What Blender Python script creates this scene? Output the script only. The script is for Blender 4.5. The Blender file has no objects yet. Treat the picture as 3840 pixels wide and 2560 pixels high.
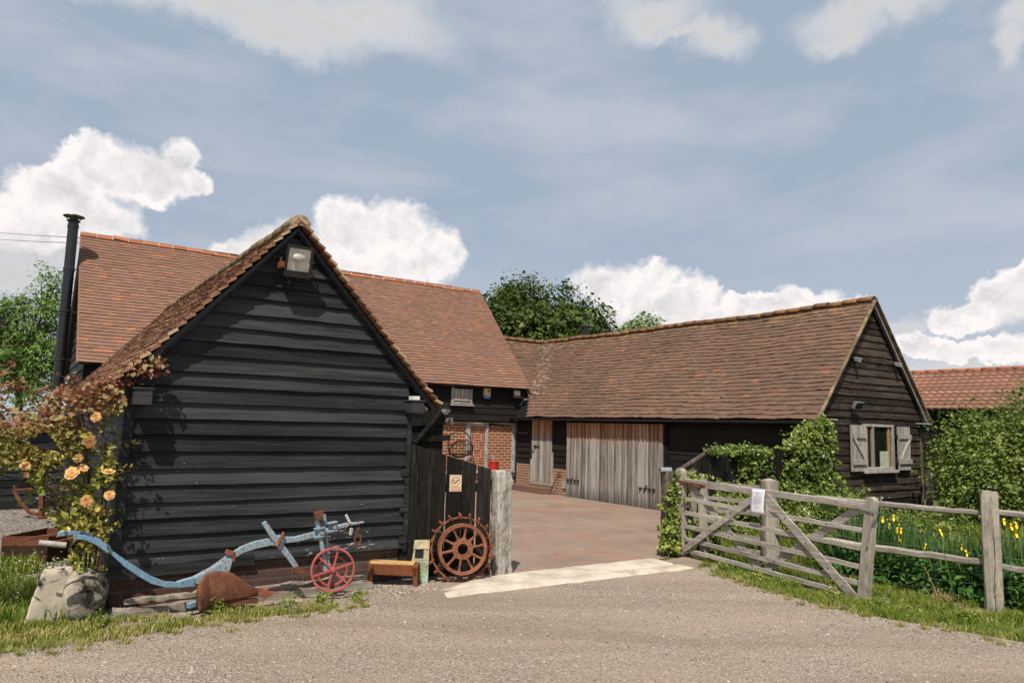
import bpy, math, random
import numpy as np
from mathutils import Vector, Matrix, noise as mnoise

SEED = 7
random.seed(SEED)
rng = np.random.default_rng(SEED)
scene = bpy.context.scene
COL = scene.collection

# ------------------------------------------------------------------ frames of the three ranges
ANG_A, ANG_B = .9725, .9601
class Frame:
    """local metres: s along the gable side, d towards the back, z up"""
    def __init__(f, ox, oy, ux, uy, vx=None, vy=None):
        f.o = np.array([ox, oy, 0.]); f.u = np.array([ux, uy, 0.]) / math.hypot(ux, uy)
        f.v = np.array([-f.u[1], f.u[0], 0.])
    def p(f, s, d, z):
        return tuple(f.o + s * f.u + d * f.v + np.array([0, 0, z]))
    def arr(f, A):
        A = np.asarray(A, float)
        return f.o + A[..., 0:1] * f.u + A[..., 1:2] * f.v + A[..., 2:3] * np.array([0, 0, 1.])
    def inv(f, x, y):
        q = np.array([x, y, 0.]) - f.o
        return float(q @ f.u), float(q @ f.v)
SF = Frame(-1.105, 7.893, math.sin(ANG_A), math.cos(ANG_A))     # front shed, origin at its right front corner
CF = Frame(.19, 19.35, math.sin(ANG_A), math.cos(ANG_A))        # long barn behind, origin at the inner yard corner
EF = Frame(5.176, 12.193, math.sin(ANG_B), math.cos(ANG_B))     # right hand range, origin at its near left corner
PF = Frame(-1.08, 7.90, .94, .30)                               # black boarded panel beside the shed
BF = Frame(2.05, 9.72, math.sin(ANG_A), math.cos(ANG_A))        # black fence right of the opening
GF = Frame(2.277, 9.794, .47036, -.88248)                       # five bar gate: s along the gate, d towards the yard side
WF = Frame(0, 0, 1, 0)

# ------------------------------------------------------------------ mesh builder
class MB:
    def __init__(s): s.v = []; s.f = []; s.n = 0
    def add(s, V, F):
        V = [tuple(map(float, q)) for q in V]
        s.v += V; s.f += [tuple(i + s.n for i in f) for f in F]; s.n += len(V)
    def hexa(s, P):
        s.add(P, [(0, 3, 2, 1), (4, 5, 6, 7), (0, 1, 5, 4), (1, 2, 6, 5), (2, 3, 7, 6), (3, 0, 4, 7)])
    def box(s, F, s0, s1, d0, d1, z0, z1):
        s.hexa([F.p(a, b, c) for c in (z0, z1) for a, b in ((s0, d0), (s1, d0), (s1, d1), (s0, d1))])
    def prism(s, F, poly, d0, d1):
        """polygon of (s,z) in the plane of F, from depth d0 to d1"""
        n = len(poly)
        V = [F.p(a, d0, c) for a, c in poly] + [F.p(a, d1, c) for a, c in poly]
        Fc = [tuple(range(n)), tuple(range(2 * n - 1, n - 1, -1))]
        Fc += [(i, (i + 1) % n + 0, (i + 1) % n + n, i + n)[::-1] for i in range(n)]
        s.add(V, Fc)
    def vprism(s, poly, z0, z1):
        n = len(poly)
        V = [(a, b, z0) for a, b in poly] + [(a, b, z1) for a, b in poly]
        s.add(V, [tuple(range(n))[::-1], tuple(range(n, 2 * n))] + [(i, (i + 1) % n, (i + 1) % n + n, i + n) for i in range(n)])
    def bar(s, p0, p1, w, h, side, seg=1, jit=0., w1=None, h1=None, seed=0):
        """rectangular bar from p0 to p1; w measured along 'side', h across; slight hewn jitter"""
        p0 = np.array(p0, float); p1 = np.array(p1, float); ax = p1 - p0; L = np.linalg.norm(ax); ax /= L
        sd = np.array(side, float); sd -= ax * (sd @ ax); sd /= np.linalg.norm(sd); up = np.cross(ax, sd)
        w1 = w if w1 is None else w1; h1 = h if h1 is None else h1
        V = []; r = np.random.default_rng(int(seed) + int(abs(p0[0] * 997 + p0[2] * 131)) % 9999)
        for i in range(seg + 1):
            t = i / seg; c = p0 + ax * L * t; ww = (w + (w1 - w) * t) / 2; hh = (h + (h1 - h) * t) / 2
            c = c + (sd * r.normal(0, jit) + up * r.normal(0, jit)) * (0 < i < seg)
            for a, b in ((-1, -1), (1, -1), (1, 1), (-1, 1)):
                V.append(c + sd * (a * ww + r.normal(0, jit * .5)) + up * (b * hh + r.normal(0, jit * .5)))
        Fc = [(3, 2, 1, 0), tuple(seg * 4 + k for k in range(4))]
        for i in range(seg):
            for k in range(4):
                a = i * 4 + k; b = i * 4 + (k + 1) % 4
                Fc.append((a, b, b + 4, a + 4))
        s.add(V, Fc)
    def tube(s, pts, r, n=8, r1=None, cap=True):
        pts = [np.array(q, float) for q in pts]; m = len(pts); r1 = r if r1 is None else r1
        V = []; ref = np.array([.13, .31, .94])
        for i, q in enumerate(pts):
            t = pts[min(i + 1, m - 1)] - pts[max(i - 1, 0)]; t = t / (np.linalg.norm(t) + 1e-9)
            a = np.cross(t, ref)
            if np.linalg.norm(a) < .2: a = np.cross(t, (1., 0, 0))
            a /= np.linalg.norm(a); b = np.cross(t, a)
            rr = r + (r1 - r) * i / max(1, m - 1)
            for k in range(n):
                th = 2 * math.pi * k / n; V.append(q + rr * (math.cos(th) * a + math.sin(th) * b))
        Fc = [(i * n + k, i * n + (k + 1) % n, (i + 1) * n + (k + 1) % n, (i + 1) * n + k) for i in range(m - 1) for k in range(n)]
        if cap: Fc += [tuple(range(n))[::-1], tuple((m - 1) * n + k for k in range(n))]
        s.add(V, Fc)
    def ring(s, c, ax, R, r, n=40, m=8, flat=None):
        """torus (or flat band when flat=(radial, axial) half sizes) round axis ax"""
        c = np.array(c, float); ax = np.array(ax, float); ax /= np.linalg.norm(ax)
        a = np.cross(ax, (0, 0, 1.)); a /= np.linalg.norm(a); b = np.cross(ax, a); V = []
        prof = [(flat[0] * x, flat[1] * y) for x, y in ((-1, -1), (1, -1), (1, 1), (-1, 1))] if flat else \
            [(r * math.cos(2 * math.pi * k / m), r * math.sin(2 * math.pi * k / m)) for k in range(m)]
        m = len(prof)
        for i in range(n):
            th = 2 * math.pi * i / n; rd = math.cos(th) * a + math.sin(th) * b
            for x, y in prof: V.append(c + rd * (R + x) + ax * y)
        s.add(V, [(i * m + k, ((i + 1) % n) * m + k, ((i + 1) % n) * m + (k + 1) % m, i * m + (k + 1) % m) for i in range(n) for k in range(m)])
    def lathe(s, c, prof, n=16, ax=(0, 0, 1.), cap=True):
        c = np.array(c, float); ax = np.array(ax, float); ax /= np.linalg.norm(ax)
        a = np.cross(ax, (0.31, .95, .05)); a /= np.linalg.norm(a); b = np.cross(ax, a)
        V = [c + ax * z + r * (math.cos(2 * math.pi * k / n) * a + math.sin(2 * math.pi * k / n) * b) for r, z in prof for k in range(n)]
        m = len(prof)
        Fc = [(i * n + k, i * n + (k + 1) % n, (i + 1) * n + (k + 1) % n, (i + 1) * n + k) for i in range(m - 1) for k in range(n)]
        if cap: Fc += [tuple(range(n))[::-1], tuple((m - 1) * n + k for k in range(n))]
        s.add(V, Fc)
    def grid(s, P):
        """P: array rows x cols x 3"""
        P = np.asarray(P); a, b = P.shape[:2]
        s.add(P.reshape(-1, 3), [(i * b + j, i * b + j + 1, (i + 1) * b + j + 1, (i + 1) * b + j) for i in range(a - 1) for j in range(b - 1)])
    def build(s, name, mat, parent=None, smooth=False, bevel=0., solid=0.):
        return link_mesh(name, s.v, s.f, mat, parent, smooth, bevel, solid)

ORG = {}
def link_mesh(name, V, F, mat, parent=None, smooth=False, bevel=0., solid=0., flat_np=None):
    me = bpy.data.meshes.new(name)
    V = np.asarray(V, dtype=np.float64).reshape(-1, 3)
    off = ORG.get(parent.name, np.zeros(3)) if parent else np.zeros(3)
    if flat_np is None:
        me.from_pydata((V - off).tolist(), [], F)
    else:
        F = flat_np; nv, (nf, k) = len(V), F.shape
        me.vertices.add(nv); me.vertices.foreach_set('co', (V - off).astype(np.float32).ravel())
        me.loops.add(nf * k); me.loops.foreach_set('vertex_index', F.astype(np.int32).ravel())
        me.polygons.add(nf); me.polygons.foreach_set('loop_start', np.arange(0, nf * k, k, dtype=np.int32))
        me.update(calc_edges=True); me.shade_flat()
    me.validate(); me.update()
    o = bpy.data.objects.new(name, me); COL.objects.link(o)
    if mat: me.materials.append(mat)
    if smooth:
        for p in me.polygons: p.use_smooth = True
        if smooth != 'all':
            try: me.set_sharp_from_angle(angle=math.radians(40))
            except Exception: pass
    if solid:
        m = o.modifiers.new('Solidify', 'SOLIDIFY'); m.thickness = solid; m.offset = 0
    if bevel:
        m = o.modifiers.new('Bevel', 'BEVEL'); m.width = bevel; m.segments = 1; m.limit_method = 'ANGLE'
    if parent:
        o.parent = parent; ORG[o.name] = off
    return o
def tag(o, label=None, cat=None, group=None, kind=None):
    if label: o['label'] = label
    if cat: o['category'] = cat
    if group: o['group'] = group
    if kind: o['kind'] = kind
    return o
def thing(name, label, cat, loc, group=None):
    o = bpy.data.objects.new(name, None); COL.objects.link(o); o.empty_display_size = .2
    o.location = loc; ORG[o.name] = np.array(loc, float)
    return tag(o, label, cat, group)
def copy_thing(root, delta, label, rot=0.):
    """copy a thing with its parts and sub-parts"""
    r = root.copy(); COL.objects.link(r); r.location = Vector(root.location) + Vector(delta); r.rotation_euler.z += rot
    r['label'] = label
    for ch in list(root.children):
        c = ch.copy(); COL.objects.link(c); c.parent = r
        for g in list(ch.children):
            q = g.copy(); COL.objects.link(q); q.parent = c
    return r

# ------------------------------------------------------------------ materials
class NT:
    def __init__(s, name):
        s.m = bpy.data.materials.new(name); s.m.use_nodes = True; s.t = s.m.node_tree
        s.n = s.t.nodes; s.b = s.n['Principled BSDF']; s.out = s.n['Material Output']
        s.geo = None
    def node(s, ty, **k):
        n = s.n.new(ty)
        for a, b in k.items(): setattr(n, a, b)
        return n
    def inp(s, sock, val):
        if isinstance(val, bpy.types.NodeSocket): s.t.links.new(val, sock)
        elif isinstance(val, (tuple, list)) and len(val) == 3 and sock.type == 'RGBA': sock.default_value = (*val, 1)
        else: sock.default_value = val
    def pos(s):
        if s.geo is None: s.geo = s.node('ShaderNodeNewGeometry')
        return s.geo.outputs['Position']
    def isl(s):
        s.pos(); return s.geo.outputs['Random Per Island']
    def map(s, vec, scale=(1, 1, 1), rot=(0, 0, 0), loc=(0, 0, 0)):
        n = s.node('ShaderNodeMapping'); s.inp(n.inputs[0], vec)
        n.inputs['Location'].default_value = loc; n.inputs['Rotation'].default_value = rot; n.inputs['Scale'].default_value = scale
        return n.outputs[0]
    def noise(s, vec, scale=5., detail=4., rough=.55, dist=0., w=None):
        n = s.node('ShaderNodeTexNoise'); s.inp(n.inputs['Vector'], vec); n.inputs['Scale'].default_value = scale
        n.inputs['Detail'].default_value = detail; n.inputs['Roughness'].default_value = rough; n.inputs['Distortion'].default_value = dist
        return n.outputs[0]
    def voro(s, vec, scale=5., feature='F1', out='Distance', rnd=1.):
        n = s.node('ShaderNodeTexVoronoi', feature=feature); s.inp(n.inputs['Vector'], vec); n.inputs['Scale'].default_value = scale
        n.inputs['Randomness'].default_value = rnd
        return n.outputs[out]
    def math(s, op, a, b=0., c=0., clamp=False):
        n = s.node('ShaderNodeMath', operation=op, use_clamp=clamp); s.inp(n.inputs[0], a); s.inp(n.inputs[1], b); s.inp(n.inputs[2], c)
        return n.outputs[0]
    def ramp(s, fac, stops, interp='LINEAR'):
        n = s.node('ShaderNodeValToRGB'); s.inp(n.inputs[0], fac); e = n.color_ramp.elements; n.color_ramp.interpolation = interp
        while len(e) < len(stops): e.new(.5)
        for el, (p, c) in zip(e, stops):
            el.position = p; el.color = (*c, 1) if isinstance(c, (tuple, list)) else (c, c, c, 1)
        return n.outputs[0]
    def rng(s, v, a, b, c=0., d=1.):
        n = s.node('ShaderNodeMapRange'); s.inp(n.inputs[0], v)
        for i, q in enumerate((a, b, c, d)): n.inputs[i + 1].default_value = q
        return n.outputs[0]
    def mix(s, f, a, b, mode='MIX'):
        n = s.node('ShaderNodeMix', data_type='RGBA', blend_type=mode); s.inp(n.inputs['Factor'], f)
        s.inp(n.inputs['A'], a); s.inp(n.inputs['B'], b)
        return n.outputs['Result']
    def sep(s, v):
        n = s.node('ShaderNodeSeparateXYZ'); s.inp(n.inputs[0], v); return n.outputs
    def comb(s, x, y, z):
        n = s.node('ShaderNodeCombineXYZ'); s.inp(n.inputs[0], x); s.inp(n.inputs[1], y); s.inp(n.inputs[2], z); return n.outputs[0]
    def bump(s, h, strength=.5, dist=.01):
        n = s.node('ShaderNodeBump'); n.inputs['Strength'].default_value = strength; n.inputs['Distance'].default_value = dist
        s.inp(n.inputs['Height'], h); s.t.links.new(n.outputs[0], s.b.inputs['Normal'])
    def done(s, col=None, rough=.8, spec=.3, metal=0., trans=None):
        if col is not None: s.inp(s.b.inputs['Base Color'], col)
        s.inp(s.b.inputs['Roughness'], rough); s.b.inputs['Specular IOR Level'].default_value = spec
        s.inp(s.b.inputs['Metallic'], metal)
        if trans is not None:
            add = s.node('ShaderNodeMixShader'); tr = s.node('ShaderNodeBsdfTranslucent')
            s.inp(tr.inputs[0], trans); add.inputs[0].default_value = .38
            s.t.links.new(s.b.outputs[0], add.inputs[1]); s.t.links.new(tr.outputs[0], add.inputs[2])
            s.t.links.new(add.outputs[0], s.out.inputs[0])
        return s.m
def aligned(n, ang):
    """position turned so x runs along the building's s axis, y along d"""
    return n.map(n.pos(), rot=(0, 0, -(math.pi / 2 - ang)))

def wood(name, dark, mid, light, vertical=False, ang=ANG_A, grain=1., rough=.75, patch=.5, spec=.2, islvar=.5, scuff=None, bump=.4, flecks=True):
    n = NT(name); v = aligned(n, ang)
    sc = (26, 26, 1.2) if vertical else (1.4, 1.4, 30)
    g = n.noise(n.map(v, scale=sc), 1.6 * grain, 6, .65, .6)
    g2 = n.noise(n.map(v, scale=(9, 9, .5) if vertical else (.5, .5, 9)), 1.3, 3, .5)
    f = n.math('ADD', n.math('MULTIPLY', g, .6), n.math('MULTIPLY', g2, .4))
    f = n.math('ADD', f, n.math('MULTIPLY', n.math('SUBTRACT', n.isl(), .5), islvar * .35))
    c = n.ramp(f, [(.33, dark), (.5, mid), (.68, light)])
    p = n.noise(n.map(v, loc=(3, 1, 7)), 2.2, 4, .6)
    c = n.mix(n.rng(p, .55, .75, 0, patch), c, light)
    if flecks:
        fk = n.noise(n.map(v, scale=(1, 1, .35) if vertical else (1, 1, 2.5), loc=(2, 5, 1)), 19, 5, .75); c = n.mix(n.rng(fk, .54, .66, 0, .75), c, dark)
        fk2 = n.noise(n.map(v, scale=(1, 1, .3) if vertical else (1, 1, 3.), loc=(7, 1, 3)), 31, 4, .7); c = n.mix(n.rng(fk2, .58, .68, 0, .6), c, light)
    kn = n.voro(n.map(v, scale=(3, 3, 1.4) if vertical else (1.4, 1.4, 6)), 1., 'F1')
    c = n.mix(n.rng(kn, .0, .07, .7, 0), c, dark)
    if scuff:
        sc_ = n.noise(n.map(v, scale=(5, 5, 26)), 2.2, 5, .7); m2 = n.noise(v, 1.1, 3)
        hz = n.rng(n.sep(v)[2], .2, 1.2, .12, -.02)
        c = n.mix(n.math('GREATER_THAN', n.math('ADD', n.math('MULTIPLY', sc_, n.rng(m2, .35, .6, .75, 1.0)), hz), .69), c, scuff)
    n.bump(f, bump, .006)
    return n.done(c, rough, spec)

def rusty(name, a=(.17, .06, .03), b=(.28, .11, .06), c=(.07, .028, .018), paint=None, amt=.5, rough=.85, scale=9):
    n = NT(name); v = n.pos()
    f = n.noise(v, scale, 6, .62); g = n.noise(v, scale * 6, 3, .6)
    col = n.ramp(n.math('ADD', n.math('MULTIPLY', f, .7), n.math('MULTIPLY', g, .3)), [(.34, c), (.48, a), (.66, b)])
    if paint:
        pf = n.noise(n.map(v, loc=(5, 2, 1)), scale * 1.7, 8, .68)
        pcol = n.mix(n.noise(v, 7, 4), paint[0], paint[1])
        pcol = n.mix(n.rng(n.noise(n.map(v, loc=(2, 9, 4)), scale * .8, 5, .7), .5, .7, 0, .5), pcol, tuple(min(.75, q * 1.5) for q in paint[1])); col = n.mix(n.rng(pf, amt - .012, amt + .012), pcol, col)
    n.bump(n.math('ADD', f, n.math('MULTIPLY', g, .4)), .35, .004)
    return n.done(col, rough, .3)

def tiles_mat(name, cols, dark=.5, lichen=(.30, .26, .12), lich_amt=.1, spot=.3, odd=None, top=None):
    n = NT(name); v = n.pos(); r = n.isl()
    c = n.ramp(r, cols)
    a = n.noise(v, .9, 4, .6)
    c = n.mix(n.rng(a, .35, .7, 0, dark), c, (.055, .04, .034))
    s = n.noise(v, 38, 4, .7)
    c = n.mix(n.rng(s, .52, .68, 0, spot), c, (.045, .036, .032))
    s2 = n.noise(n.map(v, loc=(9, 3, 2)), 24, 5, .7)
    c = n.mix(n.rng(s2, .62, .7, 0, .5), c, (.33, .25, .2))
    l = n.noise(n.map(v, loc=(1, 8, 2)), 7, 6, .7)
    lf = n.rng(l, .68 - lich_amt, .74 - lich_amt * .6, 0, .85)
    if top: lf = n.math('MAXIMUM', n.math('MULTIPLY', n.rng(n.sep(v)[2], top[0], top[1], 0, 1), n.rng(l, .5, .6, 0, .9)), n.math('MULTIPLY', lf, .5))
    c = n.mix(lf, c, n.mix(n.noise(v, 3, 2), lichen, (.30, .17, .05)))
    n.bump(n.noise(v, 60, 4, .6), .35, .004)
    return n.done(c, .88, .15)

def leafmat(name, stops, trans=(.12, .2, .03), rough=.5, spec=.35, zmix=None, nz=1.3):
    n = NT(name); r = n.isl(); v = n.pos()
    f = n.math('ADD', n.math('MULTIPLY', r, .6), n.math('MULTIPLY', n.rng(n.noise(v, nz, 3), .3, .7), .4))
    c = n.ramp(f, stops)
    if zmix:
        z0, z1, cst = zmix
        c2 = n.ramp(r, cst)
        m = n.math('ADD', n.rng(n.sep(v)[2], z0, z1, 0, 1), n.rng(n.noise(v, 2.3, 3), .3, .7, -.45, .45), clamp=True)
        c = n.mix(m, c, c2); trc = n.mix(m, trans, (.25, .09, .03))
    else: trc = trans
    return n.done(c, rough, spec, trans=trc)

def brick_mat(name, c1, c2, mortar, ang, axis='s', bw=.225, bh=.075, ms=.011, dirt=.3, rough=.9, plan=False, offset=.5):
    n = NT(name); v = aligned(n, ang); x, y, z = n.sep(v)[0], n.sep(v)[1], n.sep(v)[2]
    vec = n.comb(x, y, 0.) if plan else n.comb(x if axis == 's' else y, z, 0.)
    wob = n.noise(v, 14, 2); 
    b = n.node('ShaderNodeTexBrick'); n.inp(b.inputs['Vector'], n.mix(.012, vec, n.comb(wob, wob, 0.), 'ADD'))
    b.offset = offset
    for k, q in (('Scale', 1.), ('Mortar Size', ms), ('Mortar Smooth', .15), ('Bias', -.1), ('Brick Width', bw), ('Row Height', bh)): b.inputs[k].default_value = q
    n.inp(b.inputs['Color1'], c1); n.inp(b.inputs['Color2'], c2); n.inp(b.inputs['Mortar'], mortar)
    c = n.mix(n.rng(n.noise(v, 18, 5, .7), .5, .72, 0, dirt), b.outputs['Color'], (.05, .035, .03))
    c = n.mix(n.rng(n.noise(v, 1.1, 4, .6), .5, .75, 0, dirt), c, (.13, .11, .1))
    n.bump(n.math('SUBTRACT', n.math('MULTIPLY', n.noise(v, 40, 3), .3), b.outputs['Fac']), .6, .008)
    return n.done(c, rough, .15)

def plain(name, col, rough=.6, spec=.4, metal=0., var=.25, scale=14., bump=.15):
    n = NT(name); f = n.noise(n.pos(), scale, 5, .6)
    c = n.mix(n.rng(f, .3, .7), tuple(x * (1 - var) for x in col), tuple(min(1, x * (1 + var)) for x in col))
    n.bump(f, bump, .003)
    return n.done(c, rough, spec, metal)

M = {}
M['shed'] = wood('black_painted_boards', (.008, .0085, .0088), (.019, .0203, .0212), (.048, .0505, .0515), grain=.8, rough=.62, patch=.3, scuff=(.36, .34, .32), spec=.16, flecks=False, islvar=.9)
M['blackv'] = wood('black_weathered_boards', (.006, .0055, .005), (.013, .012, .010), (.045, .038, .030), vertical=True, patch=.25, rough=.75, spec=.12)
M['barnblack'] = wood('dark_barn_boards', (.007, .006, .0055), (.013, .0115, .010), (.030, .025, .020), patch=.2)
M['gableboard'] = wood('brown_black_gable_boards', (.010, .0075, .006), (.028, .020, .015), (.105, .078, .058), ang=ANG_B, patch=.45, rough=.8)
M['gateoak'] = wood('silvered_gate_oak', (.10, .084, .07), (.26, .228, .195), (.48, .44, .385), grain=.8, patch=.5, rough=.85)
M['postoak'] = wood('silvered_post_oak', (.13, .108, .085), (.30, .26, .21), (.45, .40, .34), vertical=True, patch=.5, rough=.88)
M['oldpost'] = wood('grey_cracked_post', (.10, .088, .072), (.33, .30, .26), (.52, .49, .44), vertical=True, grain=.7, patch=.6, rough=.9, bump=.9)
M['brownpost'] = wood('brown_old_post', (.05, .035, .027), (.13, .10, .078), (.24, .20, .16), vertical=True, rough=.9)
M['greywood'] = wood('grey_shutter_wood', (.16, .145, .13), (.33, .30, .27), (.50, .47, .43), vertical=True, patch=.4, rough=.85)
M['timberwhite'] = wood('limewashed_timber', (.14, .14, .13), (.33, .33, .32), (.50, .50, .48), vertical=True, patch=.5, rough=.9)
M['sleeper'] = wood('rotten_sleeper_wood', (.06, .048, .038), (.22, .185, .15), (.44, .39, .33), patch=.6, rough=.95, bump=1.)
def doorwood():
    n = NT('sliding_door_silver_wood'); v = aligned(n, ANG_B); z = n.sep(v)[2]
    g = n.noise(n.map(v, scale=(24, 24, 1.)), 1.5, 5, .6)
    f = n.math('ADD', n.math('MULTIPLY', g, .7), n.math('MULTIPLY', n.isl(), .3))
    grey = n.ramp(f, [(.34, (.11, .095, .083)), (.5, (.27, .245, .22)), (.66, (.44, .41, .37))])
    org = n.ramp(f, [(.32, (.14, .07, .035)), (.5, (.38, .20, .105)), (.66, (.52, .36, .23))])
    zz = n.math('ADD', z, n.math('MULTIPLY', n.math('SUBTRACT', g, .5), .35))
    c = n.mix(n.rng(zz, 1.26, 1.5), grey, org)  # unweathered wood towards the top, its orange raised to mimic reflected glow
    c = n.mix(n.rng(zz, .0, .34, .72, 0), c, (.05, .047, .043))
    n.bump(g, .4, .005); return n.done(c, .85, .15)
M['bigdoor'] = doorwood()
M['brickplinth'] = brick_mat('old_plinth_brick', (.105, .045, .034), (.075, .04, .033), (.10, .085, .07), ANG_A, 's', dirt=.55)
M['brickpanel'] = brick_mat('orange_panel_brick', (.34, .095, .038), (.20, .062, .030), (.50, .38, .25), ANG_A, 's', bw=.20, bh=.072, ms=.011, dirt=.1)
M['brickE'] = brick_mat('barn_plinth_brick', (.27, .10, .055), (.20, .13, .085), (.48, .38, .27), ANG_B, 'd', bw=.16, bh=.066, ms=.010, dirt=.35)
M['brickstep'] = brick_mat('mossy_step_brick', (.20, .095, .062), (.16, .10, .07), (.22, .19, .15), ANG_B, 'd', bw=.22, bh=.075, ms=.008, dirt=.5)
M['brickplain'] = tiles_mat('laid_brick', [(0, (.22, .065, .03)), (.5, (.31, .09, .038)), (1, (.36, .11, .05))], dark=.05, spot=.1, lich_amt=-.03)
def paving():
    n = NT('courtyard_pavers'); v = aligned(n, ANG_A + .12); x, y = n.sep(v)[0], n.sep(v)[1]
    b = n.node('ShaderNodeTexBrick'); n.inp(b.inputs['Vector'], n.comb(x, y, 0.))
    for k, q in (('Scale', 1.), ('Mortar Size', .007), ('Mortar Smooth', .15), ('Bias', -.15), ('Brick Width', .215), ('Row Height', .075)): b.inputs[k].default_value = q
    n.inp(b.inputs['Color1'], (.235, .165, .135)); n.inp(b.inputs['Color2'], (.31, .165, .115)); n.inp(b.inputs['Mortar'], (.12, .10, .08))
    w = n.node('ShaderNodeTexWhiteNoise', noise_dimensions='2D'); n.inp(w.inputs['Vector'], n.comb(n.math('FLOOR', n.math('DIVIDE', x, .2)), n.math('FLOOR', n.math('DIVIDE', y, .075)), 0.))
    c = n.mix(n.rng(w.outputs[0], .80, .92, 0, .5), b.outputs['Color'], (.42, .17, .09)); c = n.mix(n.rng(w.outputs[0], .3, .0, 0, .5), c, (.16, .13, .12))
    c = n.mix(n.rng(n.noise(v, .9, 5, .6), .38, .62, .1, .55), c, (.33, .26, .21))
    c = n.mix(n.rng(n.noise(n.map(v, loc=(4, 4, 0)), 1.7, 6, .7), .56, .7, 0, .5), c, (.20, .19, .13))
    n.bump(n.math('SUBTRACT', n.noise(v, 30, 3), b.outputs['Fac']), .5, .006); return n.done(c, .85, .25)
M['paving'] = paving()
M['mortar'] = plain('lime_mortar', (.66, .56, .42), .95, .1, var=.3, scale=9)
M['tileA'] = tiles_mat('handmade_tiles_new', [(0, (0.212, 0.118, 0.081)), (.3, (0.246, 0.132, 0.091)), (.6, (0.276, 0.151, 0.104)), (.9, (0.222, 0.132, 0.100)), (.96, (0.335, 0.153, 0.089)), (1, (0.374, 0.168, 0.093))], dark=.15, lich_amt=-.03, spot=.2)
M['tileB'] = tiles_mat('handmade_tiles_old', [(0, (0.142, 0.093, 0.066)), (.35, (0.176, 0.107, 0.074)), (.7, (0.204, 0.116, 0.079)), (.93, (0.171, 0.102, 0.075)), (.975, (.225, .125, .08)), (1, (.30, .135, .078))], dark=.38, lich_amt=.0, spot=.4, top=(3.75, 4.1))
M['tileC'] = tiles_mat('shed_tiles_mossy', [(0, (.14, .085, .06)), (.4, (.23, .12, .075)), (.75, (.31, .165, .10)), (1, (.38, .20, .115))], dark=.3, lichen=(.36, .30, .17), lich_amt=.05, spot=.4)
M['verge'] = tiles_mat('verge_tile_edges', [(0, (.19, .09, .05)), (.4, (.31, .16, .09)), (.8, (.40, .25, .15)), (1, (.50, .38, .24))], dark=.1, lichen=(.38, .34, .2), lich_amt=.08, spot=.35)
M['vergeB'] = tiles_mat('lichened_verge', [(0, (.13, .095, .06)), (.5, (.21, .155, .09)), (1, (.31, .225, .13))], dark=.2, lichen=(.34, .28, .12), lich_amt=.1, spot=.5)
M['tileL'] = tiles_mat('valley_tiles_pale', [(0, (.14, .09, .07)), (.5, (.24, .15, .11)), (1, (.34, .24, .18))], dark=.4, lich_amt=.1, spot=.7)
M['ridgeA'] = tiles_mat('ridge_tiles_orange', [(0, (.30, .115, .06)), (1, (.44, .17, .085))], dark=.15, lich_amt=-.02, spot=.25)
M['ridgeB'] = tiles_mat('ridge_tiles_lichen', [(0, (.17, .09, .05)), (1, (.30, .14, .06))], dark=.4, lichen=(.34, .24, .08), lich_amt=.16, spot=.6)
M['pantile'] = tiles_mat('pantiles', [(0, (0.224, 0.114, 0.078)), (.5, (0.284, 0.142, 0.097)), (1, (0.344, 0.180, 0.120))], dark=.3, lich_amt=-.04, spot=.35)
M['stonecap'] = plain('lichened_mortar_cap', (.30, .245, .145), .95, .1, var=.5, scale=18, bump=.8)
M['black'] = plain('black_paint', (.012, .012, .013), .45, .5)
M['flue'] = plain('black_flue_enamel', (.014, .0145, .016), .38, .5, var=.15, bump=.05)
M['iron'] = rusty('dark_iron', (.035, .026, .022), (.06, .04, .03), (.018, .015, .014))
M['rust'] = rusty('orange_rust', (.22, .078, .040), (.34, .135, .075), (.10, .040, .024))
M['rustdark'] = rusty('brown_rust', (.13, .048, .024), (.21, .085, .042), (.06, .026, .018))
M['corten'] = rusty('bench_rust', (.17, .055, .022), (.24, .082, .034), (.11, .035, .015), scale=4)
M['benchtop'] = plain('bench_slats', (.52, .33, .14), .85, .1, var=.35, scale=40)
M['blue'] = rusty('blue_flaking_paint', (.20, .09, .05), (.33, .17, .10), (.12, .06, .04), paint=((.11, .22, .33), (.19, .33, .44)), amt=.585, scale=28)
M['bluerusty'] = rusty('pale_blue_flaking_paint', (.24, .11, .06), (.38, .2, .12), (.14, .07, .045), paint=((.185, .28, .345), (.28, .38, .43)), amt=.555, scale=30)
M['redpaint'] = rusty('dusty_red_paint', (.30, .10, .07), (.42, .16, .11), (.2, .06, .045), paint=((.34, .07, .065), (.45, .115, .10)), amt=.585, scale=12)
M['greenbox'] = rusty('flaked_green_paint', (.28, .22, .12), (.40, .33, .20), (.16, .12, .07), paint=((.26, .38, .29), (.37, .46, .33)), amt=.56, scale=11)
M['greenpost'] = plain('pale_box_wood', (.42, .37, .23), .8, .2, var=.3)
M['metalgrey'] = plain('galvanised_metal', (.36, .38, .39), .5, .5, .5)
M['white'] = plain('white_plastic', (.72, .71, .68), .5, .4, var=.1)
M['whiteflake'] = rusty('flaking_white_cap', (.05, .05, .05), (.12, .12, .12), (.02, .02, .02), paint=((.60, .60, .58), (.72, .71, .70)), amt=.62, scale=22)
M['yellow'] = plain('alarm_yellow', (.60, .47, .20), .5, .4, var=.1)
M['bluebox'] = plain('alarm_blue', (.03, .06, .22), .5, .4)
M['red'] = plain('red_bucket_paint', (.55, .022, .015), .4, .5, var=.12)
M['reflector'] = plain('lamp_reflector', (.55, .53, .47), .3, .5, .2)
M['cream'] = plain('cream_sign', (.62, .50, .32), .6, .3, var=.12)
M['pink'] = plain('sign_pink', (.55, .27, .22), .6, .3, var=.2)
M['signink'] = plain('sign_dark_ink', (.05, .05, .03), .7, .2)
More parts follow.
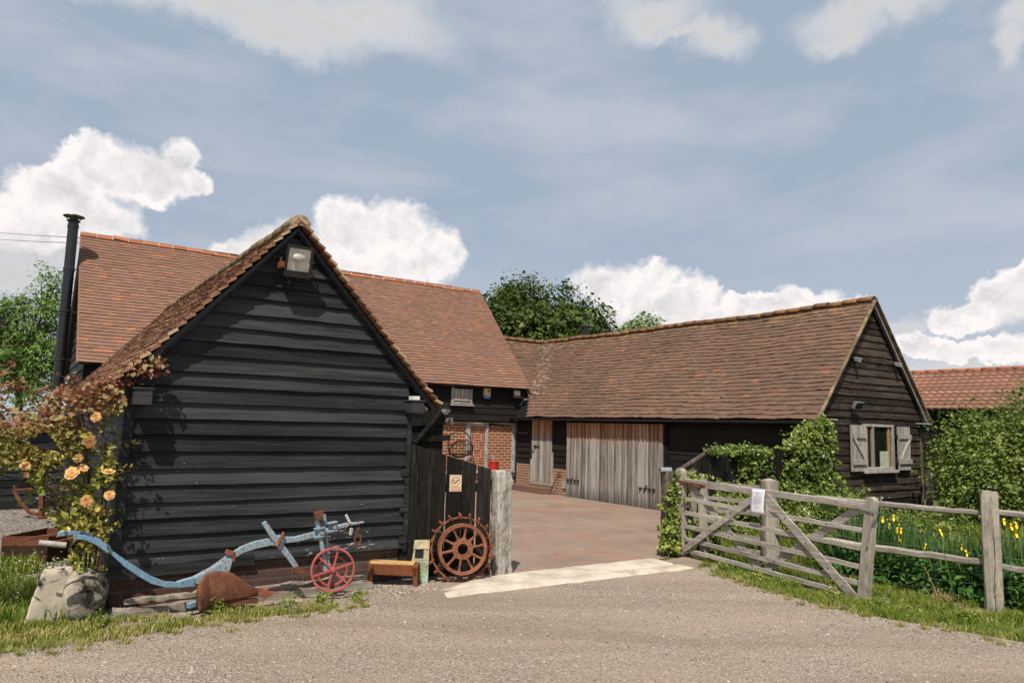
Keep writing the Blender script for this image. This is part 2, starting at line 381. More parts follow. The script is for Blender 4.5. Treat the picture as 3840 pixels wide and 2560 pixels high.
M['paper'] = plain('laminated_paper', (.72, .70, .76), .45, .4, var=.04, scale=5, bump=.05)
M['ink'] = plain('grey_print', (.36, .35, .39), .7, .2)
M['concrete'] = None
M['petal'] = None
def glass():
    n = NT('window_glass'); n.done((.02, .025, .02), .06, .9)
    n.b.inputs['Transmission Weight'].default_value = .6
    return n.m
M['glass'] = glass()
M['unlitroom'] = plain('dark_room_green', (.035, .04, .012), .9, .1, var=.9, scale=9)  # dark panel colour stands in for the unlit room behind the panes
M['interior'] = plain('inside_pale_frame', (.40, .45, .36), .8, .2)
M['innerwood'] = plain('orange_window_wood', (.42, .23, .09), .6, .3)

def gravel_mat(name, base, base2, tint, sc=68, rough=.95, dirt=(.20, .155, .12), dirtamt=.6):
    n = NT(name); v = n.pos()
    def cells(s, loc):
        vo = n.node('ShaderNodeTexVoronoi'); n.inp(vo.inputs['Vector'], n.map(v, loc=loc)); vo.inputs['Scale'].default_value = s
        return n.sep(vo.outputs['Color'])[0], vo.outputs['Distance']
    s1, d1 = cells(sc, (0, 0, 0)); s2, d2 = cells(sc * 2.1, (3, 1, 0)); s3, d3 = cells(sc * .45, (5, 2, 0))
    stops = [(0, tuple(x * .28 for x in base)), (.22, base), (.55, base2), (.88, tint), (.97, tuple(min(.8, x * 1.5) for x in tint))]
    c1 = n.ramp(s1, stops); c2 = n.ramp(s2, stops); big = n.noise(v, .75, 5, .62); fine = n.noise(v, 11, 5, .7)
    c = n.mix(n.rng(fine, .44, .56), c1, c2)
    fines = n.mix(n.noise(v, 150, 2), tuple(x * .6 for x in dirt), tuple(x * 1.35 for x in dirt))
    df = n.rng(n.math('ADD', n.math('MULTIPLY', big, .6), n.math('MULTIPLY', fine, .4)), .42, .6, dirtamt, .05)
    c = n.mix(df, c, fines)
    trk = n.noise(n.map(v, scale=(.22, 1.5, 1), rot=(0, 0, .25)), 1.3, 4, .55, .4)
    c = n.mix(n.rng(trk, .45, .62, 0, .5), c, tuple(x * .62 for x in dirt)); c = n.mix(n.rng(trk, .42, .3, 0, .4), c, tuple(min(.9, x * 1.15) for x in dirt))
    c = n.mix(n.math('MULTIPLY', n.math('LESS_THAN', d3, .26), n.math('GREATER_THAN', s3, .86)), c, n.ramp(s3, [(.86, (.07, .065, .06)), (.93, (.42, .37, .31)), (1, (.6, .55, .48))]))
    c = n.mix(n.rng(d1, .3, .62, 0, .35), c, (.09, .07, .055))
    n.bump(n.math('ADD', n.math('MULTIPLY', d1, -1.), n.math('MULTIPLY', d2, -.5)), .9, .014)
    return n.done(c, rough, .12)
M['gravel'] = gravel_mat('driveway_gravel', (.27, .22, .18), (.44, .365, .30), (.58, .49, .405), dirt=(.50, .385, .295), dirtamt=.74)
M['gravelgrey'] = gravel_mat('grey_yard_gravel', (.19, .175, .165), (.29, .265, .25), (.38, .35, .33), sc=34, dirtamt=.25)
def pebble():
    n = NT('loose_pebbles'); c = n.ramp(n.isl(), [(0, (.045, .042, .04)), (.3, (.13, .115, .10)), (.5, (.30, .26, .22)), (.8, (.46, .40, .33)), (.92, (.48, .35, .22)), (1, (.62, .56, .48))])
    n.bump(n.noise(n.pos(), 90, 3), .3, .003); return n.done(c, .9, .15)
M['pebble'] = pebble()
def concrete():
    n = NT('pale_concrete'); v = n.pos(); f = n.noise(v, 3, 6, .65); g = n.noise(v, 45, 4, .7)
    c = n.ramp(f, [(.33, (.38, .32, .25)), (.5, (.53, .465, .375)), (.68, (.62, .56, .465))])
    c = n.mix(n.rng(g, .58, .7, 0, .6), c, (.25, .21, .17)); 
    n.bump(g, .3, .004); return n.done(c, .92, .15)
M['concrete'] = concrete()
def stone():
    n = NT('saddle_stone'); v = n.pos(); f = n.noise(v, 6, 7, .7); g = n.noise(v, 40, 4, .7)
    c = n.ramp(f, [(.3, (.33, .275, .21)), (.5, (.48, .42, .335)), (.7, (.58, .52, .43))])
    cr = n.voro(n.map(v, scale=(1, 1, 2.2)), 2.3, 'DISTANCE_TO_EDGE'); cr2 = n.math('ADD', cr, n.math('MULTIPLY', n.noise(v, 9, 4), .09))
    c = n.mix(n.math('MULTIPLY', n.rng(cr2, .04, .055, 1, 0), n.rng(n.noise(v, 2.2, 2), .5, .56)), c, (.07, .06, .05)); n.bump(n.math('ADD', f, n.math('MULTIPLY', g, .3)), .6, .012)
    return n.done(c, .95, .1)
M['stone'] = stone()
def stone2():
    n = NT('mossy_rough_stone'); v = n.pos(); f = n.noise(v, 11, 7, .75, .6); s = n.sep(v)[0]
    c = n.ramp(f, [(.38, (.03, .025, .018)), (.46, (.12, .10, .075)), (.54, (.32, .285, .23)), (.7, (.52, .47, .40))])
    pale = n.ramp(n.noise(v, 6, 6, .7), [(.3, (.33, .275, .21)), (.6, (.52, .46, .37))])
    c = n.mix(n.rng(n.math('ADD', s, n.math('MULTIPLY', n.noise(v, 8, 5, .7), .16)), -3.44, -3.33, 0, 1), pale, c)
    n.bump(f, 1., .03); return n.done(c, .97, .08)
M['stone2'] = stone2()
def field():
    n = NT('field_ground'); v = n.pos(); f = n.noise(v, 1.7, 6, .65); g = n.noise(v, 22, 4, .7)
    c = n.ramp(n.math('ADD', n.math('MULTIPLY', f, .6), n.math('MULTIPLY', g, .4)), [(.33, (.05, .07, .018)), (.5, (.10, .12, .035)), (.62, (.22, .17, .09)), (.75, (.30, .24, .15))])
    n.bump(g, .5, .02); return n.done(c, .95, .1)
M['field'] = field()
M['roseleaf'] = leafmat('rose_leaves', [(0, (0.109, 0.151, 0.025)), (.35, (0.244, 0.290, 0.043)), (.7, (0.535, 0.465, 0.095)), (.9, (0.826, 0.558, 0.105)), (1, (1.092, 0.697, 0.085))], zmix=(1.15, 1.75, [(0, (.11, .022, .014)), (.3, (.24, .06, .03)), (.55, (.38, .16, .08)), (.75, (.48, .34, .17)), (.9, (.20, .21, .05)), (1, (.12, .16, .03))]), spec=.5, rough=.42)
M['ivyleaf'] = leafmat('ivy_leaves', [(0, (0.055, 0.099, 0.017)), (.4, (0.139, 0.207, 0.032)), (.75, (0.332, 0.403, 0.067)), (1, (0.664, 0.703, 0.138))], spec=.6, rough=.35, trans=(.12, .18, .02))
M['hedgeleaf'] = leafmat('hedge_leaves', [(0, (0.055, 0.094, 0.020)), (.45, (0.152, 0.221, 0.040)), (.8, (0.332, 0.401, 0.076)), (1, (0.554, 0.607, 0.132))], spec=.45, rough=.45, trans=(.10, .17, .02), nz=.9)
M['nettleleaf'] = leafmat('nettle_leaves', [(0, (0.031, 0.086, 0.017)), (.5, (0.065, 0.172, 0.026)), (1, (0.143, 0.286, 0.043))], spec=.35, trans=(.07, .2, .015))
M['oakleaf'] = leafmat('oak_leaves', [(0, (0.030, 0.055, 0.015)), (.45, (0.073, 0.124, 0.025)), (.8, (0.149, 0.195, 0.039)), (1, (0.265, 0.288, 0.060))], trans=(.05, .09, .01), spec=.3, nz=.35)
M['ashleaf'] = leafmat('willow_leaves', [(0, (0.068, 0.134, 0.030)), (.5, (0.158, 0.279, 0.054)), (1, (0.365, 0.510, 0.109))], trans=(.12, .22, .02), spec=.3, nz=.5)
M['grass'] = leafmat('grass_blades', [(0, (0.097, 0.145, 0.022)), (.25, (0.205, 0.260, 0.037)), (.45, (0.339, 0.363, 0.067)), (.6, (0.508, 0.460, 0.158)), (.8, (0.702, 0.581, 0.291)), (1, (0.798, 0.653, 0.363))], trans=(.2, .22, .04), spec=.2, rough=.6, nz=2.6)
M['grassgreen'] = leafmat('lush_grass_blades', [(0, (0.069, 0.121, 0.018)), (.35, (0.155, 0.236, 0.032)), (.6, (0.276, 0.333, 0.057)), (.8, (0.437, 0.425, 0.127)), (1, (0.644, 0.552, 0.253))], trans=(.18, .25, .03), spec=.2, rough=.6, nz=2.2)
M['iris'] = leafmat('iris_blades', [(0, (0.042, 0.098, 0.028)), (.6, (0.084, 0.175, 0.049)), (1, (0.168, 0.266, 0.070))], trans=(.08, .16, .03), spec=.35)
M['straw'] = plain('dry_straw', (.46, .33, .18), .9, .1)
M['bark'] = plain('bark', (.075, .058, .042), .95, .1, var=.5, scale=9, bump=.8)
M['cane'] = plain('rose_cane', (.10, .055, .03), .7, .2, var=.5)
def petal():
    n = NT('apricot_petals'); c = n.ramp(n.isl(), [(0, (.84, .38, .10)), (.4, (.90, .56, .22)), (1, (.92, .74, .44))]); return n.done(c, .6, .2, trans=(.8, .45, .18))
M['petal'] = petal()
M['petalcore'] = plain('rose_heart', (.70, .22, .05), .7, .2)
M['irispetal'] = plain('yellow_iris_petals', (.80, .56, .02), .6, .2, var=.12)
M['whiteflower'] = plain('white_flower_petals', (.80, .78, .74), .7, .2, var=.05)

# ------------------------------------------------------------------ camera, light, sky
H, PITCH, ROLL, FPX = 1.65, .11489, .02572, 1661.4
cam = bpy.data.cameras.new('camera'); camo = bpy.data.objects.new('camera', cam); COL.objects.link(camo)
cam.sensor_width = 36; cam.lens = FPX / 2352 * 36; cam.clip_end = 3000; cam.clip_start = .05
Zc = Vector((0, -math.sin(PITCH), math.cos(PITCH))); Fw = Vector((0, math.cos(PITCH), math.sin(PITCH)))
Rt = math.cos(ROLL) * Vector((1, 0, 0)) + math.sin(ROLL) * Zc; Up = -math.sin(ROLL) * Vector((1, 0, 0)) + math.cos(ROLL) * Zc
mw = Matrix.Identity(4)
for i in range(3): mw[i][0], mw[i][1], mw[i][2], mw[i][3] = Rt[i], Up[i], -Fw[i], (0, 0, H)[i]
camo.matrix_world = mw; scene.camera = camo

SUN_AZ, SUN_EL = math.radians(10), math.radians(56)      # light travels towards +y, slightly towards +x
sd = Vector((math.sin(SUN_AZ) * math.cos(SUN_EL), math.cos(SUN_AZ) * math.cos(SUN_EL), -math.sin(SUN_EL)))
sun = bpy.data.lights.new('sun', 'SUN'); sun.energy = 5.0; sun.angle = math.radians(.6); sun.color = (1, .915, .80)
suno = bpy.data.objects.new('sun', sun); COL.objects.link(suno); suno.rotation_euler = sd.to_track_quat('-Z', 'Y').to_euler()

def make_world():
    w = bpy.data.worlds.new('World'); scene.world = w; w.use_nodes = True; t = w.node_tree; N = t.nodes
    bg = N['Background']; L = t.links.new
    def nd(ty, **k):
        n = N.new(ty)
        for a, b in k.items(): setattr(n, a, b)
        return n
    def st(sock, v):
        if isinstance(v, bpy.types.NodeSocket): L(v, sock)
        elif sock.type == 'RGBA' and len(v) == 3: sock.default_value = (*v, 1)
        else: sock.default_value = v
    def mt(op, a, b=0., c=0., clamp=False):
        n = nd('ShaderNodeMath', operation=op, use_clamp=clamp); st(n.inputs[0], a); st(n.inputs[1], b); st(n.inputs[2], c); return n.outputs[0]
    def vm(op, a, b=(0, 0, 0)):
        n = nd('ShaderNodeVectorMath', operation=op); st(n.inputs[0], a); st(n.inputs[1], b); return n
    def noise(v, s, d=5, r=.6, dist=0.):
        n = nd('ShaderNodeTexNoise'); st(n.inputs['Vector'], v); n.inputs['Scale'].default_value = s
        n.inputs['Detail'].default_value = d; n.inputs['Roughness'].default_value = r; n.inputs['Distortion'].default_value = dist
        return n
    def rg(v, a, b, c=0., d=1., sm=False):
        n = nd('ShaderNodeMapRange', interpolation_type='SMOOTHSTEP' if sm else 'LINEAR'); st(n.inputs[0], v)
        for i, q in enumerate((a, b, c, d)): n.inputs[i + 1].default_value = q
        return n.outputs[0]
    def mx(f, a, b, mode='MIX'):
        n = nd('ShaderNodeMix', data_type='RGBA', blend_type=mode); st(n.inputs['Factor'], f); st(n.inputs['A'], a); st(n.inputs['B'], b)
        return n.outputs['Result']
    tc = nd('ShaderNodeTexCoord'); sp = nd('ShaderNodeSeparateXYZ'); L(tc.outputs['Generated'], sp.inputs[0])
    x, y, z = sp.outputs
    az = mt('ARCTAN2', x, y); el = mt('ARCSINE', z)
    cb = nd('ShaderNodeCombineXYZ'); L(az, cb.inputs[0]); L(el, cb.inputs[1]); P = cb.outputs[0]
    sky = nd('ShaderNodeTexSky', sky_type='NISHITA'); sky.sun_disc = False
    sky.sun_elevation = SUN_EL; sky.sun_rotation = math.pi + SUN_AZ
    sky.air_density = 1.0; sky.dust_density = 1.5; sky.ozone_density = 1.2; sky.altitude = 50
    skyc = mx(.85, sky.outputs[0], (3.95, 4.82, 5.9))
    # billows: warp the az/el plane, then cluster of ellipses
    n1 = noise(P, 11, 4, .6); n2 = noise(P, 52, 4, .65)
    w1 = vm('SUBTRACT', n1.outputs['Color'], (.5, .5, .5)).outputs[0]; w2 = vm('SUBTRACT', n2.outputs['Color'], (.5, .5, .5)).outputs[0]
    sc1 = nd('ShaderNodeVectorMath', operation='SCALE'); L(w1, sc1.inputs[0]); sc1.inputs['Scale'].default_value = .055
    sc2 = nd('ShaderNodeVectorMath', operation='SCALE'); L(w2, sc2.inputs[0]); sc2.inputs['Scale'].default_value = .027
    Q = vm('ADD', vm('ADD', P, sc1.outputs[0]).outputs[0], sc2.outputs[0]).outputs[0]
    flat = nd('ShaderNodeVectorMath', operation='MULTIPLY'); L(Q, flat.inputs[0]); flat.inputs[1].default_value = (1, 1, 0); Q = flat.outputs[0]
    def cluster(ells, Qv):
        out = None
        for a, e, ra, re in ells:
            d = vm('SUBTRACT', Qv, (a, e, 0)).outputs[0]
            d = vm('MULTIPLY', d, (1 / ra, 1 / re, 1)).outputs[0]
            ln = vm('LENGTH', d).outputs['Value']
            v = mt('SUBTRACT', 1.06, ln)
            out = v if out is None else mt('SMOOTH_MAX', out, v, .3)
        return out
    cum = cluster(CUMULUS, Q)
    scs = nd('ShaderNodeVectorMath', operation='SCALE'); L(vm('SUBTRACT', noise(P, 7, 5, .66).outputs['Color'], (.5, .5, .5)).outputs[0], scs.inputs[0]); scs.inputs['Scale'].default_value = .11
    qs = nd('ShaderNodeVectorMath', operation='MULTIPLY'); L(vm('ADD', P, scs.outputs[0]).outputs[0], qs.inputs[0]); qs.inputs[1].default_value = (1, 1, 0)
    soft = cluster(SOFT, qs.outputs[0])
    # lit tops / grey bellies
    sh = vm('ADD', Q, (-.006, .016, 0)).outputs[0]
    nA = noise(Q, 17, 5, .6).outputs[0]; nB = noise(sh, 17, 5, .6).outputs[0]
    relief = mt('MULTIPLY', mt('SUBTRACT', nA, nB), 1.7)
    thick = rg(cum, .0, .65, 0, 1, True)
    belly = rg(noise(P, 6, 3).outputs[0], .36, .64, 0, .30)
    br = mt('SUBTRACT', mt('ADD', mt('SUBTRACT', 1., mt('MULTIPLY', thick, .10)), relief), mt('MULTIPLY', belly, thick), clamp=True)
    br = mt('MAXIMUM', br, .1)
    cwhite = mx(rg(br, .25, .98), (.60, .59, .61), (1.0, .95, .94))
    cloudcol = nd('ShaderNodeVectorMath', operation='SCALE'); L(cwhite, cloudcol.inputs[0]); cloudcol.inputs['Scale'].default_value = 1 / .1
    softcol = nd('ShaderNodeVectorMath', operation='SCALE'); softcol.inputs['Scale'].default_value = 1 / .1
    L(mx(rg(soft, .2, 1.), (.72, .72, .74), (.64, .63, .63)), softcol.inputs[0])
    # thin high veil
    vst = nd('ShaderNodeMapping'); L(P, vst.inputs[0]); vst.inputs['Rotation'].default_value = (0, 0, -.35); vst.inputs['Scale'].default_value = (1.6, 5, 1)
    veil = rg(noise(vst.outputs[0], 1.7, 5, .55, .3).outputs[0], .44, .66, 0, .7)
    c = mx(veil, skyc, (5.6, 5.85, 6.6))
    hz = rg(el, .0, .32, .55, 0, True)
    c = mx(hz, c, (6.4, 6.6, 7.1))
    c = mx(rg(soft, -.7, .95, 0, .97, True), c, softcol.outputs[0])
    sb = rg(noise(P, 13, 3).outputs[0],   .35, .62, .07, .5); c = mx(mt('SMOOTH_MIN', mt('MAXIMUM', mt('DIVIDE', mt('ADD', cum, .03), sb), 0.), 1., .25, clamp=True), c, cloudcol.outputs[0])
    L(c, bg.inputs[0]); bg.inputs[1].default_value = .1
CUMULUS = [(-0.5369, 0.2972, 0.0447, 0.0395), (-0.4887, 0.2932, 0.0547, 0.0356), (-0.4482, 0.3185, 0.0256, 0.0319), (-0.583, 0.2555, 0.0489, 0.0317), (-0.4336, 0.2971, 0.0337, 0.0184), (-0.6049, 0.2117, 0.0472, 0.0365), (-0.5546, 0.2354, 0.0696, 0.03), (-0.2373, 0.2537, 0.0441, 0.0483), (-0.1667, 0.2649, 0.0605, 0.0431), (-0.1109, 0.233, 0.0457, 0.041), (-0.3213, 0.226, 0.0505, 0.0308), (-0.3639, 0.2076, 0.049, 0.0194), (-0.2001, 0.2159, 0.114, 0.0319), (0.1341, 0.1941, 0.0566, 0.0355), (0.1819, 0.185, 0.0642, 0.0423), (0.2403, 0.1726, 0.0455, 0.032), (0.1938, 0.1496, 0.1086, 0.0236), (0.3944, 0.1738, 0.046, 0.0188), (0.341, 0.1617, 0.0687, 0.0181), (0.4452, 0.1659, 0.0222, 0.0119), (0.2968, 0.1514, 0.0654, 0.0161), (0.5968, 0.1616, 0.0328, 0.0298), (0.6217, 0.1645, 0.0317, 0.0342), (0.5614, 0.1386, 0.0363, 0.0184), (0.5154, 0.1095, 0.0338, 0.0136), (0.5469, 0.1033, 0.0473, 0.0113), (0.6109, 0.106, 0.0435, 0.0148)]
SOFT = [(-0.4075, 0.5006, 0.1779, 0.021), (-0.2705, 0.5095, 0.1406, 0.0244), (-0.2114, 0.5318, 0.0806, 0.029), (-0.3393, 0.4889, 0.1052, 0.017), (0.1924, 0.5367, 0.0668, 0.0244), (0.2351, 0.5138, 0.0359, 0.0099), (0.2769, 0.505, 0.0351, 0.0222), (0.4604, 0.5055, 0.0742, 0.0252), (0.4388, 0.4833, 0.041, 0.0142), (0.5106, 0.4978, 0.0429, 0.0181), (0.6324, 0.4599, 0.0246, 0.0172), (0.6269, 0.4369, 0.0166, 0.0132), (-0.6023, 0.1822, 0.0605, 0.0295), (-0.5648, 0.198, 0.0924, 0.0251), (-0.6079, 0.1515, 0.0422, 0.0197), (0.5019, 0.1205, 0.0321, 0.0106), (0.5996, 0.1314, 0.0673, 0.0109), (0.5767, 0.0871, 0.0806, 0.0111)]
make_world()
# ------------------------------------------------------------------ generic building pieces
def boards(mb, F, z0, z1, ex, smin, smax, plane, axis='s', out=-1, t=.022, seg=10, jit=.004, seed=1, gap=.012):
    """weatherboards; smin/smax are functions of z; axis 's' wall lies at depth 'plane' facing out*d, axis 'd' wall at s=plane facing out*s"""
    r = np.random.default_rng(seed); z = z0
    def P(a, o, zz): return F.p(a, plane + out * o, zz) if axis == 's' else F.p(plane + out * o, a, zz)
    while z < z1 - .02:
        e = ex * r.uniform(.93, 1.07); zt = min(z + e, z1)
        a0, a1, b0, b1 = smin(z), smax(z), smin(zt), smax(zt)
        if a1 - a0 > .03:
            tb = t + r.normal(0, .003); V = []; lift = np.cumsum(r.normal(0, jit * .5, seg + 1)); lift -= np.linspace(0, lift[-1], seg + 1)
            for i in range(seg + 1):
                q = i / seg; a = a0 + (a1 - a0) * q; b = b0 + (b1 - b0) * q; wv = lift[i] + r.normal(0, jit * .25); ow = r.normal(0, jit * .4)
                V += [P(a, tb + ow, z + wv), P(a, 0, z + wv + .002), P(b, -.004, zt + gap), P(b, .006, zt + gap)]
            Fc = [(0, 1, 2, 3), tuple(seg * 4 + k for k in (3, 2, 1, 0))]
            for i in range(seg):
                for k in range(4): Fc.append((i * 4 + k, (i + 1) * 4 + k, (i + 1) * 4 + (k + 1) % 4, i * 4 + (k + 1) % 4))
            mb.add(V, Fc)
        z = zt

def tile_roof(name, F, a0, a1, e, rdg, mat, parent, gauge=.105, width=.165, axis='d', keep=None, sag=None, seed=3, jit=1., kick=None):
    """plain tiles. axis: the direction the courses run ('s' or 'd'). e=(x,z) eave, rdg=(x,z) ridge, x across the other axis"""
    r = np.random.default_rng(seed)
    ex, ez = e; rx, rz = rdg; L = math.hypot(rx - ex, rz - ez); ux, uz = (rx - ex) / L, (rz - ez) / L; nx, nz = -uz * np.sign(ux) * np.sign(ux), ux
    if ux < 0: nx, nz = uz, -ux
    else: nx, nz = -uz, ux
    C = []; nC = int(L / gauge); g = L / nC
    for i in range(nC):
        off = (i % 2) * width / 2; x = a0 - off
        jc = r.normal(0, .0015)
        while x < a1 - .01:
            xa, xb = max(x + .0006, a0), min(x + width - .0006, a1)
            if xb - xa > .02: C.append((xa, xb, i * g + jc + r.normal(0, .0016) * jit + .004 * jit * math.sin(x * 1.9 + i * 2.3) + .003 * jit * math.sin(x * 5.3 + i * 1.1), r.normal(0, .0015) * jit, r.normal(0, .0015) * jit, i))
            x += width
    C = np.array(C); N = len(C)
    xa, xb, b0, no, tw, ci = C.T
    b1 = b0 + g * 1.25; lift = .019; th = .014
    pts = np.zeros((N, 8, 3))   # a (along), b (upslope), n
    for k, (aa, bb, nn) in enumerate([(xa, b0 + tw, lift + no + tw), (xb, b0 - tw, lift + no - tw), (xb, b1, no * .4 + 0 * xa), (xa, b1, no * .4 + 0 * xa),
                                      (xa, b0 + tw, lift + th + no + tw), (xb, b0 - tw, lift + th + no - tw), (xb, b1, th + no * .4), (xa, b1, th + no * .4)]):
        pts[:, k, 0] = aa; pts[:, k, 1] = bb; pts[:, k, 2] = nn
    A, B, Nn = pts[..., 0], pts[..., 1], pts[..., 2]
    X = ex + B * ux + Nn * nx; Z = ez + B * uz + Nn * nz
    if kick is not None: Z = Z + kick(B / L)
    if sag is not None: Z = Z + sag(A, B / L)
    loc = np.stack([A, X, Z], -1) if axis == 's' else np.stack([X, A, Z], -1)
    if keep is not None:
        c = loc.mean(1); m = keep(c[:, 0], c[:, 1], c[:, 2]); loc = loc[m]; N = len(loc)
    Wd = F.arr(loc).reshape(-1, 3)
    q = np.array([(0, 3, 2, 1), (4, 5, 6, 7), (0, 1, 5, 4), (1, 2, 6, 5), (3, 0, 4, 7), (2, 3, 7, 6)])
    Fc = (np.arange(N)[:, None, None] * 8 + q).reshape(-1, 4)
    if ux * (1 if axis == 's' else -1) < 0: Fc = Fc[:, ::-1]
    return Wd, Fc
def roof_obj(name, parts, mat, parent):
    V = np.concatenate([p[0] for p in parts]); o = 0; Fs = []
    for a, b in parts: Fs.append(b + o); o += len(a)
    return link_mesh(name, V, None, mat, parent, flat_np=np.concatenate(Fs))

# ================================================================== FRONT SHED
shed = thing('weatherboarded_shed', 'small black weatherboarded shed with steep tiled gable behind the blue plough', 'shed', SF.p(-1.35, 0, 0))
AP_S, AP_Z = -1.345, 3.53           # apex of the wall
def sl(z): return max(-2.70, AP_S - (AP_Z - z) * .882) if z > 1.99 else -2.70 - (z < .9) * .02
def sr(z): return min(-.01, AP_S + (AP_Z - z) * .915) if z > 2.05 else -.01
mb = MB(); boards(mb, SF, .33, 3.46, .146, sl, sr, 0, seg=12, jit=.0042, seed=11, t=.042)
mb.build('wall', M['shed'], shed, bevel=.003)
mb = MB(); boards(mb, SF, .3, 1.85, .15, lambda z: .03, lambda z: 7.0, -2.70, axis='d', out=-1, seg=6, seed=12)
boards(mb, SF, .3, 1.85, .15, lambda z: .03, lambda z: 7.0, -.01, axis='d', out=1, seg=6, seed=13)
mb.build('side_wall', M['shed'], shed)
mb = MB(); mb.box(SF, -2.66, -.05, .05, 7.0, .25, 1.8); mb.prism(SF, [(-2.66, 1.8), (-.05, 1.8), (AP_S, AP_Z - .12)], .05, 7.0)
mb.build('core', M['black'], shed)
mb = MB(); mb.box(SF, -2.72, .0, .005, 7.0, -.05, .335); mb.build('plinth', M['brickplinth'], shed)
mb = MB(); mb.bar(SF.p(-2.73, -.035, .28), SF.p(-2.70, -.035, 1.9), .075, .05, SF.u, 6, .004); mb.build('corner_board', M['shed'], shed)
mb = MB(); mb.bar(SF.p(.0, -.02, .3), SF.p(-.0, -.02, 1.84), .05, .06, SF.u, 6, .003); mb.build('corner_board', M['shed'], shed)
# fallen lowest board, scuffed
mb = MB(); mb.bar(SF.p(-2.72, -.05, .30), SF.p(-1.55, -.035, .335), .10, .02, (0, 0, 1), 8, .005); mb.build('lowest_board', M['shed'], shed)
# roof: left slope, right slope with a bellcast at the eaves
VG = -.13
kick = lambda q: np.where(q < .22, (.22 - q) ** 2 * .9, 0)
parts = [tile_roof('r', SF, VG, 7.15, (-2.88, 1.86), (AP_S, 3.60), None, None, gauge=.098, width=.165, axis='d', seed=5, jit=1.8, kick=kick),
         tile_roof('r', SF, VG, 7.15, (.33, 1.77), (AP_S, 3.60), None, None, gauge=.098, width=.165, axis='d', seed=6, jit=1.8, kick=kick)]
roof = roof_obj('roof', parts, M['tileC'], shed)
mb = MB()
for s0, z0 in ((-2.80, 1.90), (.26, 1.80)):
    mb.prism(SF, [(s0, z0 + .035), (AP_S, 3.555), (AP_S, 3.515), (s0 + (.02 if s0 < -1 else -.02), z0 - .01)], VG + .03, 7.1)
mb.build('roof_deck', M['black'], shed)
# verge: proud undercloak tiles bedded along the gable edge, seen end on
mb = MB(); rr = np.random.default_rng(4)
for sgn, (s0, z0) in ((-1, (-2.88, 1.86)), (1, (.33, 1.77))):
    L = math.hypot(AP_S - s0, 3.6 - z0); n = int(L / .098)
    for i in range(n):
        q = (i + .15) / n; q2 = (i + 1.35) / n; k = lambda q: float(kick(np.array(q)))
        a = np.array(SF.p(s0 + (AP_S - s0) * q, VG - .02 + rr.normal(0, .006), z0 + (3.6 - z0) * q + k(q) + .040))
        b = np.array(SF.p(s0 + (AP_S - s0) * q2, VG - .02, z0 + (3.6 - z0) * q2 + k(q2) + .006))
        mb.bar(a, b, .075, .024, SF.v, 1, .003)
mb.build('verge_tiles', M['verge'], shed)
mb = MB()
mb.bar(SF.p(-2.76, -.055, 1.90), SF.p(AP_S, -.055, 3.525), .035, .045, SF.v, 4, .002); mb.bar(SF.p(.18, -.06, 1.87), SF.p(AP_S, -.06, 3.525), .035, .045, SF.v, 4, .002)
mb.build('bargeboard', M['shed'], shed)
# ridge: mortared half round tiles with dark gaps
mb = MB()
for i in range(24):
    d = VG + .0 + i * .305; hh = 3.60 + rr.normal(0, .006)
    P = []
    for dd_ in (d, d + .29):
        P.append([SF.p(AP_S + .095 * math.cos(t), dd_ + rr.normal(0, .003), hh - .045 + .10 * math.sin(t)) for t in np.linspace(-.15, math.pi + .15, 9)])
    mb.grid(P)
mb.build('ridge', M['vergeB'], roof, solid=.018, smooth=True)
mb = MB()   # mortar hump on the front end of the ridge
P = []
for j in range(9):
    q = j / 8; rad = (.098 if j == 0 else .108 - .03 * q) ; d = -.17 + q * .55
    P.append([SF.p(AP_S + rad * (1 + .08 * math.sin(5 * t + j)) * math.cos(t), d, 3.565 + rad * (1.08 + .05 * math.sin(3 * t)) * math.sin(t)) for t in np.linspace(-.25, math.pi + .25, 15)])
mb.grid(P); c = len(mb.v); mb.add([SF.p(AP_S, -.175, 3.56)] + P[0], [(0, i, i + 1) for i in range(1, 15)]); mb.build('ridge_mortar_cap', M['stonecap'], roof, smooth='all')
def eaves_box(s0, s1, z0, z1, d):
    b = MB(); b.box(SF, s0, s1, d, .05, z0, z1); b.box(SF, s0 - .012, s1 + .012, d - .012, .05, z1, z1 + .014); e = b.build('eaves_box', M['shed'], shed, bevel=.004); return e
eaves_box(-2.70, -2.565, 1.74, 1.872, -.30)
e = eaves_box(-.055, .085, 1.75, 1.875, -.20)
mb = MB(); mb.box(SF, -.05, .03, -.20, -.10, 1.89, 1.93); mb.build('flaking_cap', M['whiteflake'], e)
mb = MB(); mb.prism(SF, [(.085, 1.87), (.18, 1.80), (.11, 1.74), (.085, 1.76)], -.12, 0); mb.build('rafter_foot', M['brownpost'], shed)
for z in (1.02, .67, .30, 1.3):
    pass
for z in (1.12, .74, .42):
    mb = MB(); mb.box(SF, -.075, .012, -.06, -.02, z - .035, z + .035); mb.build('hinge_block', M['shed'], shed)

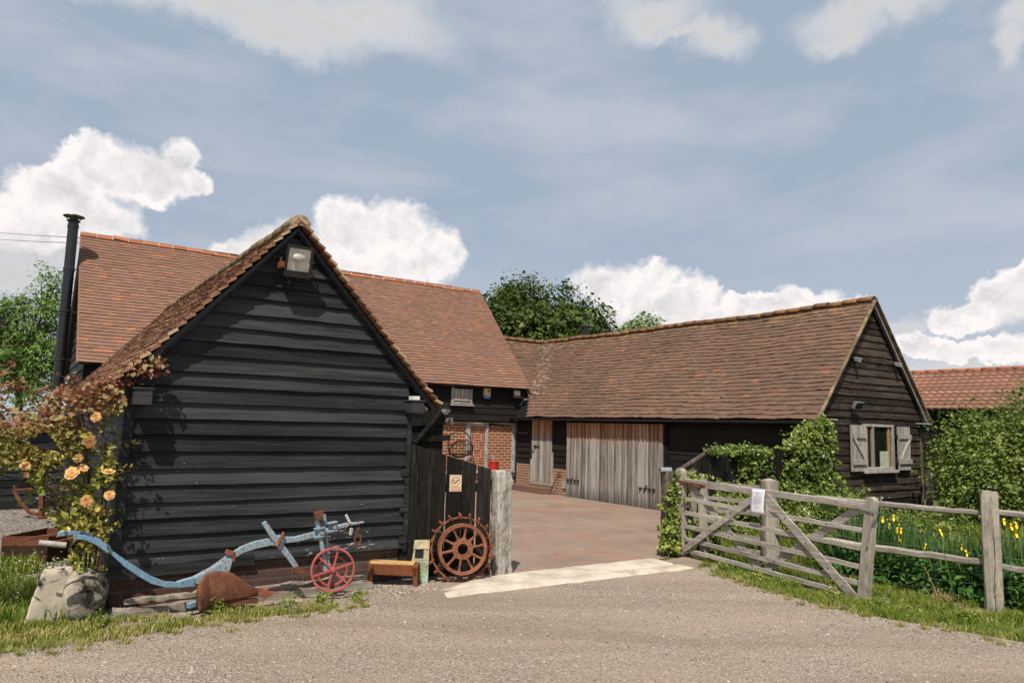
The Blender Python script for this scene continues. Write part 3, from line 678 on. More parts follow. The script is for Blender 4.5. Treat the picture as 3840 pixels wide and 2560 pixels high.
# floodlight under the apex
fl = thing('floodlight', 'large black floodlight with bare lamp fixed under the apex of the front shed gable', 'floodlight', SF.p(-1.36, -.1, 3.2))
ax = np.array(SF.v) * -1; up = np.array([0, 0, 1.]); tl = .28
nrm = ax * math.cos(tl) - up * math.sin(tl); upv = up * math.cos(tl) + ax * math.sin(tl); c0 = np.array(SF.p(-1.36, -.22, 3.20))
def lb(mb, c, su, sv, sn, x0, x1, y0, y1, z0, z1, x2=None, y2=None):
    """box in a tilted basis; optional taper at z0 (back)"""
    k = 1 if x2 is None else x2; V = []
    for z, f in ((z0, k), (z1, 1)):
        for x, y in ((x0, y0), (x1, y0), (x1, y1), (x0, y1)): V.append(c + su * x * f + sv * y * f + sn * z)
    mb.hexa(V)
U = np.array(SF.u)
mb = MB(); w, h = .125, .125
lb(mb, c0, U, upv, nrm, -w, w, -h - .03, h, -.12, .0, .6)
for a in ((-w - .006, w + .006, h - .014, h + .008), (-w - .006, w + .006, -h - .05, -h + .012), (-w - .006, -w + .014, -h, h), (w - .014, w + .006, -h, h)): lb(mb, c0, U, upv, nrm, *a, -.006, .03)
mb.build('housing', M['black'], fl, bevel=.003)
mb = MB(); lb(mb, c0, U, upv, nrm, -w + .016, w - .016, -h + .014, h - .016, .001, .006); mb.build('reflector', M['reflector'], fl)
mb = MB(); mb.lathe(c0 + upv * .02 + nrm * .014, [(0, -.07), (.03, -.06), (.045, -.02), (.042, .02), (.02, .05), (0, .055)], 12, ax=U); mb.build('bulb', M['reflector'], fl, smooth=True)
mb = MB(); mb.tube([c0 - U * .14 - upv * .10, c0 - U * .16 - upv * .02 - nrm * .05, c0 - nrm * .2 - U * .1], .012, 6); mb.build('bracket', M['iron'], fl)
mb = MB(); mb.tube([c0 + U * .14 - upv * .05, c0 + U * .14 + upv * .06 - nrm * .08, c0 - nrm * .2 + U * .1], .01, 6); mb.build('bracket', M['iron'], fl)
mb = MB(); mb.tube([c0 - U * .10 - upv * .13 - nrm * .04, c0 - U * .06 - upv * .2 - nrm * .06, c0 - U * .05 - upv * .19 - nrm * .15], .006, 5)
mb.build('cable', M['iron'], fl)
mb = MB(); mb.box(SF, -1.53, -1.49, -.2, -.1, 3.11, 3.17); mb.build('clamp', M['corten'], fl)

# ================================================================== LONG BARN BEHIND
barn = thing('long_barn', 'long barn behind the shed with big steep tiled roof over brick and dark boards', 'barn', CF.p(-5, 0, 0))
EZ, RZ, RD = 2.60, 5.60, 2.42
sagC = lambda a, q: -.03 * np.sin((a + 10.1) / 10.3 * math.pi) * q + .012 * np.sin(a * 2.1) * (q > .02)
parts = [tile_roof('r', CF, -10.16, .20, (-.30, EZ), (RD, RZ), None, None, gauge=.098, width=.165, axis='s', seed=21, jit=.9, sag=sagC),
         tile_roof('r', CF, -10.16, .20, (2 * RD + .3, EZ), (RD, RZ), None, None, gauge=.2, width=.33, axis='s', seed=22, jit=.6)]
roof = roof_obj('roof', parts, M['tileA'], barn)
mb = MB()
for dd0 in (-.27, 2 * RD + .27):
    P = [CF.p(s, d, z) for s in (-10.12, .17) for d, z in ((dd0, EZ), (RD, RZ - .03), (RD, RZ - .09), (dd0 + (.04 if dd0 < 0 else -.04), EZ - .03))]
    mb.hexa([P[0], P[1], P[2], P[3], P[4], P[5], P[6], P[7]])
mb.build('roof_deck', M['black'], barn)
mb = MB(); rr = np.random.default_rng(9)
for i in range(33):
    s = -10.17 + i * .314; z = RZ + .045 + float(sagC(np.array(s), np.array(1.))) + rr.normal(0, .004); tilt = 0
    if i == 2: z += .035; tilt = .012
    if i == 31: z += .015
    V = []
    for ss, zz in ((s, z + tilt), (s + .295, z - tilt)):
        V += [CF.p(ss, RD - .10, zz - .085), CF.p(ss, RD - .03, zz), CF.p(ss, RD + .03, zz), CF.p(ss, RD + .10, zz - .085), CF.p(ss, RD + .08, zz - .10), CF.p(ss, RD - .08, zz - .10)]
    mb.add(V, [(0, 1, 2, 3, 4, 5), (11, 10, 9, 8, 7, 6)] + [(k, k + 6, (k + 1) % 6 + 6, (k + 1) % 6) for k in range(6)])
nf0 = len(mb.f)
for i in range(1, 33): mb.box(CF, -10.17 + i * .314 - .02, -10.17 + i * .314, RD - .085, RD + .08, RZ - .06, RZ + .036 + float(sagC(np.array(-10.17 + i * .314), np.array(1.))))
rdg_ = mb.build('ridge', M['ridgeA'], roof); rdg_.data.materials.append(M['mortar'])
for p_ in rdg_.data.polygons:
    if p_.index >= nf0: p_.material_index = 1
# verge cloak on the far left gable
mb = MB()
for i in range(40):
    q, q2 = (i + .1) / 40, (i + 1.3) / 40; f = lambda q, s: CF.p(s, -.3 + (RD + .3) * q, EZ + (RZ - EZ) * q - .01)
    mb.bar(f(q, -10.15), f(q2, -10.15), .07, .02, CF.u, 1, .002)
mb.build('verge_tiles', M['tileA'], barn)
# front wall: jettied black boarding above, brick panels between posts below
mb = MB(); boards(mb, CF, 1.74, 2.56, .17, lambda z: -10.05, lambda z: -.0, -.09, seg=30, seed=31, t=.02); mb.build('upper_wall', M['barnblack'], barn)
mb = MB(); mb.box(CF, -10.0, .12, -.085, .0, 1.70, 2.58); mb.box(CF, -10.0, .14, .06, 4.8, -.05, 2.58)
V = [CF.p(s, d, z) for s in (-9.98, .12) for d, z in ((.05, 2.58), (4.79, 2.58), (RD, RZ - .15))]
mb.add(V, [(0, 1, 2), (5, 4, 3), (0, 2, 5, 3), (1, 4, 5, 2), (0, 3, 4, 1)])
mb.build('core', M['barnblack'], barn)
mb = MB(); boards(mb, CF, .3, 1.7, .17, lambda z: -10.0, lambda z: -2.5, .055, seg=20, seed=32); mb.build('lower_wall', M['barnblack'], barn)
# left gable, greenish black boards seen very obliquely
mb = MB()
def gl(z): return .0 if z < 2.6 else (z - 2.6) * (RD) / (RZ - 2.6)
def gr(z): return 2 * RD if z < 2.6 else 2 * RD - (z - 2.6) * RD / (RZ - 2.6)
boards(mb, CF, .4, 5.4, .19, gl, gr, -10.0, axis='d', out=-1, seg=6, seed=33, t=.03)
mb.build('gable_wall', M['shed'], barn)
# right gable above the lower range
mb = MB(); boards(mb, CF, 2.2, 5.4, .19, gl, gr, .12, axis='d', out=1, seg=4, seed=34); mb.build('gable_wall', M['barnblack'], barn)
# brick panels
def solid_brick(s0, s1, z0, z1, name='brick_panel'):
    b = MB(); b.box(CF, s0, s1, .02, .06, z0, z1); return b.build(name, M['brickpanel'], barn)
solid_brick(-2.5, -1.56, .42, 1.68); solid_brick(-.90, -.14, .47, 1.64); solid_brick(-2.5, .02, -.02, .34, 'brick_footing')
# middle panel: basket weave, laid as real bricks in mortar
mb = MB(); mb.box(CF, -1.44, -.97, .025, .06, .42, 1.66); pan = mb.build('mortar_panel', M['mortar'], barn)
mb = MB(); mb2 = MB(); b_l, b_h, j = .20, .050, .016; z = .43; row = 0; rr = np.random.default_rng(3)
def put(s0, s1, z0, z1):
    s0, s1 = max(s0, -1.432), min(s1, -.978); z1 = min(z1, 1.65)
    if s1 - s0 > .015 and z1 - z0 > .015: mb.box(CF, s0, s1, .020 + rr.uniform(0, .003), .04, z0, z1)
while z < 1.6:
    if row % 2 == 0:
        for k in range(3): put(-1.305, -1.105, z + k * (b_h + j), z + k * (b_h + j) + b_h)
        for x in (-1.432, -1.372, -1.090, -1.030): put(x, x + .050, z, z + 3 * b_h + 2 * j)
    else:
        for k in range(3):
            put(-1.432, -1.245, z + k * (b_h + j), z + k * (b_h + j) + b_h); put(-1.165, -.978, z + k * (b_h + j), z + k * (b_h + j) + b_h)
        put(-1.230, -1.180, z, z + 3 * b_h + 2 * j)
    z += 3 * (b_h + j); row += 1
mb.build('basketweave_bricks', M['brickplain'], pan)
for s0, s1, z0, z1, m in ((-1.56, -1.44, .40, 1.68, 'timberwhite'), (-.975, -.90, .42, 1.68, 'timberwhite'), (-.145, -.05, .40, 1.68, 'timberwhite')):
    mb = MB(); mb.bar(CF.p((s0 + s1) / 2, .02, z0), CF.p((s0 + s1) / 2, .02, z1), s1 - s0, .07, CF.u, 8, .004, seed=s0 * 99 + 400); mb.build('timber_post', M[m], barn, bevel=.004)
mb = MB(); mb.bar(CF.p(-2.5, .0, .445), CF.p(-.04, .0, .445), .055, .10, (0, 0, 1), 12, .004); mb.build('sill_beam', M['timberwhite'], barn)
mb = MB(); mb.bar(CF.p(-2.5, .0, .365), CF.p(-.04, .0, .365), .09, .06, (0, 0, 1), 12, .010); mb.build('rotten_sill', M['brownpost'], barn)
mb = MB(); mb.bar(CF.p(-2.5, -.02, 1.70), CF.p(.02, -.02, 1.69), .045, .10, (0, 0, 1), 12, .006); mb.build('wall_plate', M['timberwhite'], barn)
# small boarded shutter under the eaves
mb = MB()
for i in range(5): mb.box(CF, -2.02 + i * .097, -2.02 + i * .097 + .092, -.145 - .004 * (i % 2), -.11, 2.22, 2.52)
sh = mb.build('shutter', M['greywood'], barn)
mb = MB(); mb.box(CF, -2.10, -2.03, -.14, -.10, 2.16, 2.55); mb.box(CF, -2.1, -1.49, -.15, -.10, 2.15, 2.19); mb.box(CF, -1.53, -1.50, -.14, -.1, 2.2, 2.54)
mb.build('frame', M['greywood'], sh)
mb = MB(); mb.box(CF, -2.16, -1.46, -.19, -.1, 2.10, 2.135); mb.build('sill', M['greywood'], sh)
# gutter end, downpipes at the inner corner
mb = MB(); mb.tube([CF.p(-.07, -.08, 1.80), CF.p(-.04, -.07, 1.6), CF.p(-.035, -.06, .08)], .033, 10); mb.build('downpipe', M['black'], barn, smooth=True)
mb = MB(); mb.tube([CF.p(.05, -.22, 2.50), CF.p(.0, -.20, 2.36), CF.p(.07, -.25, 2.27)], .028, 8); mb.build('gutter_outlet', M['black'], barn, smooth=True)
mb = MB(); P = [[CF.p(.02 + .07 * q, -.33 + .05 * math.cos(t), 2.36 + .05 * math.sin(t) - .02 * q) for t in np.linspace(math.pi, 2 * math.pi, 8)] for q in (0, 1, 2)]
mb.grid(P); mb.build('gutter', M['metalgrey'], barn, solid=.006)
mb = MB(); mb.box(CF, -.24, -.16, -.12, -.09, 1.62, 1.70); mb.build('junction_box', M['metalgrey'], barn)
# alarm box, flood lamp, hay rack, bucket
al = thing('alarm_box', 'yellow and cream alarm box with blue base under the long barn eaves', 'alarm box', CF.p(-1.075, -.12, 2.3))
mb = MB(); mb.box(CF, -1.17, -.985, -.20, -.11, 2.36, 2.57); mb.build('housing', M['cream'], al, bevel=.006)
mb = MB(); mb.box(CF, -1.165, -.99, -.195, -.11, 2.30, 2.36); mb.build('base', M['bluebox'], al, bevel=.006)
mb = MB(); mb.box(CF, -1.10, -.995, -.203, -.2, 2.41, 2.555); mb.build('panel', M['yellow'], al)
mb = MB(); mb.box(CF, -1.075, -1.02, -.206, -.2, 2.47, 2.525); mb.build('emblem', M['signink'], al)
mb = MB(); mb.box(CF, -1.165, -1.11, -.203, -.2, 2.375, 2.40); mb.build('button', M['signink'], al)
bl = thing('security_lamp', 'boxy security lamp under the right end of the long barn eaves', 'lamp', CF.p(-.18, -.12, 2.4))
mb = MB(); mb.hexa([CF.p(s, d, z) for z, k in ((2.36, 0), (2.56, .03)) for s, d in ((-.29, -.25 + k), (-.07, -.25 + k), (-.07, -.1), (-.29, -.1))]); mb.build('housing', M['iron'], bl, bevel=.004)
mb = MB(); mb.hexa([CF.p(s, d, z) for z, k in ((2.44, 0.012), (2.55, .028)) for s, d in ((-.275, -.256 + k), (-.085, -.256 + k), (-.085, -.24 + k), (-.275, -.24 + k))]); mb.build('lens', M['reflector'], bl)
hb = thing('hay_rack', 'round iron hay rack hanging on the brick wall of the long barn', 'hay rack', CF.p(-1.8, 0, 1.15))
mb = MB(); c = np.array(CF.p(-1.80, -.10, 1.14)); Uc = CF.u; Zc3 = np.array([0, 0, 1.])
mb.tube([c + Uc * .335 * math.cos(t) + Zc3 * .33 * math.sin(t) for t in np.linspace(0, 2 * math.pi, 33)], .014, 6)
mb.tube([c + Uc * x for x in (-.335, .335)], .012, 6)
mb.tube([c - CF.v * .30 * math.sin(t) + Uc * .335 * math.cos(t) for t in np.linspace(0, math.pi, 21)], .009, 6)
for k in range(13):
    a = math.pi * (k + .5) / 13; top = c - CF.v * .30 * math.sin(a) + Uc * .335 * math.cos(a)
    mb.tube([top * (1 - q) + (c + Zc3 * -.32) * q + (-CF.v * .10 * math.sin(a) + Uc * .14 * math.cos(a)) * math.sin(q * math.pi) - Zc3 * .06 * math.sin(q * math.pi) for q in np.linspace(0, 1, 9)], .010, 5)
mb.build('bars', M['iron'], hb)
bk = thing('bucket', 'red bucket holding a few dry stems behind the split grey post', 'bucket', CF.p(-.76, -.02, .47))
cb_ = CF.p(-.765, -.10, .478); mb = MB(); mb.lathe(cb_, [(0, 0), (.10, 0), (.135, .225), (.145, .225), (.145, .235), (.128, .235), (.095, .02), (0, .02)], 20, cap=False); mb.build('pail', M['red'], bk, smooth=True)
mb = MB(); rr = np.random.default_rng(2)
for k in range(14):
    b0 = np.array(cb_) + np.array([rr.normal(0, .02), rr.normal(0, .02), .2]); t0 = b0 + np.array([-.07 + rr.normal(0, .05), 0, rr.uniform(.12, .24)]); mb.tube([b0, (b0 + t0) / 2 + (.02, 0, 0), t0], .004, 4)
mb.build('stems', M['greywood'], bk)
mb = MB(); mb.bar(CF.p(-.95, -.12, .466), CF.p(-.5, -.12, .466), .16, .024, CF.v, 2, .001); tag(mb.build('ledge_board', M['timberwhite']), 'short whitewashed board carrying the red bucket', 'board')

# tall black flue on the far gable
ft = thing('flue_pipe', 'tall black flue pipe with conical cowl beside the long barn left gable', 'flue', CF.p(-10.32, 1.6, 0))
FS, FD = -10.36, 1.6
mb = MB(); top = 5.64
prof = [(.098, 0)]; 
for z in np.arange(.9, top, .93): prof += [(.098, z - .03), (.107, z - .03), (.107, z + .03), (.098, z + .03)]
prof += [(.098, top)]; mb.lathe(CF.p(FS, FD, 0), prof, 20); mb.build('pipe', M['flue'], ft, smooth=True)
mb = MB(); mb.lathe(CF.p(FS, FD, top), [(.10, 0), (.13, .02), (.105, .05)], 18)
for k in range(4): a = k * math.pi / 2 + .4; c = np.array(CF.p(FS, FD, top)); mb.tube([c + (.10 * math.cos(a), .10 * math.sin(a), .03), c + (.155 * math.cos(a), .155 * math.sin(a), .12)], .01, 5)
mb.lathe(CF.p(FS, FD, top + .115), [(.0, .055), (.06, .052), (.20, .012), (.205, 0), (.19, 0), (0, .03)], 24, cap=False); mb.build('cowl', M['flue'], ft, smooth=True)
for z in (2.75, 3.75, 4.65):
    mb = MB(); mb.lathe(CF.p(FS, FD, z), [(.105, -.02), (.114, 0), (.105, .02)], 18, cap=False); mb.bar(CF.p(FS + .09, FD, z), CF.p(-10.02, FD, z), .02, .02, CF.v); mb.build('bracket', M['iron'], ft)

# ================================================================== RIGHT HAND RANGE
rb = thing('low_barn', 'low tiled barn range on the right with sliding doors and shuttered gable window', 'barn', EF.p(1.7, 5, 0))
EE, RR_S, RR_Z = (-.22, 1.86), 1.705, 4.09
def sagE(a, q): return (-.03 * np.exp(-((a - 2.9) / 1.9) ** 2) - .03 * np.exp(-((a - 7) / 1.5) ** 2)) * q + .012 * np.sin(a * 1.7 + 1) * (q > .1) + .006 * np.sin(a * 6.1 + q * 9)
SLP = (RR_Z - EE[1]) / (RR_S - EE[0])
linkz = lambda d: RR_Z - (9.9 - d) * SLP      # link roof plane
DB, SB = 8.70, .17                            # the long barn's wall plane and gable cut the slope
keepF = lambda s, d, z: (linkz(d) <= z + .05) & ((d < DB - .03 + 0 * s) | (s > SB))
keepV = lambda s, d, z: (linkz(d) > z - .02)
front = tile_roof('r', EF, -.10, 10.2, EE, (RR_S, RR_Z), None, None, gauge=.102, width=.165, axis='d', seed=41, jit=1.9, sag=sagE, keep=keepF)
back = tile_roof('r', EF, -.10, 12., (3.63, 1.86), (RR_S, RR_Z), None, None, gauge=.15, width=.165, axis='d', seed=42, jit=1.5, sag=sagE)
roof = roof_obj('roof', [front, back], M['tileB'], rb)
# pale swept valley tiles and the link roof
lk = tile_roof('r', EF, SB, RR_S + .1, (8.0, RR_Z - 1.9 * SLP), (9.9, RR_Z), None, None, gauge=.095, width=.16, axis='s', seed=43, jit=1.9,
               keep=lambda s, d, z: z > EE[1] + (s - EE[0]) * SLP - .03)
lk2 = tile_roof('r', EF, SB, 3.6, (11.9, RR_Z - 1.9 * SLP), (9.9, RR_Z), None, None, gauge=.15, width=.2, axis='s', seed=44)
link_mesh('link_roof', np.concatenate([lk[0], lk2[0]]), None, M['tileB'], rb, flat_np=np.concatenate([lk[1], lk2[1] + len(lk[0])]))
mb = MB(); rr = np.random.default_rng(12)
for i in range(24):
    q = i / 24; sC = SB + .1 + (RR_S - SB - .1) * q; zC = EE[1] + (sC - EE[0]) * SLP; dC = 9.9 - (RR_Z - zC) / SLP
    for k in range(-1, 5 + (i > 5)):
        d = dC - k * .125 - .03 + rr.normal(0, .012); sx = sC + .012 * rr.normal() + .02 * (k % 2)
        zz = EE[1] + (sx - EE[0]) * SLP + .056 - max(0, k) * .005; nrm_ = np.array([-SLP, 0, 1.]) / math.hypot(SLP, 1)
        a = EF.p(sx - .01, d, zz); b = EF.p(sx + .085, d + .02, zz + .085 * SLP - .022)
        mb.bar(a, b, .115, .014, EF.v, 1, .004, seed=i * 7 + k)
mb.build('valley_tiles', M['tileL'], rb)
mb = MB()
P = [EF.p(s, d, z) for d in (-.07, 9.2) for s, z in ((-.19, 1.845), (RR_S, RR_Z - .10), (RR_S, RR_Z - .16), (-.13, 1.83))]
# deck follows the valley cut at the far end
P[4] = EF.p(-.19, 8.5, 1.845); P[7] = EF.p(-.13, 8.5, 1.83); P[5] = EF.p(RR_S, 9.9, RR_Z - .10); P[6] = EF.p(RR_S, 9.9, RR_Z - .16)
mb.hexa([P[0], P[1], P[2], P[3], P[4], P[5], P[6], P[7]])
mb.hexa([EF.p(s, d, z) for d in (-.07, 12.) for s, z in ((3.60, 1.845), (RR_S, RR_Z - .10), (RR_S, RR_Z - .16), (3.55, 1.83))])
mb.build('roof_deck', M['black'], rb)
mb = MB()
for i in range(33):
    d = -.11 + i * .30; z = RR_Z + .02 + float(sagE(np.array(d), np.array(1.))) + rr.normal(0, .004)
    P = [[EF.p(RR_S + .10 * math.cos(t), dd_, z - .055 + .10 * math.sin(t)) for t in np.linspace(.1, math.pi - .1, 7)] for dd_ in (d, d + .285)]
    mb.grid(P)
for i in range(5):
    s = SB + i * .31; P = [[EF.p(ss, 9.9 + .1 * math.cos(t), RR_Z - .035 + .1 * math.sin(t)) for t in np.linspace(.1, math.pi - .1, 7)] for ss in (s, s + .3)]; mb.grid(P)
mb.build('ridge', M['ridgeB'], roof, solid=.016, smooth=True)
# verge of the near gable: doubled tile edges on a pale board
mb = MB()
for s0 in (-.22, 3.63):
    n = 29
    for i in range(n):
        q, q2 = (i + .1) / n, (i + 1.3) / n; f = lambda q: EF.p(s0 + (RR_S - s0) * q, -.125, 1.86 + (RR_Z - 1.86) * q + .012)
        mb.bar(f(q), f(q2), .06, .022, EF.v, 1, .0025)
mb.build('verge_tiles', M['vergeB'], rb)
mb = MB()
for s0 in (-.2, 3.61): mb.bar(EF.p(s0, -.085, 1.83), EF.p(RR_S, -.085, RR_Z - .045), .022, .05, EF.v, 4, .001)
mb.build('bargeboard', M['greywood'], rb)
# gable wall
mb = MB(); G0, G1 = .02, 3.40
def el_(z): return G0 if z < 2.08 else max(G0, RR_S - (RR_Z - .1 - z) / SLP * 1.0)
def er_(z): return G1 if z < 2.08 else min(G1, RR_S + (RR_Z - .1 - z) / SLP * 1.0)
boards(mb, EF, .50, 3.95, .128, el_, er_, 0, seg=14, jit=.006, seed=51, t=.028)
mb.build('gable_wall', M['gableboard'], rb, bevel=.002)
mb = MB(); mb.box(EF, .03, 3.38, .02, 11.5, .0, 1.86)
mb.hexa([EF.p(s, d, z) for d in (.03, 11.5) for s, z in ((.05, 1.86), (3.36, 1.86), (RR_S + .02, RR_Z - .2), (RR_S - .02, RR_Z - .2))]); mb.build('core', M['barnblack'], rb)
mb = MB(); mb.box(EF, 0.05, 3.36, -.01, .02, -.05, .5); mb.build('base_wall', M['barnblack'], rb)
mb = MB(); mb.box(EF, 3.36, 3.43, -.03, .05, 0, 1.86); mb.build('corner_post', M['brownpost'], rb)
mb = MB(); mb.bar(EF.p(3.43, -.12, 0), EF.p(3.43, -.12, .95), .09, .09, EF.u, 4, .008); tag(mb.build('short_post', M['brownpost']), 'short rough post at the right corner of the low barn under the hedge', 'post')
# yard front boarding
mb = MB()
boards(mb, EF, 1.25, 1.84, .14, lambda z: 7.35 if 0 else 0.0, lambda z: 8.68, .0, axis='d', out=-1, seg=30, seed=52, t=.018)
boards(mb, EF, .30, 1.25, .145, lambda z: 0., lambda z: 3.42, .0, axis='d', out=-1, seg=12, seed=53, t=.02)
boards(mb, EF, .63, 1.25, .15, lambda z: 6.50, lambda z: 7.20, .0, axis='d', out=-1, seg=4, seed=54, t=.03)
boards(mb, EF, .66, 1.25, .15, lambda z: 8.03, lambda z: 8.64, .0, axis='d', out=-1, seg=4, seed=55, t=.03)
mb.build('wall', M['barnblack'], rb)
for a_, b_, c_ in ((7.96, 8.66, .66), (6.48, 7.14, .63)):
    mb = MB(); mb.box(EF, -.03, .04, a_, b_, -.02, c_); mb.build('plinth', M['brickE'], rb)
mb = MB(); mb.box(EF, -.045, .0, 6.44, 6.50, .05, 1.75); mb.build('door_post', M['blackv'], rb)
mb = MB(); mb.box(EF, -.04, .0, 7.98, 8.04, .55, 1.8); mb.build('door_post', M['blackv'], rb)
# gutter along the yard eaves
mb = MB(); P = [[EF.p(-.26 + .05 * math.cos(t), d, 1.845 + .05 * math.sin(t) - .001 * d) for t in np.linspace(math.pi, 2 * math.pi, 8)] for d in np.linspace(-.08, 8.75, 12)]
mb.grid(P); mb.build('gutter', M['black'], rb, solid=.006)
mb = MB(); mb.tube([EF.p(-.235, 8.72, 1.86), EF.p(.02, 8.66, 2.14), EF.p(.34, 8.60, 2.52)], .022, 8); mb.build('abutment_flashing', M['metalgrey'], rb)
mb = MB(); mb.tube([EF.p(-.24, .02, 1.80), EF.p(-.06, -.0, 1.72), EF.p(-.05, .0, .1)], .03, 8); mb.build('downpipe', M['black'], rb, smooth=True)
# small plank door
dr = MB()
for i in range(7):
    d0 = 7.15 + i * .112; dr.bar(EF.p(-.035 - .006 * (i % 2), d0 + .054, .27), EF.p(-.035, d0 + .054 + (.004 * i), 1.80), .108, .03, EF.v, 6, .003, seed=i)
door = dr.build('plank_door', M['bigdoor'], rb)
mb = MB(); mb.box(EF, -.06, -.02, 7.12, 7.96, .20, .265); mb.box(EF, -.055, -.02, 7.095, 7.15, .2, 1.0); mb.box(EF, -.055, -.02, 7.94, 8.0, .2, .8); mb.build('door_frame', M['greywood'], door)
mb = MB(); mb.box(EF, -.08, -.05, 7.78, 7.84, 1.10, 1.16); mb.box(EF, -.075, -.05, 7.62, 7.8, 1.13, 1.15); mb.build('latch', M['iron'], door)
mb = MB(); mb.box(EF, -.08, -.05, 7.84, 7.9, 1.0, 1.02); mb.build('catch', M['iron'], door)
# big sliding doors, boards and cover strips
def slide(d0, d1, lab):
    b = MB(); n = int(round((d1 - d0) / .118)); w = (d1 - d0) / n; r = np.random.default_rng(int(d0 * 10))
    b.box(EF, -.075, -.055, d0, d1, -.0, 1.745)
    for i in range(n):
        c = d0 + (i + .5) * w
        b.bar(EF.p(-.085, c, -.01 + r.uniform(-.008, .008)), EF.p(-.085, c, 1.745), w * .93, .018, EF.v, 5, .002, seed=i + d0)
        b.bar(EF.p(-.102, c + w / 2, -.005), EF.p(-.102, c + w / 2, 1.745), w * .34, .022, EF.v, 5, .002, seed=i * 3 + d0)
    o = b.build('sliding_door', M['bigdoor'], rb); o['label'] = lab; return o
dl = slide(4.96, 6.46, 'left leaf of the wide grey boarded door'); d2 = slide(3.44, 4.94, 'right leaf of the wide grey boarded door')
for o, c in ((dl, 6.22), (d2, 3.84)):
    mb = MB()
    for k in range(4): mb.box(EF, -.135, -.1, c - .22 + k * .125, c - .22 + k * .125 + .065, .375, .425)
    mb.box(EF, -.13, -.1, c + .01, c + .03, .42, .48); mb.build('bolt_plate', M['iron'], o)
mb = MB(); mb.box(EF, -.06, .0, 3.34, 3.42, 0, 1.75); mb.build('door_jamb', M['blackv'], rb)
# gable window and shutters
wn = MB(); W0, W1, WZ0, WZ1 = 1.30, 2.30, 1.02, 1.83
for a in ((W0, W1, WZ1 - .045, WZ1), (W0, W1, WZ0, WZ0 + .05), (W0, W0 + .05, WZ0 + .05, WZ1 - .045), (W1 - .07, W1, WZ0 + .05, WZ1 - .045)): wn.box(EF, a[0], a[1], -.075, -.01, a[2], a[3])
wn.box(EF, 1.55, 1.62, -.07, -.01, WZ0 + .05, WZ1 - .045)
wf = wn.build('window', M['greywood'], rb, bevel=.004)
for a_ in (1.37, 2.12):
    mb = MB(); mb.box(EF, a_, a_ + .04, -.06, -.02, WZ0 + .06, WZ1 - .05); mb.build('casement', M['innerwood'], wf)
mb = MB(); mb.box(EF, 1.62, 2.23, -.035, -.031, WZ0 + .05, WZ1 - .045); mb.box(EF, 1.35, 1.55, -.035, -.031, WZ0 + .05, WZ1 - .045); mb.build('pane', M['glass'], wf)
mb = MB(); mb.box(EF, 1.35, 2.23, -.028, -.02, WZ0 + .04, WZ1 - .04); mb.build('dark_interior', M['unlitroom'], wf)
mb = MB(); mb.box(EF, 1.85, 2.12, -.045, -.036, WZ0 + .05, 1.35); mb.build('inner_sash', M['interior'], wf)
mb = MB(); mb.box(EF, 1.24, 2.36, -.12, -.01, .965, 1.015); mb.build('sill', M['greywood'], wf, bevel=.004)
def shutter(s0, s1, flip):
    b = MB(); w = (s1 - s0) / 3
    for i in range(3): b.box(EF, s0 + i * w + .003, s0 + (i + 1) * w - .003, -.085 - .003 * (i % 2), -.06, 1.005, 1.805)
    o = b.build('shutter', M['greywood'], rb)
    b = MB()
    for z in (1.16, 1.62): b.box(EF, s0 + .03, s1 + .015, -.112, -.088, z - .04, z + .04)
    a, c = (s0 + .06, s1 - .02) if flip else (s1 - .03, s0 + .07)
    b.bar(EF.p(a, -.10, 1.585), EF.p(c, -.10, 1.195), .022, .055, EF.v); b.build('brace', M['greywood'], o); return o
shutter(.84, 1.28, True)['label'] = 'left grey ledged shutter'; shutter(2.42, 2.86, False)['label'] = 'right grey ledged shutter'
for z in (1.14, 1.62):
    mb = MB(); mb.box(EF, 2.30, 2.42, -.08, -.05, z - .03, z + .03); mb.build('hinge', M['black'], wf)
# lamps and cameras on the gable
def cam_(s, z, lab):
    t = thing('security_camera', lab, 'camera', EF.p(s, -.1, z), 'small cameras on the low barn gable')
    b = MB(); b.hexa([EF.p(s + a, d, z + c + e) for c in (-.028, .028) for a, d, e in ((-.03, -.16, -.03), (.03, -.16, -.03), (.03, -.06, .0), (-.03, -.06, .0))]); b.build('housing', M['metalgrey'], t, bevel=.004)
    b = MB(); b.hexa([EF.p(s + a, d, z + c + e) for c in (.030, .038) for a, d, e in ((-.036, -.175, -.03), (.036, -.175, -.03), (.036, -.05, .0), (-.036, -.05, .0))]); b.build('hood', M['white'], t)
    b = MB(); b.bar(EF.p(s, -.1, z - .03), EF.p(s, .0, z - .10), .03, .03, EF.u); b.build('bracket', M['black'], t)
cam_(1.07, 2.96, 'small camera on the left of the low barn gable'); cam_(2.46, 2.97, 'small camera on the right of the low barn gable beside the verge')
t = thing('gable_floodlight', 'small black floodlight above the shuttered gable window', 'floodlight', EF.p(.95, -.1, 2.13))
mb = MB(); c = np.array(EF.p(.97, -.15, 2.14)); ax = (-EF.v * math.cos(.5) - np.array([0, 0, 1]) * math.sin(.5)); uv = np.cross(ax, EF.u) * -1
if uv[2] < 0: uv = -uv
lb(mb, c, EF.u, uv, ax, -.12, .12, -.075, .075, -.06, .02, .7); mb.build('housing', M['metalgrey'], t, bevel=.004)
mb = MB(); lb(mb, c, EF.u, uv, ax, -.10, .10, -.058, .058, .021, .025); mb.build('lens', M['glass'], t)
mb = MB(); mb.bar(c, EF.p(.97, 0, 2.06), .04, .03, EF.u); mb.build('bracket', M['black'], t)
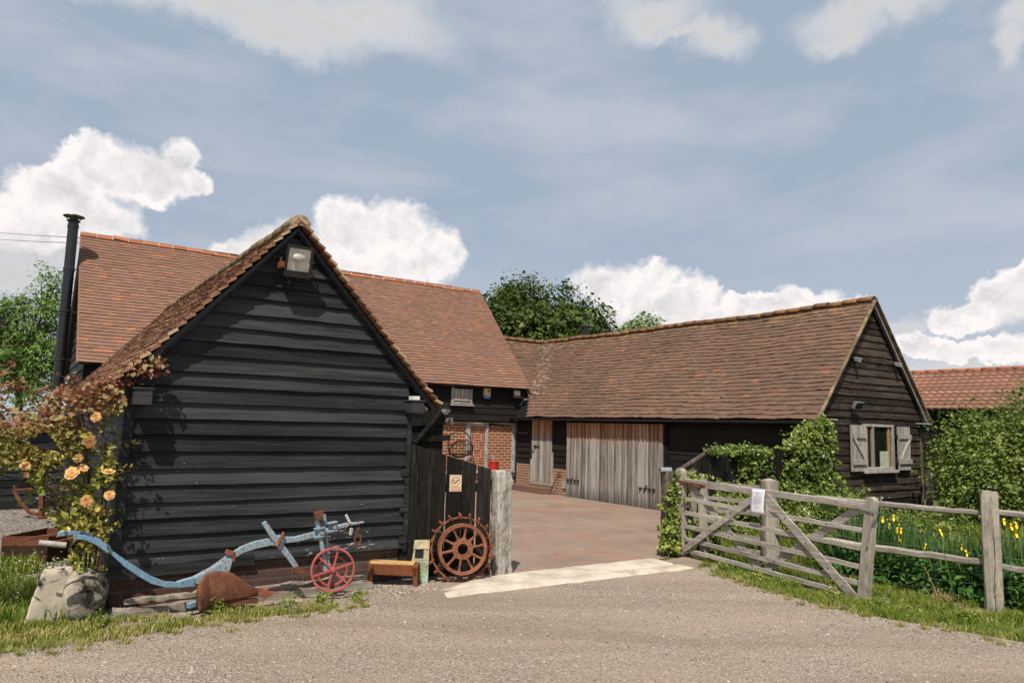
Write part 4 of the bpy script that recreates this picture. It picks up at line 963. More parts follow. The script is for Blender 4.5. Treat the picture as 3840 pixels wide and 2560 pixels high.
for s, lab in ((.12, 'white gutter bracket box at the left foot of the low barn gable'), (3.36, 'white gutter bracket box at the right foot of the low barn gable')):
    t = thing('eaves_lamp', lab, 'lamp', EF.p(s, -.1, 1.88), 'white topped boxes at the low barn gable feet')
    mb = MB(); mb.hexa([EF.p(s + a, d, z) for z, k in ((1.80, .7), (1.87, 1.)) for a, d in ((-.11 * k, -.17), (.11 * k, -.17), (.11 * k, -.02), (-.11 * k, -.02))]); mb.build('box', M['iron'], t)
    mb = MB(); mb.hexa([EF.p(s + a, d, z) for z in (1.872, 1.885) for a, d in ((-.13, -.19), (.13, -.19), (.13, -.02), (-.13, -.02))]); mb.build('cap', M['whiteflake'], t)
# roof flue
t = thing('roof_flue', 'short black stove flue with flat cowl behind the low barn ridge', 'flue', EF.p(2.4, 8.75, 3.3))
mb = MB(); mb.lathe(EF.p(2.4, 8.75, 3.2), [(.10, 0), (.10, 1.18), (.11, 1.18), (.11, 1.23), (.09, 1.23)], 16); mb.build('pipe', M['flue'], t, smooth=True)
mb = MB()
for k in range(4): a = k * math.pi / 2; c = np.array(EF.p(2.4, 8.75, 4.42)); mb.tube([c + (.09 * math.cos(a), .09 * math.sin(a), 0), c + (.11 * math.cos(a), .11 * math.sin(a), .12)], .01, 4)
mb.lathe(EF.p(2.4, 8.75, 4.53), [(0, .07), (.06, .06), (.17, .01), (.17, -.005), (0, .02)], 16, cap=False); mb.build('cowl', M['flue'], t, smooth=True)
# brick step and leaning iron
mb = MB(); mb.vprism([EF.p(a, b, 0)[:2] for a, b in ((-.36, 7.10), (-.36, 8.25), (-.28, 8.5), (-.04, 8.5), (-.04, 7.05))], -.01, .165); mb.vprism([EF.p(a, b, 0)[:2] for a, b in ((-.10, 7.12), (-.10, 7.98), (-.035, 7.98), (-.035, 7.12))], .166, .2)
tag(mb.build('brick_step', M['brickstep'], bevel=.01), 'low weathered brick step below the plank door', 'step')
mb = MB(); mb.tube([EF.p(-.26, 6.93, .01), EF.p(-.10, 6.80, .50), EF.p(-.07, 6.78, .56)], .012, 6); mb.tube([EF.p(-.09, 6.84, .55), EF.p(-.07, 6.72, .545)], .011, 6)
tag(mb.build('boot_scraper_bar', M['iron']), 'thin iron rod leaning on the brick plinth beside the sliding doors', 'iron rod')
mb = MB(); mb.lathe(EF.p(-.10, 8.62, .0), [(0, .0), (.09, .01), (.10, .06), (.05, .11), (0, .12)], 8); tag(mb.build('corner_stone', M['whiteflake'], smooth=True), 'pale stone at the foot of the corner downpipe', 'stone')
mb = MB(); mb.box(EF, -.06, -.03, 6.5, 6.68, .18, .36); mb.build('vent_stone', M['oldpost'], rb)

# ================================================================== black door leaf beside the shed
lf = thing('barn_door_leaf', 'open black ledged and braced door leaf standing behind the shed corner', 'door', SF.p(.75, 1.0, 0))
mb = MB()
for i in range(8): mb.bar(SF.p(.14 + i * .115, 1.02, .1), SF.p(.14 + i * .115, 1.02, 1.93), .11, .022, SF.u, 3, .002, seed=i)
mb.build('boards', M['blackv'], lf)
mb = MB(); mb.bar(SF.p(.09, .99, 1.63), SF.p(1.11, .98, 1.69), .10, .03, (0, 0, 1), 3, .002); mb.build('ledge', M['blackv'], lf)
mb = MB(); mb.bar(SF.p(1.0, .972, 1.675), SF.p(1.112, .97, 1.685), .085, .02, (0, 0, 1), 2, .003); mb.build('sunlit_end', M['brownpost'], lf)  # browner bar paints sunlight onto the protruding end of the black ledge
mb = MB(); mb.bar(SF.p(.09, .99, 1.44), SF.p(1.08, .98, 1.47), .075, .03, (0, 0, 1), 3, .002); mb.build('ledge', M['blackv'], lf)
mb = MB(); mb.bar(SF.p(.50, .965, 1.33), SF.p(1.03, .965, 1.90), .10, .025, SF.v, 3, .002); mb.build('brace', M['blackv'], lf)
mb = MB(); mb.bar(SF.p(.07, .93, .1), SF.p(.07, .93, 1.76), .09, .09, SF.u, 4, .003); mb.build('hanging_post', M['blackv'], lf)
t = thing('dish_lamp', 'round blue grey enamel lamp shade hung at the black door leaf', 'lamp', SF.p(.96, .85, 1.8))
mb = MB(); P = [[np.array(SF.p(.945, .86, 1.825)) + SF.u * .062 * r_ * math.cos(a) + np.array([0, 0, .062 * r_ * math.sin(a)]) - SF.v * .03 * (1 - r_) for a in np.linspace(math.pi, 2 * math.pi, 12)] for r_ in (0, .6, 1)]
mb.grid(P); mb.build('shade', M['metalgrey'], t, solid=.004); mb = MB(); mb.bar(SF.p(.87, .86, 1.825), SF.p(1.0, .88, 1.85), .015, .015, (0, 0, 1)); mb.build('arm', M['iron'], t)
# ------------------------------------------------------------------ ground sheets
def in_poly(x, y, poly):
    x = np.asarray(x); y = np.asarray(y); ins = np.zeros(x.shape, bool); n = len(poly); j = n - 1
    for i in range(n):
        xi, yi = poly[i]; xj, yj = poly[j]
        c = ((yi > y) != (yj > y)) & (x < (xj - xi) * (y - yi) / ((yj - yi) + 1e-12) + xi); ins ^= c; j = i
    return ins
def sheet(name, poly, z, mat, label=None, sub=.25, jit=0., seed=1):
    r = np.random.default_rng(seed); P = []
    for i in range(len(poly)):
        a = np.array(poly[i]); b = np.array(poly[(i + 1) % len(poly)]); n = max(1, int(min(np.linalg.norm(b - a), 12) / sub)) if jit else 1
        for k in range(n): P.append(a + (b - a) * k / n + r.normal(0, jit, 2) * (k > 0))
    return tag(link_mesh(name, [(p[0], p[1], z) for p in P], [tuple(range(len(P)))], mat), kind='structure')
tag(link_mesh('ground', [(-900, -60, -.004), (900, -60, -.004), (900, 1500, -.004), (-900, 1500, -.004)], [(0, 1, 2, 3)], M['field']), kind='structure')
DRIVE = [(-60, -50), (60, -50), (60, 2.5), (9, 4.2), (6.0, 5.05), (4.27, 6.12), (3.34, 6.86), (2.95, 7.45), (2.66, 7.95), (2.50, 8.72), (2.62, 9.2), (2.35, 9.75), (2.0, 9.40), (-.3, 8.0), (-1.0, 7.93),
         (-3.35, 6.35), (-3.0, 5.75), (-3.47, 5.15), (-4.6, 4.35), (-8, 3.2), (-60, 2.0)]
sheet('driveway', DRIVE, .001, M['gravel'], jit=.03)
sheet('yard_gravel', [SF.p(a, b, 0)[:2] for a, b in ((-2.75, .4), (-3.3, 1.9), (-4.6, 2.2), (-30, 2.6), (-30, 30), (-2.75, 30))], .002, M['gravelgrey'], jit=.03, seed=4)
COURT = [(-.18, 7.98), (1.95, 9.46), (2.35, 9.9)] + [EF.p(0.0, -.0, 0)[:2], EF.p(.0, 8.7, 0)[:2], CF.p(-9.9, .05, 0)[:2], SF.p(.0, 7.2, 0)[:2], SF.p(.0, .0, 0)[:2]]
sheet('courtyard_paving', COURT, .005, M['paving'])
# pale concrete threshold with a separate kerb in front
def slab(name, quad, z0, z1, mat, seed=1):
    r = np.random.default_rng(seed); a, b, c, d = [np.array(q, float) for q in quad]; P = []
    n, m = 28, 5
    for j in range(m + 1):
        for i in range(n + 1):
            p = (a + (b - a) * i / n) * (1 - j / m) + (d + (c - d) * i / n) * j / m
            e = .012 if j in (0, m) else 0; p = p + r.normal(0, e, 2)
            P.append((p[0], p[1], z1 + r.normal(0, .002) if 0 < j < m and 0 < i < n else z0))
    F = [(j * (n + 1) + i, j * (n + 1) + i + 1, (j + 1) * (n + 1) + i + 1, (j + 1) * (n + 1) + i) for j in range(m) for i in range(n)]
    return tag(link_mesh(name, P, F, mat, smooth='all'), kind='structure')
slab('threshold_slab', [(-.66, 7.41), (2.12, 9.14), (1.88, 9.56), (-.22, 8.18)], .0, .022, M['concrete'], 1)
slab('kerb_strip', [(-.56, 7.14), (2.30, 8.93), (2.15, 9.11), (-.62, 7.37)], .0, .028, M['concrete'], 2)

# ------------------------------------------------------------------ boarded panel and split post left of the opening
pn = thing('boarded_panel', 'black boarded side panel with sloping top between the shed and the cracked grey post', 'fence panel', PF.p(.4, 0, 0))
topz = lambda s: 1.45 - .295 * (s + .08) 
mb = MB(); edges = [-.10, .075, .235, .412, .425, .60, .752, .772, .93]
for a, b in ((-.10, .075), (.079, .235), (.239, .410), (.424, .595), (.600, .752), (.773, .928)):
    n = 7; V = []
    r = np.random.default_rng(int(abs(a) * 1000))
    for k in range(n + 1):
        q = k / n
        for (s, d) in ((a, -.012), (b, -.012), (b, .014), (a, .014)):
            V.append(PF.p(s + r.normal(0, .002), d + r.normal(0, .002), .02 + (topz(s) - .02) * q))
    mb.add(V, [(3, 2, 1, 0), tuple(n * 4 + k for k in range(4))] + [(i * 4 + k, i * 4 + (k + 1) % 4, (i + 1) * 4 + (k + 1) % 4, (i + 1) * 4 + k) for i in range(n) for k in range(4)])
mb.build('boards', M['blackv'], pn, bevel=.002)
for s, z in ((.085, 1.225), (.235, 1.20)):
    mb = MB(); mb.bar(PF.p(s, -.026, .05), PF.p(s, -.026, z), .045, .02, PF.u, 6, .002); mb.build('batten', M['blackv'], pn)
mb = MB(); mb.bar(PF.p(-.06, .04, .25), PF.p(.9, .04, .25), .09, .03, (0, 0, 1)); mb.bar(PF.p(-.06, .04, .95), PF.p(.9, .04, .95), .09, .03, (0, 0, 1)); mb.build('rail', M['blackv'], pn)
sg = thing('no_smoking_sign', 'small cream no smoking notice screwed to the black boarded panel', 'sign', PF.p(.52, -.02, 1.0))
s0, s1, z0, z1 = .455, .588, .915, 1.093
mb = MB(); mb.box(PF, s0, s1, -.022, -.014, z0, z1); mb.build('plate', M['cream'], sg)
mb = MB(); cc = np.array(PF.p((s0 + s1) / 2 - .002, -.0235, 1.022)); mb.ring(cc, PF.v, .049, 0, 40, flat=(.0035, .0006)); mb.bar(cc + PF.u * -.034 + np.array([0, 0, .034]), cc + PF.u * .034 - np.array([0, 0, .034]), .006, .001, PF.u); mb.build('prohibition_ring', M['pink'], sg)
mb = MB(); Zv = np.array([0, 0, 1.])
mb.bar(cc - PF.u * .016 - Zv * .022, cc + PF.u * .036 + Zv * .020, .010, .0012, Zv); mb.bar(cc - PF.u * .020 - Zv * .020, cc - PF.u * .034 + Zv * .008, .007, .0012, PF.u); mb.bar(cc - PF.u * .036 + Zv * .006, cc - PF.u * .024 + Zv * .018, .012, .0012, PF.u)
for x in (s0 + .012, s1 - .012): mb.box(PF, x - .003, x + .003, -.0245, -.02, z1 - .016, z1 - .010)
mb.build('cigarette_symbol', M['signink'], sg)
mb = MB(); mb.box(PF, s0 + .014, s1 - .014, -.0232, -.021, z0 + .006, z0 + .05); mb.build('red_panel', M['pink'], sg)
mb = MB()
for k, (a, b) in enumerate(((.028, .028), (.02, .02))): mb.box(PF, s0 + a, s1 - b, -.0238, -.0225, z0 + .034 - k * .016, z0 + .040 - k * .016)
mb.build('lettering', M['cream'], sg)
# cracked gatepost
def loft_post(name, mat, cx, cy, w, dpt, h, ang, label, cat='post', cracks=(), jit=.004, top='flat', lean=(0, 0), group=None, seed=3, parent=None, rows=22, z0=-.05):
    r = np.random.default_rng(seed); base = []
    k = .18
    for a, b in ((-1, -1), (-.33, -1.03), (0, -1.04), (.33, -1.03), (1, -1), (1.02, -.3), (1.02, .3), (1, 1), (.3, 1.02), (-.3, 1.02), (-1, 1), (-1.02, .3), (-1.02, -.3)):
        base.append((a * w / 2 * (1 - k * .5 * (abs(a) > .9 and abs(b) > .9)), b * dpt / 2 * (1 - k * .5 * (abs(a) > .9 and abs(b) > .9))))
    prof = []
    for i, (a, b) in enumerate(base):
        prof.append((a, b, 0))
        for cf, cw in cracks:
            if i < 4 and a <= cf * w < base[i + 1][0]: prof += [(cf * w - cw, -dpt / 2 * 1.03, 1), (cf * w, -dpt / 2 + .035, 2), (cf * w + cw, -dpt / 2 * 1.03, 1)]
    n = len(prof); V = []; ca, sa = math.cos(ang), math.sin(ang)
    offs = np.zeros((n, 2)); drift = 0
    for j in range(rows + 1):
        q = j / rows; z = z0 + (h - z0) * q; offs = offs * .7 + r.normal(0, jit, (n, 2)); drift += r.normal(0, .003)
        f = 1.0
        if top == 'round' and q > .93: f = 1 - ((q - .93) / .07) ** 2 * .55
        if top == 'point' and j == rows: f = .12
        if top == 'worn' and j == rows: f = .9
        for i, (a, b, c) in enumerate(prof):
            a2 = a * f + offs[i, 0] + (drift if c else 0); b2 = b * f + offs[i, 1] + (0 if c != 2 else .012 * math.sin(j * 1.7)); zz = z
            if top == 'worn' and j == rows: zz += r.normal(0, .008)
            if top == 'point' and j == rows: zz = h
            elif top == 'point' and j == rows - 1: zz = h - .028
            V.append((cx + a2 * ca - b2 * sa + lean[0] * q, cy + a2 * sa + b2 * ca + lean[1] * q, zz))
    Fc = [(j * n + i, j * n + (i + 1) % n, (j + 1) * n + (i + 1) % n, (j + 1) * n + i) for j in range(rows) for i in range(n)] + [tuple(rows * n + i for i in range(n))]
    o = link_mesh(name, V, Fc, mat, parent)
    return tag(o, label, cat, group) if label else o
loft_post('gatepost', M['oldpost'], -.055, 8.27, .20, .18, 1.125, .45, 'thick cracked grey gatepost left of the courtyard opening', cracks=((.18, .008),), jit=.005, top='worn', lean=(-.03, 0), seed=8)
op = thing('metal_capped_post', 'old brown gatepost with curved sheet metal cap right of the courtyard opening', 'post', (2.10, 9.78, 0))
loft_post('post', M['brownpost'], 2.11, 9.79, .125, .12, 1.09, .5, None, None, jit=.004, parent=op, seed=5, lean=(.0, 0))
mb = MB(); P = [[(2.06 + .0 + .20 * q - .02, 9.76 + .12 * q + .075 * math.cos(t) , 1.075 + .045 * math.sin(t) + .02) for t in np.linspace(0, math.pi, 9)] for q in (-.15, .3, .7)]
mb.grid(P); mb.build('cap', M['metalgrey'], op, solid=.004)

# ------------------------------------------------------------------ plough
pl = thing('plough', 'antique blue horse plough with rusty mouldboard and red wheels leaning at the black shed', 'plough', SF.p(-1.9, -.4, 0))
PD = -.40
beamT = [(-2.79, .573), (-2.686, .490), (-2.58, .411), (-2.484, .343), (-2.388, .295), (-2.282, .276), (-2.157, .302), (-2.019, .368), (-1.911, .440), (-1.846, .481), (-1.779, .523), (-1.665, .562), (-1.485, .586), (-1.298, .580), (-1.121, .613), (-.951, .653), (-.804, .677), (-.63, .683)]
beamB = [(-2.80, .548), (-2.691, .437), (-2.575, .346), (-2.48, .282), (-2.385, .246), (-2.279, .230), (-2.14, .246), (-2.00, .318), (-1.885, .391), (-1.831, .427), (-1.76, .470), (-1.66, .497), (-1.481, .523), (-1.27, .536), (-1.092, .567), (-.922, .613), (-.79, .648), (-.629, .671)]
def strip(mb, T, B, d0, d1, F=SF):
    n = len(T); V = []
    for (a, z), (b, y) in zip(T, B): V += [F.p(a, d0, z), F.p(b, d0, y), F.p(b, d1, y), F.p(a, d1, z)]
    mb.add(V, [(0, 1, 2, 3), tuple(4 * (n - 1) + k for k in (3, 2, 1, 0))] + [(4 * i + k, 4 * i + 4 + k, 4 * i + 4 + (k + 1) % 4, 4 * i + (k + 1) % 4) for i in range(n - 1) for k in range(4)])
mb = MB(); strip(mb, beamT[5:], beamB[5:], PD - .022, PD + .022); mb.build('beam', M['bluerusty'], pl, bevel=.004)
mb = MB(); strip(mb, [(-3.066, .712), (-2.984, .703), (-2.892, .662), (-2.804, .610)] + beamT[:7], [(-3.066, .676), (-2.99, .668), (-2.905, .622), (-2.816, .553)] + beamB[:6] + [(-2.14, .228)], PD - .045, PD - .024); mb.build('handle_arm', M['blue'], pl, bevel=.003)
mb = MB(); strip(mb, [(-3.17, .728), (-3.07, .738), (-2.96, .716), (-2.86, .650)], [(-3.17, .698), (-3.07, .704), (-2.97, .680), (-2.875, .608)], PD - .005, PD + .015); mb.build('handle_arm', M['blue'], pl, bevel=.003)
mb = MB(); mb.tube([SF.p(-3.16, PD + .005, .712), SF.p(-3.28, PD + .05, .70), SF.p(-3.35, PD + .06, .682)], .011, 6); mb.tube([SF.p(-3.06, PD - .035, .69), SF.p(-3.15, PD - .05, .672), SF.p(-3.25, PD - .05, .66)], .010, 6); mb.build('handle_rod', M['rustdark'], pl)
mb = MB(); mb.tube([SF.p(-3.29, PD - .06, .668), SF.p(-3.24, PD - .06, .662), SF.p(-3.17, PD - .06, .648), SF.p(-3.11, PD - .06, .638)], .021, 10, .023); mb.build('grip', M['greywood'], pl, smooth=True)
mb = MB(); mb.prism(SF, [(-2.17, .285), (-1.86, .445), (-1.84, .47), (-1.855, .36), (-1.872, .31), (-1.93, .27), (-2.13, .24)], PD - .032, PD + .012); mb.build('frog', M['bluerusty'], pl, bevel=.004)
# mouldboard: a twisted curved rusty plate
T = [(-2.148, .10), (-2.150, .235), (-2.125, .290), (-2.07, .330), (-1.99, .342), (-1.91, .338), (-1.85, .318), (-1.79, .272), (-1.73, .222), (-1.67, .185), (-1.62, .170)]
B = [(-2.145, .075), (-2.12, .062), (-2.08, .060), (-2.03, .066), (-1.96, .074), (-1.90, .080), (-1.84, .084), (-1.78, .088), (-1.72, .094), (-1.67, .100), (-1.62, .104)]
def dens(L_, n=44):
    t_ = np.linspace(0, len(L_) - 1, n); A_ = np.array(L_); i_ = np.minimum(t_.astype(int), len(L_) - 2); f_ = (t_ - i_)[:, None]; return [tuple(x) for x in A_[i_] * (1 - f_) + A_[i_ + 1] * f_]
T, B = dens(T), dens(B)
P = []
for k in range(9):
    q = k / 8; P.append([SF.p(a * (1 - q) + b * q, PD - .05 - max(0., -2.03 + .05 * (q - .5) - (a * (1 - q) + b * q)) * 1.15 - .05 * math.sin(q * 2.0) * (1 - i / 50) + .05 * (1 - q) * (.4 - i / 44) - .02, z * (1 - q) + y * q) for i, ((a, z), (b, y)) in enumerate(zip(T, B))])
mb = MB(); mb.grid(P); mb.build('mouldboard', M['rustdark'], pl, solid=.006, smooth=True)
mb = MB(); mb.prism(SF, [(-1.63, .175), (-1.60, .178), (-1.585, .160), (-1.53, .172), (-1.55, .142), (-1.44, .122), (-1.50, .112), (-1.575, .078), (-1.585, .105), (-1.63, .102)], PD - .115, PD - .095); mb.build('share', M['rust'], pl, bevel=.003)
mb = MB(); mb.bar(SF.p(-2.12, PD - .06, .075), SF.p(-1.62, PD - .06, .06), .035, .05, (0, 0, 1), 3, .001); mb.build('slade', M['rustdark'], pl)
mb = MB(); mb.bar(SF.p(-2.20, PD - .09, .085), SF.p(-2.10, PD - .06, .10), .045, .05, (0, 0, 1)); mb.build('heel', M['blue'], pl, bevel=.006)
# skim coulter
mb = MB(); strip(mb, [(-1.585, .742), (-1.50, .63), (-1.43, .545), (-1.33, .42), (-1.265, .325)], [(-1.622, .722), (-1.54, .60), (-1.47, .505), (-1.375, .395), (-1.305, .305)], PD - .05, PD - .026); mb.build('coulter', M['bluerusty'], pl, bevel=.003)
mb = MB(); mb.prism(SF, [(-1.305, .318), (-1.268, .325), (-1.235, .285), (-1.15, .246), (-1.195, .245), (-1.255, .250), (-1.30, .262)], PD - .062, PD - .03); mb.build('skim_share', M['rustdark'], pl, bevel=.004)
mb = MB(); mb.tube([SF.p(-1.435, PD - .075, .612), SF.p(-1.486, PD - .07, .518)], .017, 8); mb.tube([SF.p(-1.42, PD - .03, .625), SF.p(-1.435, PD - .08, .61)], .011, 6); mb.build('clamp_bolt', M['rust'], pl, smooth=True)
mb = MB(); mb.box(SF, -1.515, -1.40, PD - .035, PD + .03, .515, .60); mb.build('clamp', M['bluerusty'], pl, bevel=.006)
mb = MB(); mb.bar(SF.p(-1.91, PD - .03, .50), SF.p(-1.85, PD - .035, .475), .035, .03, (0, 0, 1)); mb.bar(SF.p(-1.845, PD - .035, .49), SF.p(-1.835, PD - .03, .41), .02, .02, (1, 0, 0)); mb.build('strap', M['rust'], pl)
# wheel stems and clamps
mb = MB(); mb.bar(SF.p(-1.115, PD - .035, .74), SF.p(-1.005, PD - .05, .285), .036, .018, SF.u, 2, .001); mb.build('wheel_stem', M['bluerusty'], pl, bevel=.003)
mb = MB(); mb.bar(SF.p(-1.015, PD + .035, .765), SF.p(-.935, PD + .06, .26), .026, .018, SF.u, 2, .001); mb.build('wheel_stem', M['bluerusty'], pl, bevel=.003)
mb = MB()
for s, z in ((-1.085, .605), (-.965, .650)):
    for k in (-.038, .038): mb.bar(SF.p(s - .05, PD - .04, z + k), SF.p(s + .045, PD - .045, z + k + .012), .014, .05, (0, 0, 1))
    mb.lathe(SF.p(s + .02, PD - .075, z), [(0, 0), (.016, 0), (.016, .05), (0, .05)], 6, ax=SF.v)
mb.build('stem_clamp', M['bluerusty'], pl)
mb = MB(); V = [SF.p(a, d, z) for d in (PD - .075, PD - .02) for a, z in ((-1.148, .795), (-1.058, .818), (-1.072, .722), (-1.138, .735))]; mb.hexa(V); mb.build('stop_block', M['rustdark'], pl, bevel=.004)
def spoked(c, ax, R, nsp, mat, w=.018, name='wheel'):
    b = MB(); c = np.array(c); ax = np.array(ax, float); ax /= np.linalg.norm(ax); b.ring(c, ax, R, 0, 44, flat=(.0095, w))
    rim = b.build(name, mat, pl, smooth=True, bevel=.003)
    a = np.cross(ax, (0, 0, 1.)); a /= np.linalg.norm(a); bb = np.cross(ax, a); m2 = MB(); ws = R / .2
    for k in range(nsp):
        t = 2 * math.pi * k / nsp + .3; rd = a * math.cos(t) + bb * math.sin(t); m2.bar(c + rd * .02, c + rd * (R - .004), .021 * ws, .013, np.cross(ax, rd), 1, w1=.016 * ws, h1=.011)
    m2.build('spokes', mat, rim); m3 = MB(); m3.lathe(c - ax * .035, [(0, 0), (.012, 0), (.014, .008), (.024, .012), (.026, .055), (.02, .065), (0, .066)], 14, ax=ax); m3.build('hub', mat, rim, smooth=True)
spoked(SF.p(-.957, -.5, .272), (.33, -.94, 0), .193, 6, M['redpaint'])
spoked(SF.p(-.862, -.24, .208), (.42, -.90, 0), .138, 6, M['redpaint'], w=.014)
mb = MB(); mb.tube([SF.p(-1.0, PD - .05, .285), SF.p(-.97, -.46, .275)], .016, 8); mb.build('axle', M['bluerusty'], pl)
mb = MB(); mb.box(SF, -1.03, -.965, PD - .075, PD - .03, .255, .315); mb.build('axle_block', M['bluerusty'], pl, bevel=.006)
# hitch plates and chain
def holed(c, dirv, L, w, name='hitch_plate'):
    c = np.array(c); dirv = np.array(dirv, float); dirv /= np.linalg.norm(dirv); m = MB(); m.bar(c - dirv * L / 2, c + dirv * L / 2, w, .006, np.cross(dirv, SF.v)); o = m.build(name, M['white'], pl)
    m = MB()
    for k in (-.32, 0, .32): m.lathe(c + dirv * L * k - SF.v * .005, [(0, 0), (.0065, 0), (.0065, .001), (0, .001)], 8, ax=SF.v)
    m.build('holes', M['black'], o)
holed(SF.p(-.805, PD - .03, .72), (-.5 * SF.u[0], -.5 * SF.u[1], .85), .09, .022); holed(SF.p(-.777, PD - .05, .602), (.1, 0, 1), .065, .026)
mb = MB(); mb.tube([SF.p(-.92, PD - .03, .62), SF.p(-.87, PD - .04, .60), SF.p(-.82, PD - .03, .63), SF.p(-.79, PD - .03, .66)], .004, 5); mb.tube([SF.p(-.71, PD, .665), SF.p(-.70, PD - .01, .70), SF.p(-.68, PD, .685)], .009, 6)
for z, rr_, fl_ in ((.665, .016, 0), (.635, .016, 1), (.605, .016, 0), (.577, .016, 1)): mb.ring(SF.p(-.688, PD, z), SF.v if fl_ else SF.u, rr_, .0045, 14, 6)
mb.ring(SF.p(-.686, PD, .515), SF.v, .036, .007, 18, 6); mb.tube([SF.p(-.72, PD - .01, .55), SF.p(-.715, PD - .01, .49), SF.p(-.69, PD - .01, .455), SF.p(-.655, PD - .01, .49), SF.p(-.66, PD - .01, .56)], .008, 6); mb.tube([SF.p(-.688, PD, .47), SF.p(-.686, PD, .425)], .007, 6)
mb.build('chain', M['rust'], pl)

# ------------------------------------------------------------------ lugged iron wheel
lw = thing('lugged_wheel', 'rusty iron tractor wheel ringed with spade lugs leaning on the black boarded panel', 'wheel', (-.47, 7.75, 0))
c = np.array(SF.p(.497, -.40, .338)); ax = np.array([.27, -.95, .10]); ax /= np.linalg.norm(ax); a = np.cross(ax, (0, 0, 1.)); a /= np.linalg.norm(a); b = np.cross(ax, a)
mb = MB(); mb.ring(c + ax * .03, ax, .243, 0, 56, flat=(.017, .010)); mb.ring(c, ax, .258, 0, 56, flat=(.005, .045)); rim = mb.build('rim', M['rust'], lw, smooth=True, bevel=.004)
mb = MB()
for k in range(10):
    t = 2 * math.pi * k / 10 + .16; rd = a * math.cos(t) + b * math.sin(t); tg = np.cross(ax, rd)
    V = []
    for R_, w_ in ((.085, .030), (.13, .017), (.19, .013), (.232, .024)):
        for x, y in ((-1, -.5), (0, 1), (1, -.5), (0, -.8)): V.append(c + ax * (.02 + .011 * y) + rd * R_ + tg * x * w_)
    mb.add(V, [(4 * i + k2, 4 * i + (k2 + 1) % 4, 4 * i + 4 + (k2 + 1) % 4, 4 * i + 4 + k2) for i in range(3) for k2 in range(4)])
mb.build('spokes', M['rust'], lw, smooth='all')
mb = MB(); mb.ring(c + ax * .02, ax, .082, 0, 40, flat=(.028, .013)); 
hub = mb.build('hub', M['rust'], lw, smooth=True, bevel=.004)
mb = MB()
for k in range(6): t = 2 * math.pi * k / 6 + .5; mb.lathe(c + ax * .033 + .078 * (a * math.cos(t) + b * math.sin(t)), [(0, 0), (.0055, 0), (.0055, .002), (0, .002)], 8, ax=ax)
mb.build('bolt_holes', M['black'], hub)
mb = MB(); mb.ring(c - ax * .06, ax, .322, 0, 60, flat=(.007, .024)); band = mb.build('lug_band', M['rust'], lw, smooth=True)
rr = np.random.default_rng(31)
for k in range(20):
    t = 2 * math.pi * k / 20 + .05; rd = a * math.cos(t) + b * math.sin(t); tg = np.cross(ax, rd); o = c - ax * .06 + rd * .335; m = MB()
    m.bar(o - ax * .038 - rd * .004, o + ax * .038 - rd * .004, .046, .006, tg); m.bar(o + ax * -.03 + rd * -.02, o + ax * .034 + rd * .028 + tg * .012, .008, .040, tg, 1)
    m.bar(o - rd * .03 - tg * .006, o + rd * .033 + tg * rr.normal(0, .004), .007, .066, tg); m.build('lug', M['rust'], lw)
mb = MB()
for k in range(5): t = 2 * math.pi * k / 5 + .6; rd = a * math.cos(t) + b * math.sin(t); mb.bar(c + rd * .255 - ax * .03, c + rd * .318 - ax * .06, .02, .012, ax)
mb.build('stay', M['rustdark'], lw)

# ------------------------------------------------------------------ bench, box, timbers, stones
BN = Frame(-1.40, 7.55, 1, .02)
bn = thing('low_bench', 'low rust brown metal bench with pale slatted top beside the red plough wheel', 'bench', BN.p(.24, .08, 0))
mb = MB(); mb.prism(BN, [(.035, .20), (.50, .185), (.49, .105), (.055, .115)], .0, .012); mb.prism(BN, [(.035, .20), (.50, .185), (.49, .105), (.055, .115)], .17, .182); mb.build('apron', M['corten'], bn)
mb = MB(); V = [BN.p(*q) for q in ((-.015, .0, .200), (.505, .0, .184), (.505, .185, .196), (-.015, .185, .212), (-.01, .0, .222), (.505, .0, .198), (.505, .185, .210), (-.01, .185, .234))]
mb.hexa(V); mb.build('top_frame', M['corten'], bn, bevel=.003)
mb = MB(); rr = np.random.default_rng(8)
for i in range(6): mb.bar(BN.p(.012, .02 + i * .029, .226 + rr.normal(0, .0015)), BN.p(.46, .02 + i * .029, .214), .024, .010, BN.v, 5, .001)
mb.build('slat_top', M['benchtop'], bn)
for s, d in ((.0, .0), (.0, .165), (.475, .0), (.475, .165)):
    m = MB(); w = .045; sg_ = 1 if s < .2 else -1; s_ = s if s < .2 else s + .03
    m.hexa([BN.p(s_ + sg_ * x, d + y, z) for z, k in ((.0, .8), (.205 if s < .2 else .19, 1.3)) for x, y in ((0, 0), (w * k, 0), (w * k, .02), (0, .02))]); m.build('leg', M['corten'], bn, bevel=.002)
XF = Frame(-.985, 7.735, .98, .12)
bx = thing('flaked_green_box', 'small flaked pale green wooden box with dark opening between bench and lugged wheel', 'box', XF.p(.08, .05, 0))
mb = MB(); mb.hexa([XF.p(*q) for q in ((.012, 0, 0), (.178, 0, 0), (.178, .12, 0), (.012, .12, 0), (-.004, 0, .215), (.178, 0, .225), (.178, .12, .225), (-.004, .12, .215))]); mb.build('body', M['greenbox'], bx, bevel=.004)
mb = MB()
mb.hexa([XF.p(*q) for q in ((.0, .0, .215), (.030, .0, .215), (.030, .1, .215), (.0, .1, .215), (.020, .0, .345), (.036, .0, .345), (.036, .1, .345), (.020, .1, .345))])
mb.hexa([XF.p(*q) for q in ((.120, .0, .225), (.180, .0, .225), (.180, .1, .225), (.120, .1, .225), (.122, .0, .345), (.178, .0, .345), (.178, .1, .345), (.122, .1, .345))])
